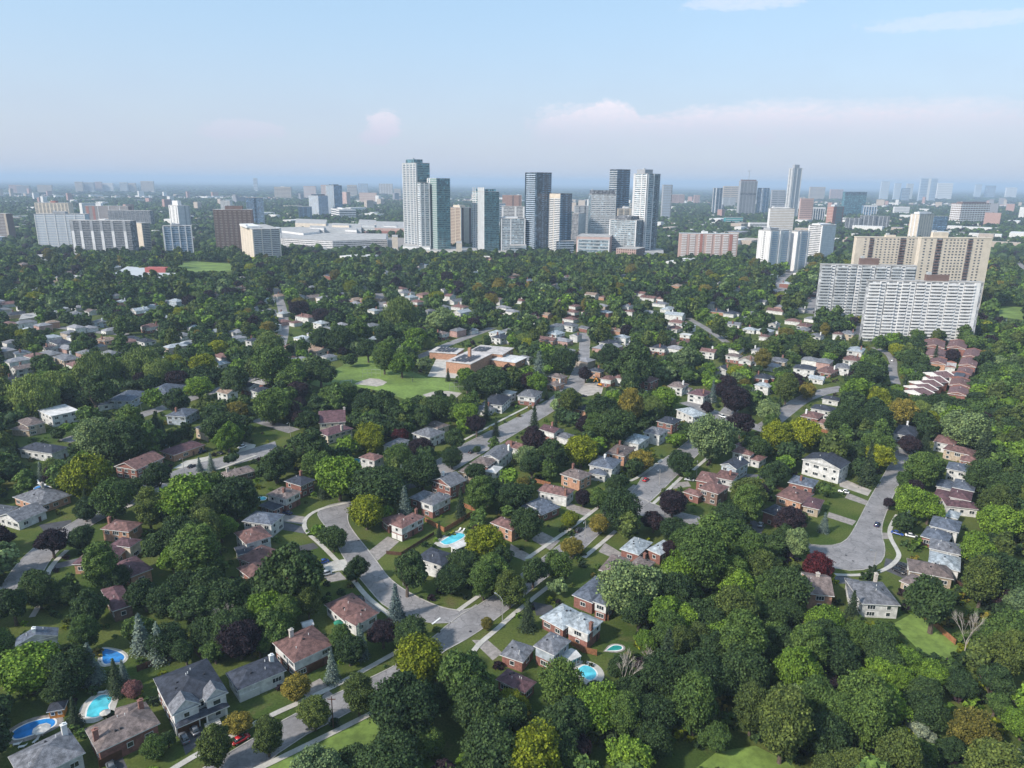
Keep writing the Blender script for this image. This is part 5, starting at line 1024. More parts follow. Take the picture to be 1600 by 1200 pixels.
for i in range(15):
    t_ = i / 14; p = Vector((pc.x + 4 * math.cos(t_ * 5), pc.y + 5 + 3 * math.sin(t_ * 5), 3.6 * (1 - t_) + .5))
    if pr: mb.tube(pr, p, .55)
    pr = p
sl = thing('waterslide', 'pale curly waterslide beside a blue pool', 'waterslide'); mb.obj('slide', M_TRIM, sl); MB().box(pc.x + 3, pc.x + 5, pc.y + 4, pc.y + 6, 0, 3.2).obj('ladder_tower', WALL['s'], sl)
# fences
def fence(label, pts, h=1.7, m=None):
    ps = [G(*p) for p in pts]; c = ps[0]; r = thing('fence', label, 'fence', (c.x, c.y, 0)); b = MB(); pm = MB().box(-.08, .08, -.08, .08, 0, h + .15).mesh('post', m or M_WOOD)
    for p, q in zip(ps, ps[1:]):
        d = q - p; n = max(1, int(d.length / 2.4)); u = d.normalized(); v = Vector((-u.y, u.x, 0))
        for i in range(n + 1): put('post', pm, r, (p - c) + d * (i / n))
        k = max(1, int(d.length / .3))
        for i in range(k):
            a = (p - c) + d * (i / k) + v * .05; e = (p - c) + d * ((i + .93) / k) + v * .05; e2 = e + v * .04; a2 = a + v * .04; hh = h + (.04 if i % 2 else 0)
            b.poly([(a.x, a.y, .1), (e.x, e.y, .1), (e.x, e.y, hh), (a.x, a.y, hh)]); b.poly([(e2.x, e2.y, .1), (a2.x, a2.y, .1), (a2.x, a2.y, hh), (e2.x, e2.y, hh)]); b.poly([(a.x, a.y, hh), (e.x, e.y, hh), (e2.x, e2.y, hh), (a2.x, a2.y, hh)])
    b.obj('board_panel', m or M_WOOD, r)
    CLEAR.append([PX(p + Vector((0, 0, h)))[:2] for p in ps] + [PX(p)[:2] for p in ps[::-1]])
fence('orange cedar fence round the yard of the skylight house', [(664, 815), (694, 832), (713, 821), (737, 806)], 2.0)
fence('short bright cedar fence behind the skylight house', [(722, 792), (745, 801)], 2.0)
fence('dark board fence round the raised lawn of the garage-door house', [(678, 836), (646, 856), (627, 868), (604, 866)], 1.4, M_DWOOD)
fence('dark red board fence behind the large modern house', [(215, 1050), (260, 1034), (302, 1018), (317, 1034)], 2.0, M_DWOOD)
fence('rust-coloured fence between the two grey-roofed ravine houses', [(892, 1008), (910, 1020), (932, 1025)], 2.0)
fence('rust-coloured fence behind the dark slate roofed house', [(918, 950), (935, 960), (950, 970)], 2.0)
fence('weathered brown fence running down the ravine slope', [(1432, 958), (1455, 975), (1473, 992), (1492, 1008)], 1.9)
fence('dark red fence behind the mauve-brown roofed tan house', [(1492, 913), (1508, 922), (1522, 932)], 1.8, M_DWOOD)
fence('orange fence north of the red-brown roofed white house', [(836, 754), (860, 760)], 1.9)
fence('short orange fence by the ravine trees and brick porch house', [(1142, 799), (1158, 801)], 1.9)
fence('tan fence below the maroon brick house near the cross street', [(1280, 674), (1300, 680)], 1.9)
fence('dark fence along the grassy yard of the navy brick house', [(1213, 764), (1232, 771)], 1.6, M_DWOOD)
# cars
M_TYRE = mat('tyre_rubber', (.02, .02, .02), rough=.9); M_RIM = mat('wheel_rim', (.5, .5, .52), rough=.3, metal=.8)
M_CGL = mat('car_glass', (.02, .025, .03), rough=.05, spec=.9); M_LAMP = mat('headlight_lens', (.8, .8, .78), rough=.1, spec=.8); M_TAIL = mat('tail_light_lens', (.4, .02, .02), rough=.2)
CARM = {}
def car_meshes(suv):
    if suv in CARM: return CARM[suv]
    H1, H2 = (.95, 1.62) if suv else (.85, 1.38)
    def loft(sec, name, m):
        """sections: (x, half width low, half width high, z low, z high)"""
        bm = bmesh.new(); rings = []
        for x, wl, wh, zl, zh in sec: rings.append([bm.verts.new((x, -wl, zl)), bm.verts.new((x, -wl * 1.0, (zl + zh) / 2)), bm.verts.new((x, -wh, zh)), bm.verts.new((x, wh, zh)), bm.verts.new((x, wl, (zl + zh) / 2)), bm.verts.new((x, wl, zl))])
        for a, b_ in zip(rings, rings[1:]):
            for i in range(6): bm.faces.new((a[i], b_[i], b_[(i + 1) % 6], a[(i + 1) % 6]))
        bm.faces.new(rings[0]); bm.faces.new(rings[-1][::-1]); bmesh.ops.recalc_face_normals(bm, faces=bm.faces)
        bmesh.ops.bevel(bm, geom=[e for e in bm.edges if e.calc_face_angle(0) > .5], offset=.05, segments=2, affect='EDGES')
        me = bpy.data.meshes.new(name); bm.to_mesh(me); bm.free(); me.materials.append(m)
        for p in me.polygons: p.use_smooth = True
        return me
    body = loft([(-2.25, .74, .66, .38, H1 - .12), (-2.1, .88, .76, .28, H1), (-1.2, .91, .80, .25, H1 + .02), (.9, .91, .80, .25, H1), (1.9, .88, .74, .28, H1 - .13), (2.28, .72, .60, .38, H1 - .28)], 'body', M_TRIM)
    xr = -1.95 if suv else -1.7
    cab = loft([(xr, .74, .64, H1 - .05, H1), (xr + .45, .76, .60, H1 - .05, H2 - .04), (-.3, .77, .60, H1 - .05, H2), (.25, .77, .60, H1 - .05, H2 - .06), (1.15, .72, .64, H1 - .08, H1 - .02)], 'cabin_window', M_CGL)
    roof = loft([(xr + .55, .56, .54, H2 - .03, H2 + .01), (-.3, .58, .56, H2 - .01, H2 + .04), (.2, .56, .54, H2 - .05, H2)], 'roof_panel', M_TRIM)
    bm = bmesh.new(); bmesh.ops.create_cone(bm, cap_ends=True, segments=16, radius1=.34, radius2=.34, depth=.22, matrix=Matrix.Rotation(math.pi / 2, 4, 'X')); ty = bpy.data.meshes.new('wheel'); bm.to_mesh(ty); bm.free(); ty.materials.append(M_TYRE)
    bm = bmesh.new(); bmesh.ops.create_cone(bm, cap_ends=True, segments=12, radius1=.2, radius2=.2, depth=.25, matrix=Matrix.Rotation(math.pi / 2, 4, 'X')); rm = bpy.data.meshes.new('rim'); bm.to_mesh(rm); bm.free(); rm.materials.append(M_RIM)
    hl = MB().box(-.06, .06, -.18, .18, -.08, .08).mesh('headlight', M_LAMP); tl = MB().box(-.05, .05, -.16, .16, -.09, .09).mesh('tail_light', M_TAIL)
    CARM[suv] = (body, cab, roof, ty, rm, hl, tl, H1); return CARM[suv]
PAINT = {'red': (.45, .02, .025), 'black': (.015, .015, .02), 'silver': (.45, .47, .5), 'white': (.75, .75, .75), 'navy': (.02, .03, .09), 'blue': (.03, .08, .3), 'grey': (.14, .15, .17)}
PM = {k: mat('car_paint_' + k, v, rough=.25, spec=.6, var=.02) for k, v in PAINT.items()}
def car(p, q, col, label, suv=False):
    a, b_ = G(*p), G(*q); c = a; d = b_ - a; rz = math.atan2(d.y, d.x)
    body, cab, roof, ty, rm, hl, tl, H1 = car_meshes(suv); key = (suv, col)
    r = thing('parked_car', label, 'car', (c.x, c.y, .06), rz)
    for me, nm, z in ((body, 'body', 0), (roof, 'roof_panel', 0)):
        k2 = (suv, col, nm)
        if k2 not in CARM: m2 = me.copy(); m2.materials.clear(); m2.materials.append(PM[col]); CARM[k2] = m2
        put(nm, CARM[k2], r)
    put('cabin_window', cab, r)
    for x in (-1.4, 1.45):
        for y in (-.82, .82): w_ = put('wheel', ty, r, (x, y, .34)); put('rim', rm, w_)
    for y in (-.55, .55): put('headlight', hl, r, (2.2, y, H1 - .36)); put('tail_light', tl, r, (-2.2, y, H1 - .25))
for a in [((376, 1158), (392, 1149), 'red', 'red car on the foreground street'), ((288, 1156), (283, 1146), 'grey', 'grey car nearer the side path on the drive of the modern house', True), ((304, 1143), (299, 1134), 'grey', 'dark grey car nearer the steps on the drive of the modern house', True),
    ((174, 1200), (170, 1190), 'grey', 'grey car in the carport drive of the split-level house'), ((504, 880), (497, 882), 'blue', 'blue car on the drive just above the silver one'), ((508, 899), (500, 901), 'silver', 'silver car behind the large round dark tree', True),
    ((561, 938), (555, 934), 'black', 'black car beside the maroon-roofed bungalow', True), ((449, 803), (441, 801), 'navy', 'navy car on the drive of the grey-brown roofed house'), ((904, 830), (913, 823), 'black', 'black car parked on the street by the yellow tree', True),
    ((1009, 751), (1018, 744), 'red', 'dark red car parked under the tree at the street bend'), ((1188, 821), (1192, 812), 'silver', 'silver car on the asphalt drive by the purple tree'), ((1318, 770), (1309, 768), 'white', 'white car on the drive below the big white house', True),
    ((1370, 821), (1374, 812), 'navy', 'navy car on the right-hand court'), ((1402, 835), (1412, 838), 'blue', 'blue car behind the low hedge by the court'), ((1424, 839), (1434, 841), 'white', 'white car behind the low hedge by the court'),
    ((1404, 894), (1413, 898), 'black', 'black car nearer the sidewalk, left of a pair', True), ((1411, 888), (1420, 892), 'black', 'black car of the pair nearest the mauve-brown house', True), ((1402, 692), (1402, 685), 'black', 'black car at the head of the court beside the navy-roofed house'),
    ((1398, 699), (1399, 692), 'silver', 'silver car at the head of the court'), ((378, 700), (370, 703), 'white', 'white car on the concrete drive in the west', True), ((344, 709), (336, 706), 'black', 'black car by the taller blue spruce'), ((300, 730), (309, 727), 'black', 'black car on the western street by the lawn'),
    ((317, 707), (325, 704), 'navy', 'navy car in front of the long maroon bungalow'), ((241, 762), (250, 758), 'black', 'black car on the western street behind a round tree', True), ((737, 707), (745, 702), 'black', 'black car on the middle street'),
    ((912, 620), (920, 620), 'black', 'black car on the gravel of the demolition site'), ((1010, 613), (1010, 607), 'white', 'white car on a drive north of the cross street'), ((1129, 652), (1138, 655), 'white', 'white car on the cross street', True), ((1077, 751), (1070, 750), 'silver', 'silver car beside the brick wing house'),
    ((1394, 564), (1395, 558), 'white', 'small white car on the curved road by the townhouses'), ((62, 502), (70, 503), 'black', 'black car in the western plaza lot'), ((70, 500), (78, 501), 'navy', 'navy car in the western plaza lot'), ((200, 642), (208, 640), 'white', 'white car by the long navy-roofed house')]:
    car(*a)
# street lamps, poles
def lamp(base, head, label, h=8.2):
    b_ = G(*base); d = G(*head, h) - b_; d.z = 0; L = min(max(d.length, 1.5), 3.2); rz = math.atan2(d.y, d.x)
    r = thing('street_lamp', label, 'street lamp', (b_.x, b_.y, 0), rz, 'cobra-head street lamps')
    MB().tube((0, 0, 0), (0, 0, h - .6), .13, .08, 8).obj('pole', M_KERB, r)
    MB().tube((0, 0, h - .7), (L * .35, 0, h + .05), .07).tube((L * .35, 0, h + .05), (L, 0, h + .15), .06).obj('arm', M_METAL, r)
    MB().box(L - .1, L + .7, -.18, .18, h, h + .2).obj('lamp_head', M_METAL, r)
for a in [((785, 972), (775, 928), 'street lamp at the intersection with a yellow tag on its pole'), ((630, 915), (626, 900), 'street lamp on the outer curb of the crescent'), ((1364, 893), (1366, 860), 'street lamp inside the sidewalk loop of the court'), ((914, 842), (910, 822), 'street lamp beside the yellow tree on the street'),
    ((1030, 758), (1023, 742), 'street lamp at the bend near the dark red car'), ((288, 740), (281, 718), 'street lamp in front of the gabled brick house'), ((454, 682), (448, 663), 'street lamp by the dark trees west of the school field'), ((221, 642), (219, 624), 'street lamp by the long navy-roofed house'),
    ((736, 530), (731, 520), 'street lamp behind the school'), ((1156, 812), (1160, 806), 'street lamp hidden among ravine trees by the drive'), ((1225, 443), (1224, 432), 'street lamp on the main road beneath the white slabs'), ((1088, 745), (1090, 720), 'street lamp beside the large pale green tree')]:
    lamp(*a)
ub = G(521, 1137); up_ = thing('utility_pole', 'wooden utility pole beside the foreground sidewalk', 'utility pole', (ub.x, ub.y, 0)); MB().tube((0, 0, 0), (0, 0, 9), .16, .12, 8).obj('pole', M_DWOOD, up_); MB().box(-1, 1, -.07, .07, 8.2, 8.4).obj('crossarm', M_DWOOD, up_)
ub = G(873, 652); up_ = thing('utility_pole', 'thin utility pole beside the middle street', 'utility pole', (ub.x, ub.y, 0)); MB().tube((0, 0, 0), (0, 0, 11), .16, .12, 8).obj('pole', M_DWOOD, up_); MB().box(-1, 1, -.07, .07, 10.2, 10.4).obj('crossarm', M_DWOOD, up_)
# stop line
p, q = G(675, 976), G(688, 966); d = (q - p).normalized(); n = Vector((-d.y, d.x, 0)) * .3
tag(MB().poly([(p - n).to_tuple()[:2] + (.19,), (q - n).to_tuple()[:2] + (.19,), (q + n).to_tuple()[:2] + (.19,), (p + n).to_tuple()[:2] + (.19,)][::1]).obj('road_marking', M_TRIM), kind='structure')
# garden things
def umbrella(p, col, label, r=1.6):
    c = G(*p); t_ = thing('garden_umbrella', label, 'umbrella', (c.x, c.y, 0)); mb = MB()
    for i in range(8): a, b_ = math.pi * i / 4, math.pi * (i + 1) / 4; mb.poly([(r * math.cos(a), r * math.sin(a), 2.1), (r * math.cos(b_), r * math.sin(b_), 2.1), (0, 0, 2.75)]); mb.poly([(r * math.cos(b_), r * math.sin(b_), 1.95), (r * math.cos(a), r * math.sin(a), 1.95), (r * math.cos(a), r * math.sin(a), 2.1), (r * math.cos(b_), r * math.sin(b_), 2.1)][::-1])
    mb.obj('canopy', mat('canvas_' + label.split()[0], col, rough=.9), t_); MB().tube((0, 0, 0), (0, 0, 2.7), .04).obj('pole', M_TRIM, t_)
umbrella((865, 1078), (.45, .33, .32), 'pinkish garden umbrella above the dark trees'); umbrella((530, 982), (.03, .22, .14), 'green garden umbrella beside the maroon-roofed bungalow'); umbrella((67, 1150), (.6, .58, .55), 'white garden umbrella on the deck of the long blue pool', 2.0)
umbrella((166, 1124), (.6, .57, .52), 'cream umbrella between the kidney pool and its house', 1.3)
gz = G(92, 1116); g_ = thing('garden_shed', 'orange wooden pool shed with a dark roof', 'shed', (gz.x, gz.y, 0), .3)
MB().box(-1.6, 1.6, -1.4, 1.4, 0, 2.3).obj('wall', mat('orange_boards', (.55, .22, .05), fine=.2, scale=2), g_); put('roof', roof_mesh(3.4, 3.0, 2.3, 'hip', ROOF['n'], WALL['w'], ov=.3, pitch=.6)[0], g_)
for x in (-.8, .8): put('window', win_mesh(.7, .7, 'both'), g_, (x, -1.4, 1.4))
gz = G(481, 985); g_ = thing('garden_shed', 'small white shed behind the red-brown roofed house', 'shed', (gz.x, gz.y, 0), .5)
MB().box(-1.5, 1.5, -1.4, 1.4, 0, 2.2).obj('wall', WALL['w'], g_); put('roof', roof_mesh(3, 2.8, 2.2, 'gable', ROOF['w'], WALL['w'], ov=.2)[0], g_); put('door', win_mesh(1.0, 1.9, 'door'), g_, (0, -1.4, 0))
gz = G(890, 1036); g_ = thing('sunroom', 'white glazed sunroom by the round-cornered pool', 'sunroom', (gz.x, gz.y, 0), .62)
MB().box(-2.1, 2.1, -1.9, 1.9, 0, 2.4).obj('glazing', M_GLASS, g_); put('roof', roof_mesh(4.2, 3.8, 2.45, 'gable', ROOF['w'], WALL['w'], ov=.3, pitch=.25)[0], g_)
fm = MB().box(-.1, .1, -.1, .1, 0, 2.5).mesh('post', M_TRIM)
for x, y in [(-2.1, -1.9), (-.7, -1.95), (.7, -1.95), (2.1, -1.9), (2.15, 0), (2.1, 1.9), (-2.1, 1.9), (-2.15, 0)]: put('post', fm, g_, (x, y, 0))
MB().box(-2.2, 2.2, -2.0, 2.0, 0, .5).obj('plinth', M_TRIM, g_)
def lounger(p, rz, label):
    c = G(*p); r = thing('sun_lounger', label, 'sun lounger', (c.x, c.y, .06), rz, 'sun loungers on the pool decks')
    MB().box(-.95, .4, -.32, .32, .28, .38).obj('seat', M_TRIM, r); MB().poly([(.4, -.32, .38), (1.0, -.32, .8), (1.0, .32, .8), (.4, .32, .38)]).poly([(.4, -.32, .30), (.4, .32, .30), (1.0, .32, .72), (1.0, -.32, .72)]).obj('backrest', M_TRIM, r)
    lm = MB().box(-.04, .04, -.04, .04, 0, .3).mesh('leg', M_TRIM); [put('leg', lm, r, (x, y, 0)) for x in (-.85, .3) for y in (-.26, .26)]
for a in [((718, 829), 1.2, 'white lounger nearer the fence by the rectangular pool'), ((724, 830), 1.2, 'second white lounger at the end of the rectangular pool'), ((28, 1164), .3, 'lounger at the corner of the long blue pool deck'), ((36, 1168), .3, 'second lounger at the corner of the long blue pool deck'), ((57, 1158), 1.4, 'pale lounger beside the white umbrella'), ((160, 1083), .2, 'lounger at the head of the kidney-shaped pool')]: lounger(*a)
def frame_thing(name, cat, label, p, rz, segs, r0=.07, m=None):
    c = G(*p); t_ = thing(name, label, cat, (c.x, c.y, 0), rz)
    for nm, a, b_ in segs: MB().tube(a, b_, r0).obj(nm, m or M_TRIM, t_)
frame_thing('soccer_goal', 'soccer goal', 'white soccer goal on the school field', (541, 600), .5, [('post', (-3.6, 0, 0), (-3.6, 0, 2.4)), ('post', (3.6, 0, 0), (3.6, 0, 2.4)), ('crossbar', (-3.6, 0, 2.4), (3.6, 0, 2.4)), ('back_stay', (-3.6, 0, 2.4), (-3.6, 1.8, 0)), ('back_stay', (3.6, 0, 2.4), (3.6, 1.8, 0))], .12)
for lb, p in (('tall wire backstop behind the round infield', (581, 588)), ('small wire backstop by the eastern infield', (717, 609))):
    frame_thing('backstop', 'backstop', lb, p, 0.1, [('post', (x, abs(x) * -.25, 0), (x, abs(x) * -.25, 5)) for x in (-6, -3, 0, 3, 6)] + [('top_rail', (-6, -1.5, 5), (0, 0, 5)), ('top_rail', (0, 0, 5), (6, -1.5, 5)), ('mid_rail', (-6, -1.5, 2.5), (0, 0, 2.5)), ('mid_rail', (0, 0, 2.5), (6, -1.5, 2.5))], .08, M_METAL)
frame_thing('basketball_hoop', 'basketball hoop', 'lone dark post with a board on the school field', (645, 597), 0, [('pole', (0, 0, 0), (0, 0, 3.6)), ('backboard', (-.6, 0, 3.4), (.6, 0, 3.4))], .16, M_DARK)
# excavator on the demolition site
ex = G(938, 603); M_YEL = mat('machine_yellow', (.75, .30, .02), rough=.4); e_ = thing('excavator', 'orange-yellow excavator on the demolition site', 'excavator', (ex.x, ex.y, 0), 2.4)
for y in (-1.1, 1.1): MB().prism([(-1.9, y - .3), (1.9, y - .3), (1.9, y + .3), (-1.9, y + .3)], .05, .8).obj('track', M_DARK, e_)
MB().box(-1.8, 1.0, -1.2, 1.2, .85, 1.9).obj('body', M_YEL, e_); MB().box(.2, 1.3, .2, 1.2, 1.9, 2.9).obj('cab', M_CGL, e_)
MB().tube((1.2, 0, 1.6), (3.6, 0, 4.8), .28, .22).obj('boom', M_YEL, e_); MB().tube((3.6, 0, 4.8), (5.6, 0, 1.8), .22, .16).obj('arm', M_YEL, e_); MB().box(5.2, 6.2, -.5, .5, .9, 1.9).obj('bucket', M_DARK, e_)
# rooftop crane of the unfinished tower
cg = G(1172, 338); cz_ = 0
d = ray(1172, 267); tt = cg.y / d.y; tp = CAMV + d * tt
cr_ = thing('tower_crane', 'small construction crane above the unfinished tower', 'crane', (tp.x, tp.y, 0)); MB().tube((0, 6, 0), (0, 6, tp.z), 1.2, 1.0, 4).obj('mast', M_METAL, cr_); MB().tube((-6, 6, tp.z), (9, 6, tp.z + 1), .9, .5, 4).obj('jib', M_METAL, cr_); MB().box(-7, -4, 5, 7, tp.z - 2, tp.z).obj('counterweight', M_CONC, cr_)

for p, nm in (((640, 906), 0), ((592, 800), 0), ((1322, 868), 0), ((1333, 877), 0), ((735, 987), 0), ((906, 838), 0), ((1018, 768), 0), ((560, 845), 0), ((480, 1140), 0), ((770, 682), 0), ((1358, 800), 0)):
    c = G(*p); tag(MB().poly([(c.x + .42 * math.cos(a * .524), c.y + .42 * math.sin(a * .524), .125) for a in range(12)]).obj('manhole_cover', M_DARK), kind='structure')
# ------------------------------------------------------------------ trees
rng = np.random.default_rng(3)
LEAFC = {'D': (0.044, 0.078, 0.032), 'M': (0.078, 0.132, 0.038), 'B': (0.120, 0.205, 0.032), 'Y': (0.185, 0.220, 0.020), 'O': (0.180, 0.160, 0.038), 'P': (0.030, 0.020, 0.030), 'R': (0.080, 0.016, 0.024),
         'L': (0.150, 0.215, 0.100), 'W': (0.130, 0.185, 0.055), 'T': (0.086, 0.120, 0.036), 'S': (0.035, 0.056, 0.032), 'U': (0.120, 0.165, 0.165), 'V': (0.24, 0.29, 0.23), 'K': (0.30, 0.14, 0.14)}
def leaf_mat(name, col, attr=False):
    mt = bpy.data.materials.new(name); mt.use_nodes = True; t = NT(mt.node_tree); b = t.n['Principled BSDF']
    b.inputs['Roughness'].default_value = .62; b.inputs['Specular IOR Level'].default_value = .12
    tc = t.new('ShaderNodeTexCoord')
    if attr:
        a = t.new('ShaderNodeAttribute', attribute_name='leafcol'); c = a.outputs['Color']; sc = .16
    else: c = col; sc = .9
    n = t.new('ShaderNodeTexNoise', Scale=sc * (1 if attr else 3.0), Detail=3.0); t.link(tc.outputs['Object'], n.inputs['Vector'])
    f = t.mix(t.mapr(n.outputs[0], .3, .7), (.72, .76, .8), (1.30, 1.22, 1.05))
    if attr: c = t.mix(1.0, c, f, 'MULTIPLY')
    else:
        c = t.mix(1.0, (*col,), f, 'MULTIPLY'); oi = t.new('ShaderNodeObjectInfo')
        c = t.mix(1.0, c, t.mix(oi.outputs['Random'], (.74, .78, .85), (1.26, 1.2, 1.1)), 'MULTIPLY')
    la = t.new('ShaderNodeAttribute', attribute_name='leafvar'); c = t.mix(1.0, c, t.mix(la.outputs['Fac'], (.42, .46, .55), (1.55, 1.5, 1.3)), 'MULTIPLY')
    t.link(c, b.inputs['Base Color'])
    tr = t.new('ShaderNodeBsdfTranslucent'); t.link(c, tr.inputs['Color']); mx = t.new('ShaderNodeMixShader'); mx.inputs[0].default_value = .16
    t.link(b.outputs[0], mx.inputs[1]); t.link(tr.outputs[0], mx.inputs[2]); t.link(mx.outputs[0], t.n['Material Output'].inputs['Surface'])
    return mt
LM = {k: leaf_mat('leaves_' + {'D': 'dark_green', 'M': 'mid_green', 'B': 'bright_green', 'Y': 'lime', 'O': 'olive_gold', 'P': 'purple', 'R': 'dark_red', 'L': 'silver_green', 'W': 'willow_green', 'T': 'olive_green', 'S': 'spruce_green', 'U': 'blue_spruce', 'V': 'silver_white', 'K': 'pink_blossom'}[k], v) for k, v in LEAFC.items()}
M_BARK = mat('bark', (.13, .10, .08), fine=.3, scale=2); M_PALEB = mat('pale_dead_bark', (.48, .43, .38), fine=.15, scale=1)
def norm(a): return a / np.maximum(np.linalg.norm(a, axis=-1, keepdims=True), 1e-9)
def quads(c, n, s, asp=1.0, vertical=False):
    """leaf cards: centres, normals, half sizes"""
    r = rng.normal(size=c.shape); t1 = norm(np.cross(n, r))
    if vertical: t1 = norm(np.cross(n, np.array([0, 0, 1.0]) + r * .15))
    t2 = norm(np.cross(n, t1)); s = s[:, None]
    t1 = t1 * s; t2 = t2 * s * asp
    v = np.stack([c - t1 - t2 * .6, c + t1 * .6 - t2, c + t1 + t2 * .6, c - t1 * .6 + t2], 1)
    return v.reshape(-1, 3)
def fib(n):
    i = np.arange(n) + .5; ph = np.arccos(1 - 2 * i / n); th = math.pi * (1 + 5 ** .5) * i
    return np.stack([np.cos(th) * np.sin(ph), np.sin(th) * np.sin(ph), np.cos(ph)], 1)
def crown(shape, ncl, nlf, ls, seed):
    """unit-radius crown as leaf-card vertices (n*4, 3), centred on the crown's middle"""
    global rng; rng = np.random.default_rng(seed)
    d = norm(fib(ncl) + rng.normal(size=(ncl, 3)) * .22)
    rad = rng.uniform(.50, .84, ncl); cr_ = rng.uniform(.20, .36, ncl) * (1.0 if ncl > 25 else 1.15)
    sc = {'round': (1, 1, .86), 'tall': (1, 1, 1.42), 'wide': (1.05, 1.05, .62), 'willow': (1.05, 1.05, .78), 'lumpy': (1, 1, .95), 'multi': (1, 1, .9)}[shape]
    ec = 1 + .16 * math.sin(seed * 1.7); sc = (sc[0] * ec, sc[1] / ec, sc[2])
    if shape == 'lumpy': rad = rng.uniform(.42, .95, ncl); cr_ = rng.uniform(.2, .42, ncl)
    cen = d * rad[:, None] * np.array(sc)
    if shape == 'tall': f = 1 - .42 * np.clip(cen[:, 2] / 1.3, 0, 1) ** 1.5; cen[:, 0] *= f; cen[:, 1] *= f
    if shape == 'multi':
        k_ = 5; offs = norm(rng.normal(size=(k_, 3))) * rng.uniform(.35, .55, (k_, 1)); offs[:, 2] = np.abs(offs[:, 2]) * .9 - .25; rs_ = rng.uniform(.38, .62, k_)
        w_ = rng.integers(0, k_, ncl); cen = offs[w_] + d * rs_[w_][:, None] * rng.uniform(.6, .95, (ncl, 1)); cr_ = cr_ * .82
    low = cen[:, 2] < -.45 * sc[2]; cen[low, :2] *= .8
    ld = norm(rng.normal(size=(ncl, nlf, 3)) + d[:, None, :] * .75 + np.array([0, 0, .25]))
    rr_ = np.clip(rng.normal(.9, .17, (ncl, nlf, 1)), .45, 1.42)
    p = cen[:, None, :] + ld * (cr_[:, None, None] * rr_) * np.array([1.12, 1.12, .82])
    n = norm(ld * .8 + rng.normal(size=ld.shape) * .6 + np.array([0, 0, .3]))
    p = p.reshape(-1, 3); n = n.reshape(-1, 3)
    if shape == 'willow':
        hang = rng.random(len(p)) ** 2 * .55; out_ = np.linalg.norm(p[:, :2], axis=1); p[:, 2] -= hang * out_
        n = norm(np.stack([n[:, 0], n[:, 1], n[:, 2] * .3 + .1], 1))
        return quads(p, n, rng.uniform(.7, 1.2, len(p)) * ls * .6, 2.2, True)
    return quads(p, n, rng.uniform(.7, 1.35, len(p)) * ls)
def spruce(tiers, br, ls, seed, hgt=3.9):
    global rng; rng = np.random.default_rng(seed); C_, N_, S_ = [], [], []
    for k in range(tiers):
        f = k / tiers; z = hgt * (.06 + .92 * f); rad = (1 - f) ** .85 * (1 + rng.uniform(-.12, .12)); nb = max(4, int(br * (1 - f * .6)))
        for j in range(nb):
            a = 2 * math.pi * (j + rng.random() * .7) / nb + k; m_ = max(3, int(7 * (1 - f)) + 1); L = rad * rng.uniform(.8, 1.12)
            for q in range(m_):
                u = (q + .7) / m_; x = L * u; C_.append([x * math.cos(a) + rng.normal() * .05, x * math.sin(a) + rng.normal() * .05, z - .28 * x * u + rng.normal() * .05]); N_.append([math.cos(a) * .6 + rng.normal() * .3, math.sin(a) * .6 + rng.normal() * .3, .9]); S_.append(ls * (1.15 - .4 * u) * rng.uniform(.8, 1.3))
    C_ = np.array(C_); C_[:, 2] -= hgt / 2
    return quads(C_, norm(np.array(N_)), np.array(S_), .8)
def core(shape, k=.54):
    s = {'round': .86, 'tall': 1.42, 'wide': .62, 'willow': .75, 'lumpy': .9, 'multi': .8}.get(shape, 1); k *= .85 if shape == 'multi' else 1
    bm = bmesh.new(); bmesh.ops.create_icosphere(bm, subdivisions=2, radius=k)
    v = []; idx = {}
    for i, x in enumerate(bm.verts): j = 1 + .12 * math.sin(5 * x.co.x + 7 * x.co.y + 3 * x.co.z); v.append((x.co.x * j, x.co.y * j, x.co.z * s * j)); idx[x] = i
    f = [[idx[q] for q in fc_.verts] for fc_ in bm.faces]; bm.free(); return v, f
def card_mesh(name, V, mats, extra=None):
    n = len(V) // 4; me = bpy.data.meshes.new(name)
    if extra: ev, ef = extra
    else: ev, ef = [], []
    me.vertices.add(len(V) + len(ev)); co = np.concatenate([V, np.array(ev).reshape(-1, 3)]) if len(ev) else V
    me.vertices.foreach_set('co', co.astype(np.float32).ravel())
    li = np.arange(n * 4); ls_ = np.arange(n) * 4; lt = np.full(n, 4)
    if len(ef):
        e = np.array(ef) + len(V); li = np.concatenate([li, e.ravel()]); ls_ = np.concatenate([ls_, n * 4 + np.arange(len(e)) * 3]); lt = np.concatenate([lt, np.full(len(e), 3)])
    me.loops.add(len(li)); me.loops.foreach_set('vertex_index', li.astype(np.int32)); me.polygons.add(len(ls_)); me.polygons.foreach_set('loop_start', ls_.astype(np.int32)); me.polygons.foreach_set('loop_total', lt.astype(np.int32))
    me.materials.append(mats); me.update(calc_edges=True)
    lv = me.attributes.new('leafvar', 'FLOAT', 'POINT'); g_ = np.random.default_rng(len(V)); a_ = np.repeat(g_.random(n), 4); lv.data.foreach_set('value', np.concatenate([a_, g_.random(len(ev)) * .5]).astype(np.float32)); return me  # cores toned darker than the cards: shade inside the crown painted in
SHAPES = {'D': ['multi', 'lumpy', 'round', 'multi'], 'M': ['multi', 'lumpy', 'multi', 'tall'], 'B': ['round', 'multi', 'lumpy', 'multi'], 'Y': ['round', 'wide', 'lumpy'], 'O': ['round', 'tall', 'lumpy'], 'P': ['round', 'multi'], 'R': ['wide', 'round'], 'L': ['multi', 'lumpy'], 'W': ['willow', 'willow'], 'T': ['tall', 'tall'], 'S': ['spruce', 'spruce'], 'U': ['spruce', 'spruce'], 'V': ['multi'], 'K': ['lumpy']}
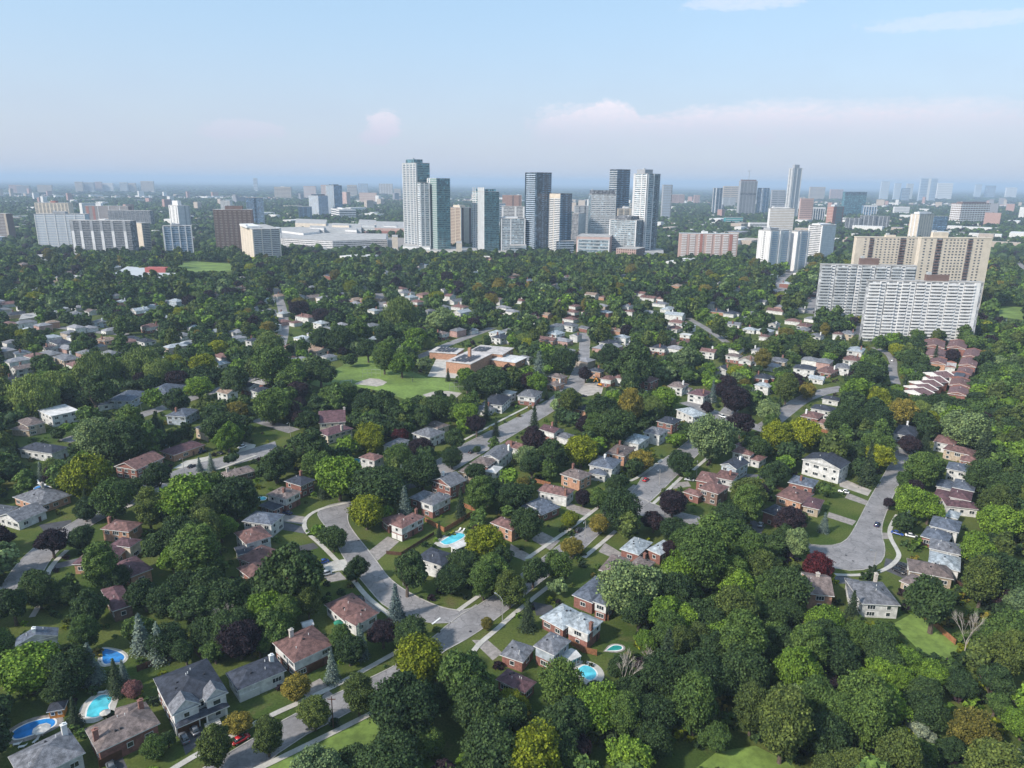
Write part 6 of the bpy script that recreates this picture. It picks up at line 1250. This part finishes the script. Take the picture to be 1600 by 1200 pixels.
ZC = {'round': 1.22, 'lumpy': 1.3, 'multi': 1.25, 'tall': 1.75, 'wide': 1.15, 'willow': 1.1, 'spruce': 2.1}
BASEV = {}
def base_verts(shape, lod, var):
    k = (shape, lod, var)
    if k not in BASEV:
        if shape == 'spruce': BASEV[k] = spruce(*{0: (30, 22, .085), 1: (14, 10, .17), 2: (7, 6, .30)}[lod], 40 + var)
        else: BASEV[k] = crown(shape, *{0: (115, 140, .037), 1: (40, 46, .085), 2: (18, 18, .165)}[lod], 10 + var * 7 + len(shape))
    return BASEV[k]
CM = {}
def crown_mesh(code, shape, lod, var):
    k = (code, shape, lod, var)
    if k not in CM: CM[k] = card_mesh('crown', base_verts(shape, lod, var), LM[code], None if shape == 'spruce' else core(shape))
    return CM[k]
TM = {}
def trunk_mesh(shape, var):
    k = (shape, var)
    if k in TM: return TM[k]
    r_ = random.Random(var * 5 + len(shape)); mb = MB(); H = 1.05 if shape != 'spruce' else 3.8
    if shape == 'spruce': mb.tube((0, 0, -.1), (0, 0, H), .11, .02, 7)
    else:
        mb.tube((0, 0, -.1), (.02, .01, .45), .10, .075, 8)
        for i in range(5):
            a = 2 * math.pi * (i + r_.random() * .5) / 5; b1 = (.28 * math.cos(a), .28 * math.sin(a), .9); b2 = (.55 * math.cos(a + .3), .55 * math.sin(a + .3), 1.4)
            mb.tube((.02, .01, .42), b1, .055, .04, 6).tube(b1, b2, .04, .015, 5)
    TM[k] = mb.mesh('trunk', M_BARK); return TM[k]
def bare_mesh(seed, pale=True):
    r_ = random.Random(seed); mb = MB()
    def grow(p, d, L, r0, k):
        q = p + d * L; mb.tube(p, q, r0, r0 * .68, 5 if k > 2 else 4)
        if k == 0: return
        for i in range(3 if k > 1 else 4):
            nd = (d + Vector((r_.uniform(-1, 1), r_.uniform(-1, 1), r_.uniform(-.25, .55))) * .62).normalized(); grow(p + d * L * r_.uniform(.55, 1), nd, L * r_.uniform(.62, .85), r0 * .6, k - 1)
    grow(Vector((0, 0, 0)), Vector((.05, 0, 1)).normalized(), 1.0, .05, 5)
    return mb.mesh('branches', M_PALEB if pale else M_BARK)
TREES = []       # x, y, radius, code, shape, var, manual
def add_manual(px, py, w, code):
    var = len(TREES) % 4; sh = SHAPES[code][var % len(SHAPES[code])] if code != 'X' else 'bare'; zc = ZC.get(sh, 1.5); r = 5.0
    for _ in range(6):
        g = G(px, py, zc * r); dpt = PX(g)[2]; r = max(1.2, w / 2 / F_PX * dpt / 1.13)
        if zc * r > 60: r = 60 / zc
    TREES.append([g.x, g.y, r, code, sh, var, 1, px, py])
MAN = '''42 1037 100 B;262 997 58 D;325 985 56 D;225 928 56 D;290 1018 46 D;108 1055 66 D;90 1080 44 D;385 960 50 D;405 1010 36 M;395 930 50 D;180 905 44 D;139 1030 46 U;218 985 42 U;246 1002 40 U;192 1052 26 U;180 1060 34 S;300 945 86 D;352 935 74 D;262 935 60 D;140 948 66 D;20 945 66 D;60 925 50 D;335 1012 52 M;355 975 34 X;115 1112 30 S;207 1078 28 K;336 1168 54 T;372 1128 44 O;262 1152 34 D;240 1168 38 M;
418 1150 50 T;462 1076 44 O;490 1108 52 T;560 1080 58 T;518 1040 32 U;533 1000 40 M;563 1002 32 U;598 985 58 P;642 987 60 D;618 938 36 U;655 1032 84 Y;630 1108 100 D;722 1065 104 M;555 1182 72 D;605 1158 80 D;670 1162 46 M;765 1172 100 D;750 1112 90 D;798 1092 42 Y;725 1192 40 B;
425 975 70 M;450 900 112 D;481 940 42 T;761 972 20 O;797 915 52 T;572 798 60 Y;530 745 76 B;505 760 22 S;590 752 90 D;628 742 26 U;632 782 32 U;660 737 56 D;762 767 48 D;720 788 26 S;750 803 28 M;493 827 30 B;520 840 46 D;556 889 42 D;635 897 72 D;705 902 50 D;725 877 50 D;755 905 48 M;757 850 64 Y;686 828 14 S;466 857 10 S;430 722 64 D;478 700 78 D;706 715 34 D;745 702 14 D;772 693 20 M;657 697 40 P;622 713 44 M;742 737 32 D;
908 705 52 Y;858 715 52 D;825 712 42 L;815 757 28 O;1003 719 38 O;963 757 40 D;970 800 60 D;937 816 34 O;893 853 36 O;891 811 30 Y;823 819 50 D;935 776 34 M;1022 810 44 P;1052 783 50 P;1063 722 40 D;1072 739 20 M;1112 688 66 L;1170 766 56 T;1055 826 46 D;1120 832 92 M;1100 872 82 M;833 892 54 D;872 887 44 M;825 955 36 S;985 918 94 L;1000 955 74 D;1045 858 34 P;1060 900 60 B;
1442 728 54 M;1410 747 38 M;1390 786 22 P;1425 785 52 B;1452 795 48 B;1289 813 22 U;1235 808 58 P;1290 763 32 M;1278 886 50 R;1240 848 54 L;1358 727 36 S;1375 710 42 Y;1333 943 30 S;1462 942 98 D;1535 746 52 D;1230 922 72 D;1043 1018 60 S;973 1062 48 X;1012 1040 26 X;1511 1000 48 X;1250 1050 78 B;1311 1078 50 P;1352 1056 40 B;1405 1060 44 B;1385 1088 46 B;1225 1132 94 T;1435 1135 40 V;1455 1150 22 V;1395 1150 32 L;1590 1180 34 V;1592 1100 20 V;1520 1146 62 O;880 1122 96 D;1045 1097 46 M;985 1182 84 B;1120 1150 52 M;1175 1110 60 T;812 1100 34 Y;
50 612 80 W;88 602 60 W;150 577 64 W;146 613 64 D;220 562 72 W;247 577 52 W;272 568 36 Y;317 571 42 Y;340 546 34 Y;310 602 40 B;366 592 52 D;270 627 52 D;150 682 62 L;190 692 72 D;205 672 50 M;245 667 40 S;225 674 36 S;345 667 58 D;370 643 34 O;135 750 74 Y;311 723 15 U;329 721 19 U;362 715 28 D;248 743 54 D;175 782 58 M;198 762 48 D;132 793 44 D;293 777 88 B;232 793 52 T;368 781 74 D;305 850 82 M;248 846 62 D;80 845 54 P;126 840 42 D;156 886 58 M;52 919 52 D;100 925 40 D;
547 561 24 D;628 568 42 B;420 539 50 W;425 575 60 M;456 582 60 M;500 577 52 D;466 610 36 P;425 635 54 M;455 642 32 P;480 652 42 D;508 616 42 M;536 617 46 M;572 634 48 D;603 634 48 D;588 650 38 M;652 627 24 D;686 634 46 D;643 641 24 O;657 653 42 D;730 593 40 B;770 593 60 D;745 600 44 D;728 646 42 B;625 682 28 R;578 687 44 Y;549 688 17 U;706 684 44 D;745 662 40 P;690 498 46 L;625 488 52 W;467 479 34 P;500 491 34 P;640 560 30 M;662 567 24 L;687 620 30 D;
840 601 38 B;892 622 36 T;915 583 28 P;945 642 64 D;985 638 46 O;962 670 60 D;930 662 40 M;1038 622 46 B;1157 661 48 P;1150 624 46 P;1114 613 18 U;842 569 36 U;882 561 42 D;1072 559 50 L;990 568 74 D;950 560 44 D;1192 557 32 O;1200 636 44 L;835 684 50 P;835 655 26 S;868 668 20 S;985 600 34 D;1105 635 22 P;705 625 22 M;
1338 609 54 B;1327 647 46 D;1411 646 44 O;1452 652 34 Y;1510 668 64 L;1540 694 42 S;1215 681 52 Y;1257 681 54 Y;1372 692 50 M;1262 609 28 O;1230 604 38 T;1202 662 40 M;1370 660 48 D;1422 691 36 P;1447 688 26 S;1227 520 22 Y;1310 660 40 D;1345 575 30 D;1300 695 40 D;1335 700 44 D;1470 632 40 D;1500 634 30 D;1456 576 24 D;1490 553 20 D;1440 627 30 D;1489 588 16 M;1530 600 34 D;1540 560 34 D;1432 590 26 M;1400 620 40 D;1430 560 40 D;1360 585 50 D;1462 555 18 S;1180 700 40 D;1485 1165 50 D;1550 1060 70 D;1560 900 80 D;1580 980 70 M;1530 860 60 B;1560 820 60 B;1575 760 60 D;1200 960 60 D;1160 1000 80 M;1290 975 60 B;1340 1000 50 M;1380 985 50 M;1120 1010 70 D;1070 960 60 M;1090 1060 80 D;1020 1120 70 D;925 1080 50 D;905 1115 50 M;860 1160 80 D;1290 1150 80 D;1355 1130 70 M;1450 1070 60 D;1420 1185 60 D;1330 1195 60 D;
700 585 12 S;760 640 20 S;775 668 16 S;240 622 34 B;600 555 40 M;575 545 40 D;530 530 40 D;560 520 44 M;500 525 44 D;600 520 44 D;650 525 40 B'''
for s in MAN.replace('\n', '').split(';'):
    if s.strip(): a = s.split(); add_manual(float(a[0]), float(a[1]), float(a[2]), a[3])
NMAN = len(TREES)
# rasters of what must stay clear
W2, H2 = 900, 700      # half-resolution picture raster from (-100, -100)
def raster(polys, w, h, fx, fy):
    out_ = np.zeros((h, w), bool)
    for pl in polys:
        q = [(fx(p), fy(p)) for p in pl]; ys = [p[1] for p in q]
        for y in range(max(0, int(min(ys))), min(h, int(max(ys)) + 1)):
            yy = y + .5; xs = []
            for (x1, y1), (x2, y2) in zip(q, q[1:] + q[:1]):
                if (y1 <= yy) != (y2 <= yy): xs.append(x1 + (yy - y1) / (y2 - y1) * (x2 - x1))
            xs.sort()
            for a, b_ in zip(xs[::2], xs[1::2]): out_[y, max(0, int(a)):max(0, min(w, int(b_) + 1))] = True
    return out_
CMASK = raster([p for p in CLEAR if all(abs(q[0]) < 5000 and abs(q[1]) < 5000 for q in p)], W2, H2, lambda p: (p[0] + 100) / 2, lambda p: (p[1] + 100) / 2)
GX0, GY0, GW, GH = -1100, 60, 2200, 1900
GMASK = raster(NOBASE + FOOT, GW, GH, lambda p: p[0] - GX0, lambda p: p[1] - GY0)
cell = {}
def near_ok(x, y, r, k):
    cx_, cy_ = int(x // 12), int(y // 12)
    for i in (-1, 0, 1):
        for j in (-1, 0, 1):
            for (a, b_, c_) in cell.get((cx_ + i, cy_ + j), ()):
                if (a - x) ** 2 + (b_ - y) ** 2 < (k * (r + c_)) ** 2: return False
    return True
def cell_add(x, y, r): cell.setdefault((int(x // 12), int(y // 12)), []).append((x, y, r))
for t_ in TREES: cell_add(t_[0], t_[1], t_[2])
rf = random.Random(99)
def in_forest(px, py): return (px > 1000 and py > 850 + max(0, (1180 - px)) * .3) or (px > 1545 and py > 560) or (px > 780 and py > 1090)
def pick(px, py, forest):
    x = rf.random()
    if forest: return 'D' if x < .27 else 'M' if x < .56 else 'B' if x < .78 else 'T' if x < .90 else 'L' if x < .93 else 'D' if x < .975 else 'Y' if x < .987 else 'P'
    return 'D' if x < .34 else 'M' if x < .58 else 'B' if x < .67 else 'T' if x < .74 else 'Y' if x < .77 else 'O' if x < .785 else 'P' if x < .84 else 'D' if x < .90 else 'L' if x < .94 else 'S' if x < .975 else 'U' if x < .987 else 'W'
OFF12 = [(math.cos(a) * q, math.sin(a) * q) for q in (.45, .8, 1.05) for a in np.arange(0, 6.28, .785)] + [(0, 0)]
fails = 0; n_fill = 0
bands = [(95, 200, 900), (200, 330, 2600), (330, 520, 6500), (520, 800, 12000), (800, 1250, 22000)]
for y0, y1, n_try in bands:
    for _ in range(n_try):
        y = math.sqrt(rf.uniform(y0 * y0, y1 * y1)); x = rf.uniform(-.82, .82) * y + rf.uniform(-30, 30)
        ix, iy = int(x - GX0), int(y - GY0)
        if not (0 <= ix < GW and 0 <= iy < GH) or GMASK[iy, ix]: continue
        gp = PX((x, y, 0)); fo = in_forest(gp[0], gp[1]); code = pick(gp[0], gp[1], fo)
        r = rf.uniform(3.2, 6.6) if not fo else rf.uniform(3.3, 6.0)
        if code in 'SU': r = rf.uniform(1.9, 2.9)
        if y > 700 and code not in 'SU': r = rf.uniform(3.0, 8.0)
        if not near_ok(x, y, r, (.60 if y < 260 else .64 if y < 500 else .60) if not fo else .54): continue
        var = rf.randrange(4); sh = SHAPES[code][var % len(SHAPES[code])]; zc = ZC[sh] * r
        p = PX((x, y, zc)); rp = F_PX / p[2] * r; bad = 0
        for a, b_ in OFF12:
            i, j = int((p[0] + a * rp + 100) / 2), int((p[1] + b_ * rp * (.9 if sh != 'spruce' else 2) + 100) / 2)
            if 0 <= i < W2 and 0 <= j < H2 and CMASK[j, i]: bad += 1
        if bad > (0 if y < 190 else 1 if y < 800 else 2): continue
        cell_add(x, y, r); TREES.append([x, y, r, code, sh, var, 0, p[0], p[1]]); n_fill += 1
print('TREES manual', NMAN, 'fill', n_fill)
# which of them become objects: the largest in view of each kind
KIND = {'D': 'broadleaf', 'M': 'broadleaf', 'B': 'broadleaf', 'T': 'broadleaf', 'L': 'broadleaf', 'Y': 'lime', 'O': 'gold', 'P': 'purple', 'R': 'purple', 'W': 'willow', 'S': 'spruce', 'U': 'spruce', 'V': 'silver', 'K': 'pink', 'X': 'bare'}
CAP = {'broadleaf': 298, 'lime': 70, 'gold': 60, 'purple': 80, 'willow': 40, 'spruce': 90, 'silver': 20, 'pink': 5, 'bare': 20}
NAMES = {'broadleaf': ('broadleaf_tree', 'broadleaf tree'), 'lime': ('lime_green_tree', 'lime-green tree'), 'gold': ('golden_tree', 'golden tree'), 'purple': ('purple_leaved_tree', 'purple-leaved tree'), 'willow': ('willow_tree', 'willow'), 'spruce': ('spruce_tree', 'spruce'), 'silver': ('silver_leaved_tree', 'silver-leaved tree'), 'pink': ('pink_shrub', 'flowering shrub'), 'bare': ('bare_tree', 'bare tree')}
def app(t_):
    v = 0 if (t_[7] < -5 or t_[7] > 1605 or t_[8] > 1215) else 1
    return v * t_[2] / math.hypot(t_[0], t_[1]) * (1.35 if t_[6] else 1)
byk = {}
for i, t_ in enumerate(TREES): byk.setdefault(KIND[t_[3]], []).append(i)
CH = set()
for k, l in byk.items():
    l.sort(key=lambda i: -app(TREES[i])); CH |= {i for i in l[:CAP[k]] if app(TREES[i]) > 0}
bares = [bare_mesh(1), bare_mesh(2), bare_mesh(5)]
TREEOBJ = []; nb_ = 0
for i in sorted(CH):
    x, y, r, code, sh, var, man, px, py = TREES[i]; k = KIND[code]; nm, cat_ = NAMES[k]
    root = thing(nm, 'tree', cat_, (x, y, 0), (i * 2.399) % 6.283)
    if k == 'bare':
        root.scale = (r * .85, r * .85, r * 1.5); put('trunk', MB().tube((0, 0, -.1), (.05, 0, 1), .05, .035, 8).mesh('trunk', M_PALEB), root); put('branches', bares[nb_ % 3], root); nb_ += 1
    else:
        root.scale = (r, r, r * (.86 + .32 * ((i * 7919) % 100) / 100)); put('trunk', trunk_mesh(sh, var % 3), root); put('crown', crown_mesh(code, sh, 0, var), root, (0, 0, ZC[sh]))
    TREEOBJ.append((px, py, root, code, sh, r))
# everything smaller or farther: one mesh
cards, cols, tris, tcols = [], [], [], []
jit = np.random.default_rng(8)
for i, (x, y, r, code, sh, var, man, px, py) in enumerate(TREES):
    if i in CH or code == 'X': continue
    lod = 1 if y < 620 else 2
    v = base_verts(sh, lod, var); a = jit.uniform(0, 6.28); c, s = math.cos(a), math.sin(a)
    q = np.stack([v[:, 0] * c - v[:, 1] * s, v[:, 0] * s + v[:, 1] * c, v[:, 2]], 1) * r + np.array([x, y, ZC[sh] * r]); cards.append(q)
    col_ = np.array(LEAFC[code]) * jit.uniform(.78, 1.25); cols.append(np.tile(col_, (len(v), 1)))
    bm_v, bm_f = core(sh if sh != 'spruce' else 'tall', .66 if sh != 'spruce' else .45)
    if lod == 1 or sh != 'spruce': tris.append((np.array(bm_v) * r + np.array([x, y, ZC[sh] * r]), np.array(bm_f), col_ * .9))
# beyond: rounded crowns
def ico(sub):
    bm = bmesh.new(); bmesh.ops.create_icosphere(bm, subdivisions=sub, radius=1); v = np.array([x.co[:] for x in bm.verts]); f = np.array([[q.index for q in fc_.verts] for fc_ in bm.faces]); bm.free(); return v, f
I1, I2 = ico(1), ico(2)
def in_foot(x, y):
    ix, iy = int(x - GX0), int(y - GY0); return 0 <= ix < GW and 0 <= iy < GH and GMASK[iy, ix]
for y0, y1, per, (iv, if_), rs in ((1250, 2300, 175, I2, (4.2, 8.0)), (2300, 4600, 330, I1, (5, 10)), (4600, 15000, 9000, I1, (14, 40))):
    n_ = int(.76 * (y1 * y1 - y0 * y0) / per)
    ys = np.sqrt(jit.uniform(y0 * y0, y1 * y1, n_)); xs = jit.uniform(-.78, .78, n_) * ys
    # open patches
    dens = np.sin(xs * .004 + 1.3) * np.sin(ys * .0031) + .6 * np.sin(xs * .011 + ys * .007); keep = (jit.random(n_) < np.clip(.95 - .35 * (dens > .75), 0, 1))
    for x, y in zip(xs[keep], ys[keep]):
        if y < 1950 and in_foot(x, y): continue
        r = jit.uniform(*rs); rz_ = r if y1 < 5000 else jit.uniform(4, 8)
        v = iv * (1 + jit.normal(0, .13, (len(iv), 1))) * np.array([r, r, rz_ * .95]) + np.array([x, y, rz_ * 1.0]); code = 'DDDDMMMMBTDMPLS'[jit.integers(15)]
        tris.append((v, if_, np.array(LEAFC[code]) * jit.uniform(.5, 1.0)))  # solid far crowns darkened: shade of the missing leaf gaps painted into the colour
# undergrowth near houses and in gaps
V = np.concatenate(cards); Cc = np.concatenate(cols)
tv = np.concatenate([t_[0] for t_ in tris]); off = np.cumsum([0] + [len(t_[0]) for t_ in tris[:-1]]); tf = np.concatenate([t_[1] + o for t_, o in zip(tris, off)]); tcol = np.concatenate([np.tile(t_[2], (len(t_[0]), 1)) for t_ in tris])
M_MASS = leaf_mat('leaves_mixed', None, True)
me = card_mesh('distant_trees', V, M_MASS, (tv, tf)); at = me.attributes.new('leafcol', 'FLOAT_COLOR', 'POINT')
ca = np.ones((len(V) + len(tv), 4), np.float32); ca[:, :3] = np.concatenate([Cc, tcol]); at.data.foreach_set('color', ca.ravel())
tag(put('distant_trees', me), 'mass of smaller and farther tree crowns between and beyond the houses', None, kind='stuff')
print('MASS quads', len(V) // 4, 'tris', len(tf))
# shrubs and hedges along house walls and in the gaps
sv, sc_ = [], []; shp = crown('lumpy', 9, 14, .2, 77)
for _ in range(15000):
    y = math.sqrt(rf.uniform(100 ** 2, 620 ** 2)); x = rf.uniform(-.8, .8) * y; ix, iy = int(x - GX0), int(y - GY0)
    if GMASK[iy, ix]: continue
    near = GMASK[max(0, iy - 3):iy + 4, max(0, ix - 3):ix + 4].any(); gp = PX((x, y, 0)); fo = in_forest(gp[0], gp[1])
    p = PX((x, y, 1)); i, j = int((p[0] + 100) / 2), int((p[1] + 100) / 2)
    if 0 <= i < W2 and 0 <= j < H2 and CMASK[j, i] and rf.random() < .93: continue
    if not fo and rf.random() > (.55 if near else .40): continue
    r = rf.uniform(.7, 1.7) if not fo else rf.uniform(1.4, 3.0); code = rf.choice('DDMMMTBYSPO')
    sv.append(shp * np.array([r, r, r * .8]) + np.array([x, y, r * .6])); sc_.append(np.tile(np.array(LEAFC[code]) * rf.uniform(.8, 1.25), (len(shp), 1)))
V = np.concatenate(sv); me = card_mesh('undergrowth', V, M_MASS); at = me.attributes.new('leafcol', 'FLOAT_COLOR', 'POINT'); ca = np.ones((len(V), 4), np.float32); ca[:, :3] = np.concatenate(sc_); at.data.foreach_set('color', ca.ravel())
tag(put('undergrowth', me), 'shrubs and low planting between the houses', None, kind='stuff')
print('SHRUBS', len(sv))
# far roofs that nobody could count
mb = MB(); fr_ = random.Random(31); FM = [mat('far_white', (.68, .67, .65)), mat('far_tan', (.45, .38, .32)), mat('far_pink', (.42, .27, .24)), mat('far_grey', (.25, .25, .27)), mat('far_brown_roof', (.19, .11, .10)), mat('far_grey_roof', (.17, .175, .19)), mat('far_pale_roof', (.36, .39, .42))]
for X, Y_, a, w_, d_, h_, k, kr in FARH:
    c, s = math.cos(a), math.sin(a)
    def L3(u, v, z): return (X + c * u - s * v, Y_ + s * u + c * v, z)
    mb.prism([L3(u, v, 0)[:2] for u, v in ((-w_ / 2, -d_ / 2), (w_ / 2, -d_ / 2), (w_ / 2, d_ / 2), (-w_ / 2, d_ / 2))], 0, h_, k)
    W_, D_ = w_ / 2 + .5, d_ / 2 + .5; r1, r2 = L3(-(W_ - D_), 0, h_ + 2), L3(W_ - D_, 0, h_ + 2); A_, B_, C_, E_ = L3(-W_, -D_, h_), L3(W_, -D_, h_), L3(W_, D_, h_), L3(-W_, D_, h_)
    mb.poly([A_, B_, r2, r1], kr).poly([B_, C_, r2], kr).poly([C_, E_, r1, r2], kr).poly([E_, A_, r1], kr)
for _ in range(2900):
    y = math.sqrt(fr_.uniform(1150 ** 2, 5500 ** 2)); x = fr_.uniform(-.76, .76) * y
    if y < 1950 and in_foot(x, y): continue
    a = GRID + fr_.choice([0, math.pi / 2]); c, s = math.cos(a), math.sin(a); w_, d_, h_ = fr_.uniform(9, 16), fr_.uniform(8, 11), fr_.uniform(5, 8); k = fr_.choice([0, 0, 0, 1, 2, 3])
    if fr_.random() < (.04 if y > 2900 else .12 if y > 1500 else .03): w_, d_, h_, k = fr_.uniform(30, 90), fr_.uniform(15, 40), fr_.uniform(9, 16), fr_.choice([0, 0, 1])
    if y > 2300 and fr_.random() < .035: w_, d_, h_, k = fr_.uniform(18, 45), 18, fr_.uniform(24, 52), fr_.choice([0, 1, 2, 3])
    if y > 1400: h_ += 5
    q = [(x + c * u - s * v, y + s * u + c * v) for u, v in ((-w_ / 2, -d_ / 2), (w_ / 2, -d_ / 2), (w_ / 2, d_ / 2), (-w_ / 2, d_ / 2))]; mb.prism(q, 0, h_, k, 3 if k and fr_.random() < .5 else k)
tag(mb.obj('distant_houses', FM), 'scatter of small far houses and low blocks among distant trees', None, kind='stuff')
# ------------------------------------------------------------------ labels that single each tree and small house out
LAND = [(42, 1150, 'the long blue pool'), (155, 1110, 'the kidney-shaped pool'), (177, 1030, 'the half-hidden blue pool'), (292, 1090, 'the large modern house'), (195, 1160, 'the red brick split-level'), (410, 1060, 'the charcoal-roofed white bungalow'), (475, 1020, 'the red-brown roofed house'), (548, 955, 'the maroon-roofed bungalow'),
 (520, 1137, 'the wooden utility pole'), (376, 1158, 'the red street car'), (785, 960, 'the intersection street lamp'), (845, 1020, 'the white sunroom house'), (890, 975, 'the tall brick chimney house'), (930, 925, 'the dark slate house'), (918, 1048, 'the round-cornered pool'), (820, 1072, 'the dull purple roof'),
 (980, 880, 'the low brown ravine house'), (1012, 855, 'the turreted pale house'), (635, 822, 'the garage-door house'), (680, 780, 'the skylight house'), (704, 750, 'the brick gabled house'), (708, 845, 'the rectangular pool'), (680, 872, 'the navy-roofed pool house'), (583, 715, 'the house behind two pools'),
 (470, 755, 'the charcoal-roofed brick house'), (442, 772, 'the blue car house'), (408, 812, 'the blue-roofed white house'), (400, 850, 'the bright maroon roofs'), (550, 850, 'the crescent'), (905, 740, 'the orange brick house'), (870, 768, 'the red-roofed white house'), (950, 725, 'the blue-grey middle house'),
 (845, 800, 'the white dormer house'), (1009, 751, 'the parked dark red car'), (1035, 660, 'the navy brick house'), (1122, 768, 'the white-porch brick house'), (1150, 725, 'the charcoal gabled house'), (1290, 722, 'the big white house'), (1245, 780, 'the rust-roofed bungalow'), (1370, 821, 'the navy court car'),
 (1320, 860, 'the court circle'), (1278, 915, 'the mauve-roofed ravine house'), (1375, 930, 'the large grey ravine roof'), (1460, 890, 'the tan two-car house'), (1480, 830, 'the dark grey hip roof'), (1510, 780, 'the maroon split house'), (1495, 735, 'the tall white slate-roofed house'), (1500, 705, 'the long rust-roofed house'),
 (1470, 985, 'the ravine slope fence'), (1311, 1078, 'the purple ravine tree'), (1511, 1000, 'the white dead tree'), (973, 1062, 'the pale bare ravine tree'), (1170, 1190, 'the ravine meadow'), (1435, 1137, 'the silver-white tree'), (220, 722, 'the gabled brick house'), (290, 700, 'the long maroon bungalow'), (65, 780, 'the waterslide bungalow'),
 (40, 805, 'the grey-green bungalow'), (30, 890, 'the western court'), (185, 825, 'the rear-balcony brick house'), (165, 865, 'the purple-brown court house'), (60, 700, 'the charcoal skylight house'), (88, 640, 'the white modern house'), (205, 618, 'the long navy-roofed house'), (320, 675, 'the bright red wall'),
 (520, 655, 'the pink maroon-gabled house'), (600, 595, 'the school field'), (578, 598, 'the round infield'), (690, 618, 'the eastern infield'), (740, 555, 'the orange brick school'), (665, 680, 'the grey-roofed white house'), (780, 710, 'the white chimneyed house'), (745, 690, 'the middle street'), (910, 545, 'the northern street end'),
 (938, 603, 'the orange excavator'), (1130, 652, 'the cross street'), (1450, 600, 'the stepped townhouse row'), (1500, 560, 'the northern townhouse court'), (1450, 500, 'the lower balcony slab'), (1330, 460, 'the upper balcony slab'), (1225, 440, 'the main road lamp'), (225, 435, 'the red-roofed school'), (405, 385, 'the cream corner tower'),
 (265, 380, 'the striped tower'), (155, 370, 'the white-piered dark block'), (80, 365, 'the long white slab'), (520, 378, 'the parking deck'), (650, 330, 'the tallest tower'), (760, 350, 'the white-finned teal tower'), (840, 340, 'the tall dark tower'), (930, 385, 'the white-framed podium'), (1010, 340, 'the white-framed tower'),
 (1108, 385, 'the red brick slab'), (1225, 390, 'the white slab pair'), (60, 500, 'the western plaza'), (395, 500, 'the western yards'), (443, 500, 'the narrow northern street'), (600, 470, 'the short grey cul-de-sac'), (1030, 480, 'the pale-roofed house row'), (960, 590, 'the small red roofs'), (1290, 577, 'the long red roof'), (1340, 550, 'the pale hip roofs'), (1410, 570, 'the curved townhouse road'),
 (1190, 600, 'the dark flat brick house'), (230, 530, 'the black and white house'), (100, 557, 'the wide grey roof'), (310, 600, 'the willow row')]
TONE = {'D': 'dark green', 'M': 'mid-green', 'B': 'bright green', 'T': 'tall olive-green', 'L': 'pale grey-green', 'Y': 'lime-yellow', 'O': 'golden olive', 'P': 'dark purple', 'R': 'deep red', 'W': 'drooping pale', 'S': 'dark', 'U': 'blue', 'V': 'silver-white', 'K': 'pink flowering', 'X': 'leafless pale'}
SHW = {'round': 'round', 'multi': 'loose-crowned', 'lumpy': 'billowy', 'tall': 'upright', 'wide': 'spreading', 'willow': 'soft', 'spruce': 'spruce', 'bare': 'branching'}
def relation(px, py):
    best = min(LAND, key=lambda l: math.hypot(px - l[0], (py - l[1]) * 1.7)); dx, dy = px - best[0], (py - best[1]) * 1.7
    if abs(dx) > abs(dy): return ('east of' if dx > 0 else 'west of'), best[2]
    return ('south of' if dy > 0 else 'north of'), best[2]
def assign(items):
    """items: (px, py, object, words); east is to the right in the photograph, counted from the west"""
    gr = {}
    for px, py, o, wds in items: gr.setdefault((wds,) + relation(px, py), []).append((px, py, o))
    for (wds, rel, lm), l in gr.items():
        l.sort(key=lambda q: q[0])
        if len(l) == 1: l[0][2]['label'] = '%s %s %s' % (wds, rel, lm); continue
        for k, q in enumerate(l): q[2]['label'] = '%s %s %s, %s from the west' % (wds, rel, lm, ORD[k] if k < 20 else 'far') if k < 20 else '%s %s %s, %s from the east' % (wds, rel, lm, ORD[min(19, len(l) - 1 - k)])
assign([(px, py, o, '%s %s%s' % (TONE[c], SHW[s], ' tree' if c not in 'SUK' else '' if c != 'K' else ' shrub')) for px, py, o, c, s, r in TREEOBJ])
assign([(x, y, o, '%s-roofed %s %s' % (RCOL['l' if rf_ == 's' else rf_].replace(' ', '-'), WCOL[wl], 'two-storey house' if st == 2 else 'bungalow')) for x, y, o, rf_, wl, st in SMALL])
for px, py, o, c, s, r in TREEOBJ: o['group'] = {'S': 'spruces in the gardens', 'U': 'spruces in the gardens'}.get(c, 'garden and ravine trees')
for x, y, o, *_ in SMALL: o['group'] = 'detached houses in the far streets'
for x, y, lb, h, o in HOUSES: o['group'] = 'detached houses along the near streets'
print('OBJECTS', len(bpy.data.objects), 'THINGS', len([o for o in bpy.data.objects if o.parent is None]))

_l = {}
for o in bpy.data.objects:
    if o.get('category'): _l.setdefault(o['label'], []).append(o.name)
print('DUPLICATE LABELS', {k: v for k, v in _l.items() if len(v) > 1})
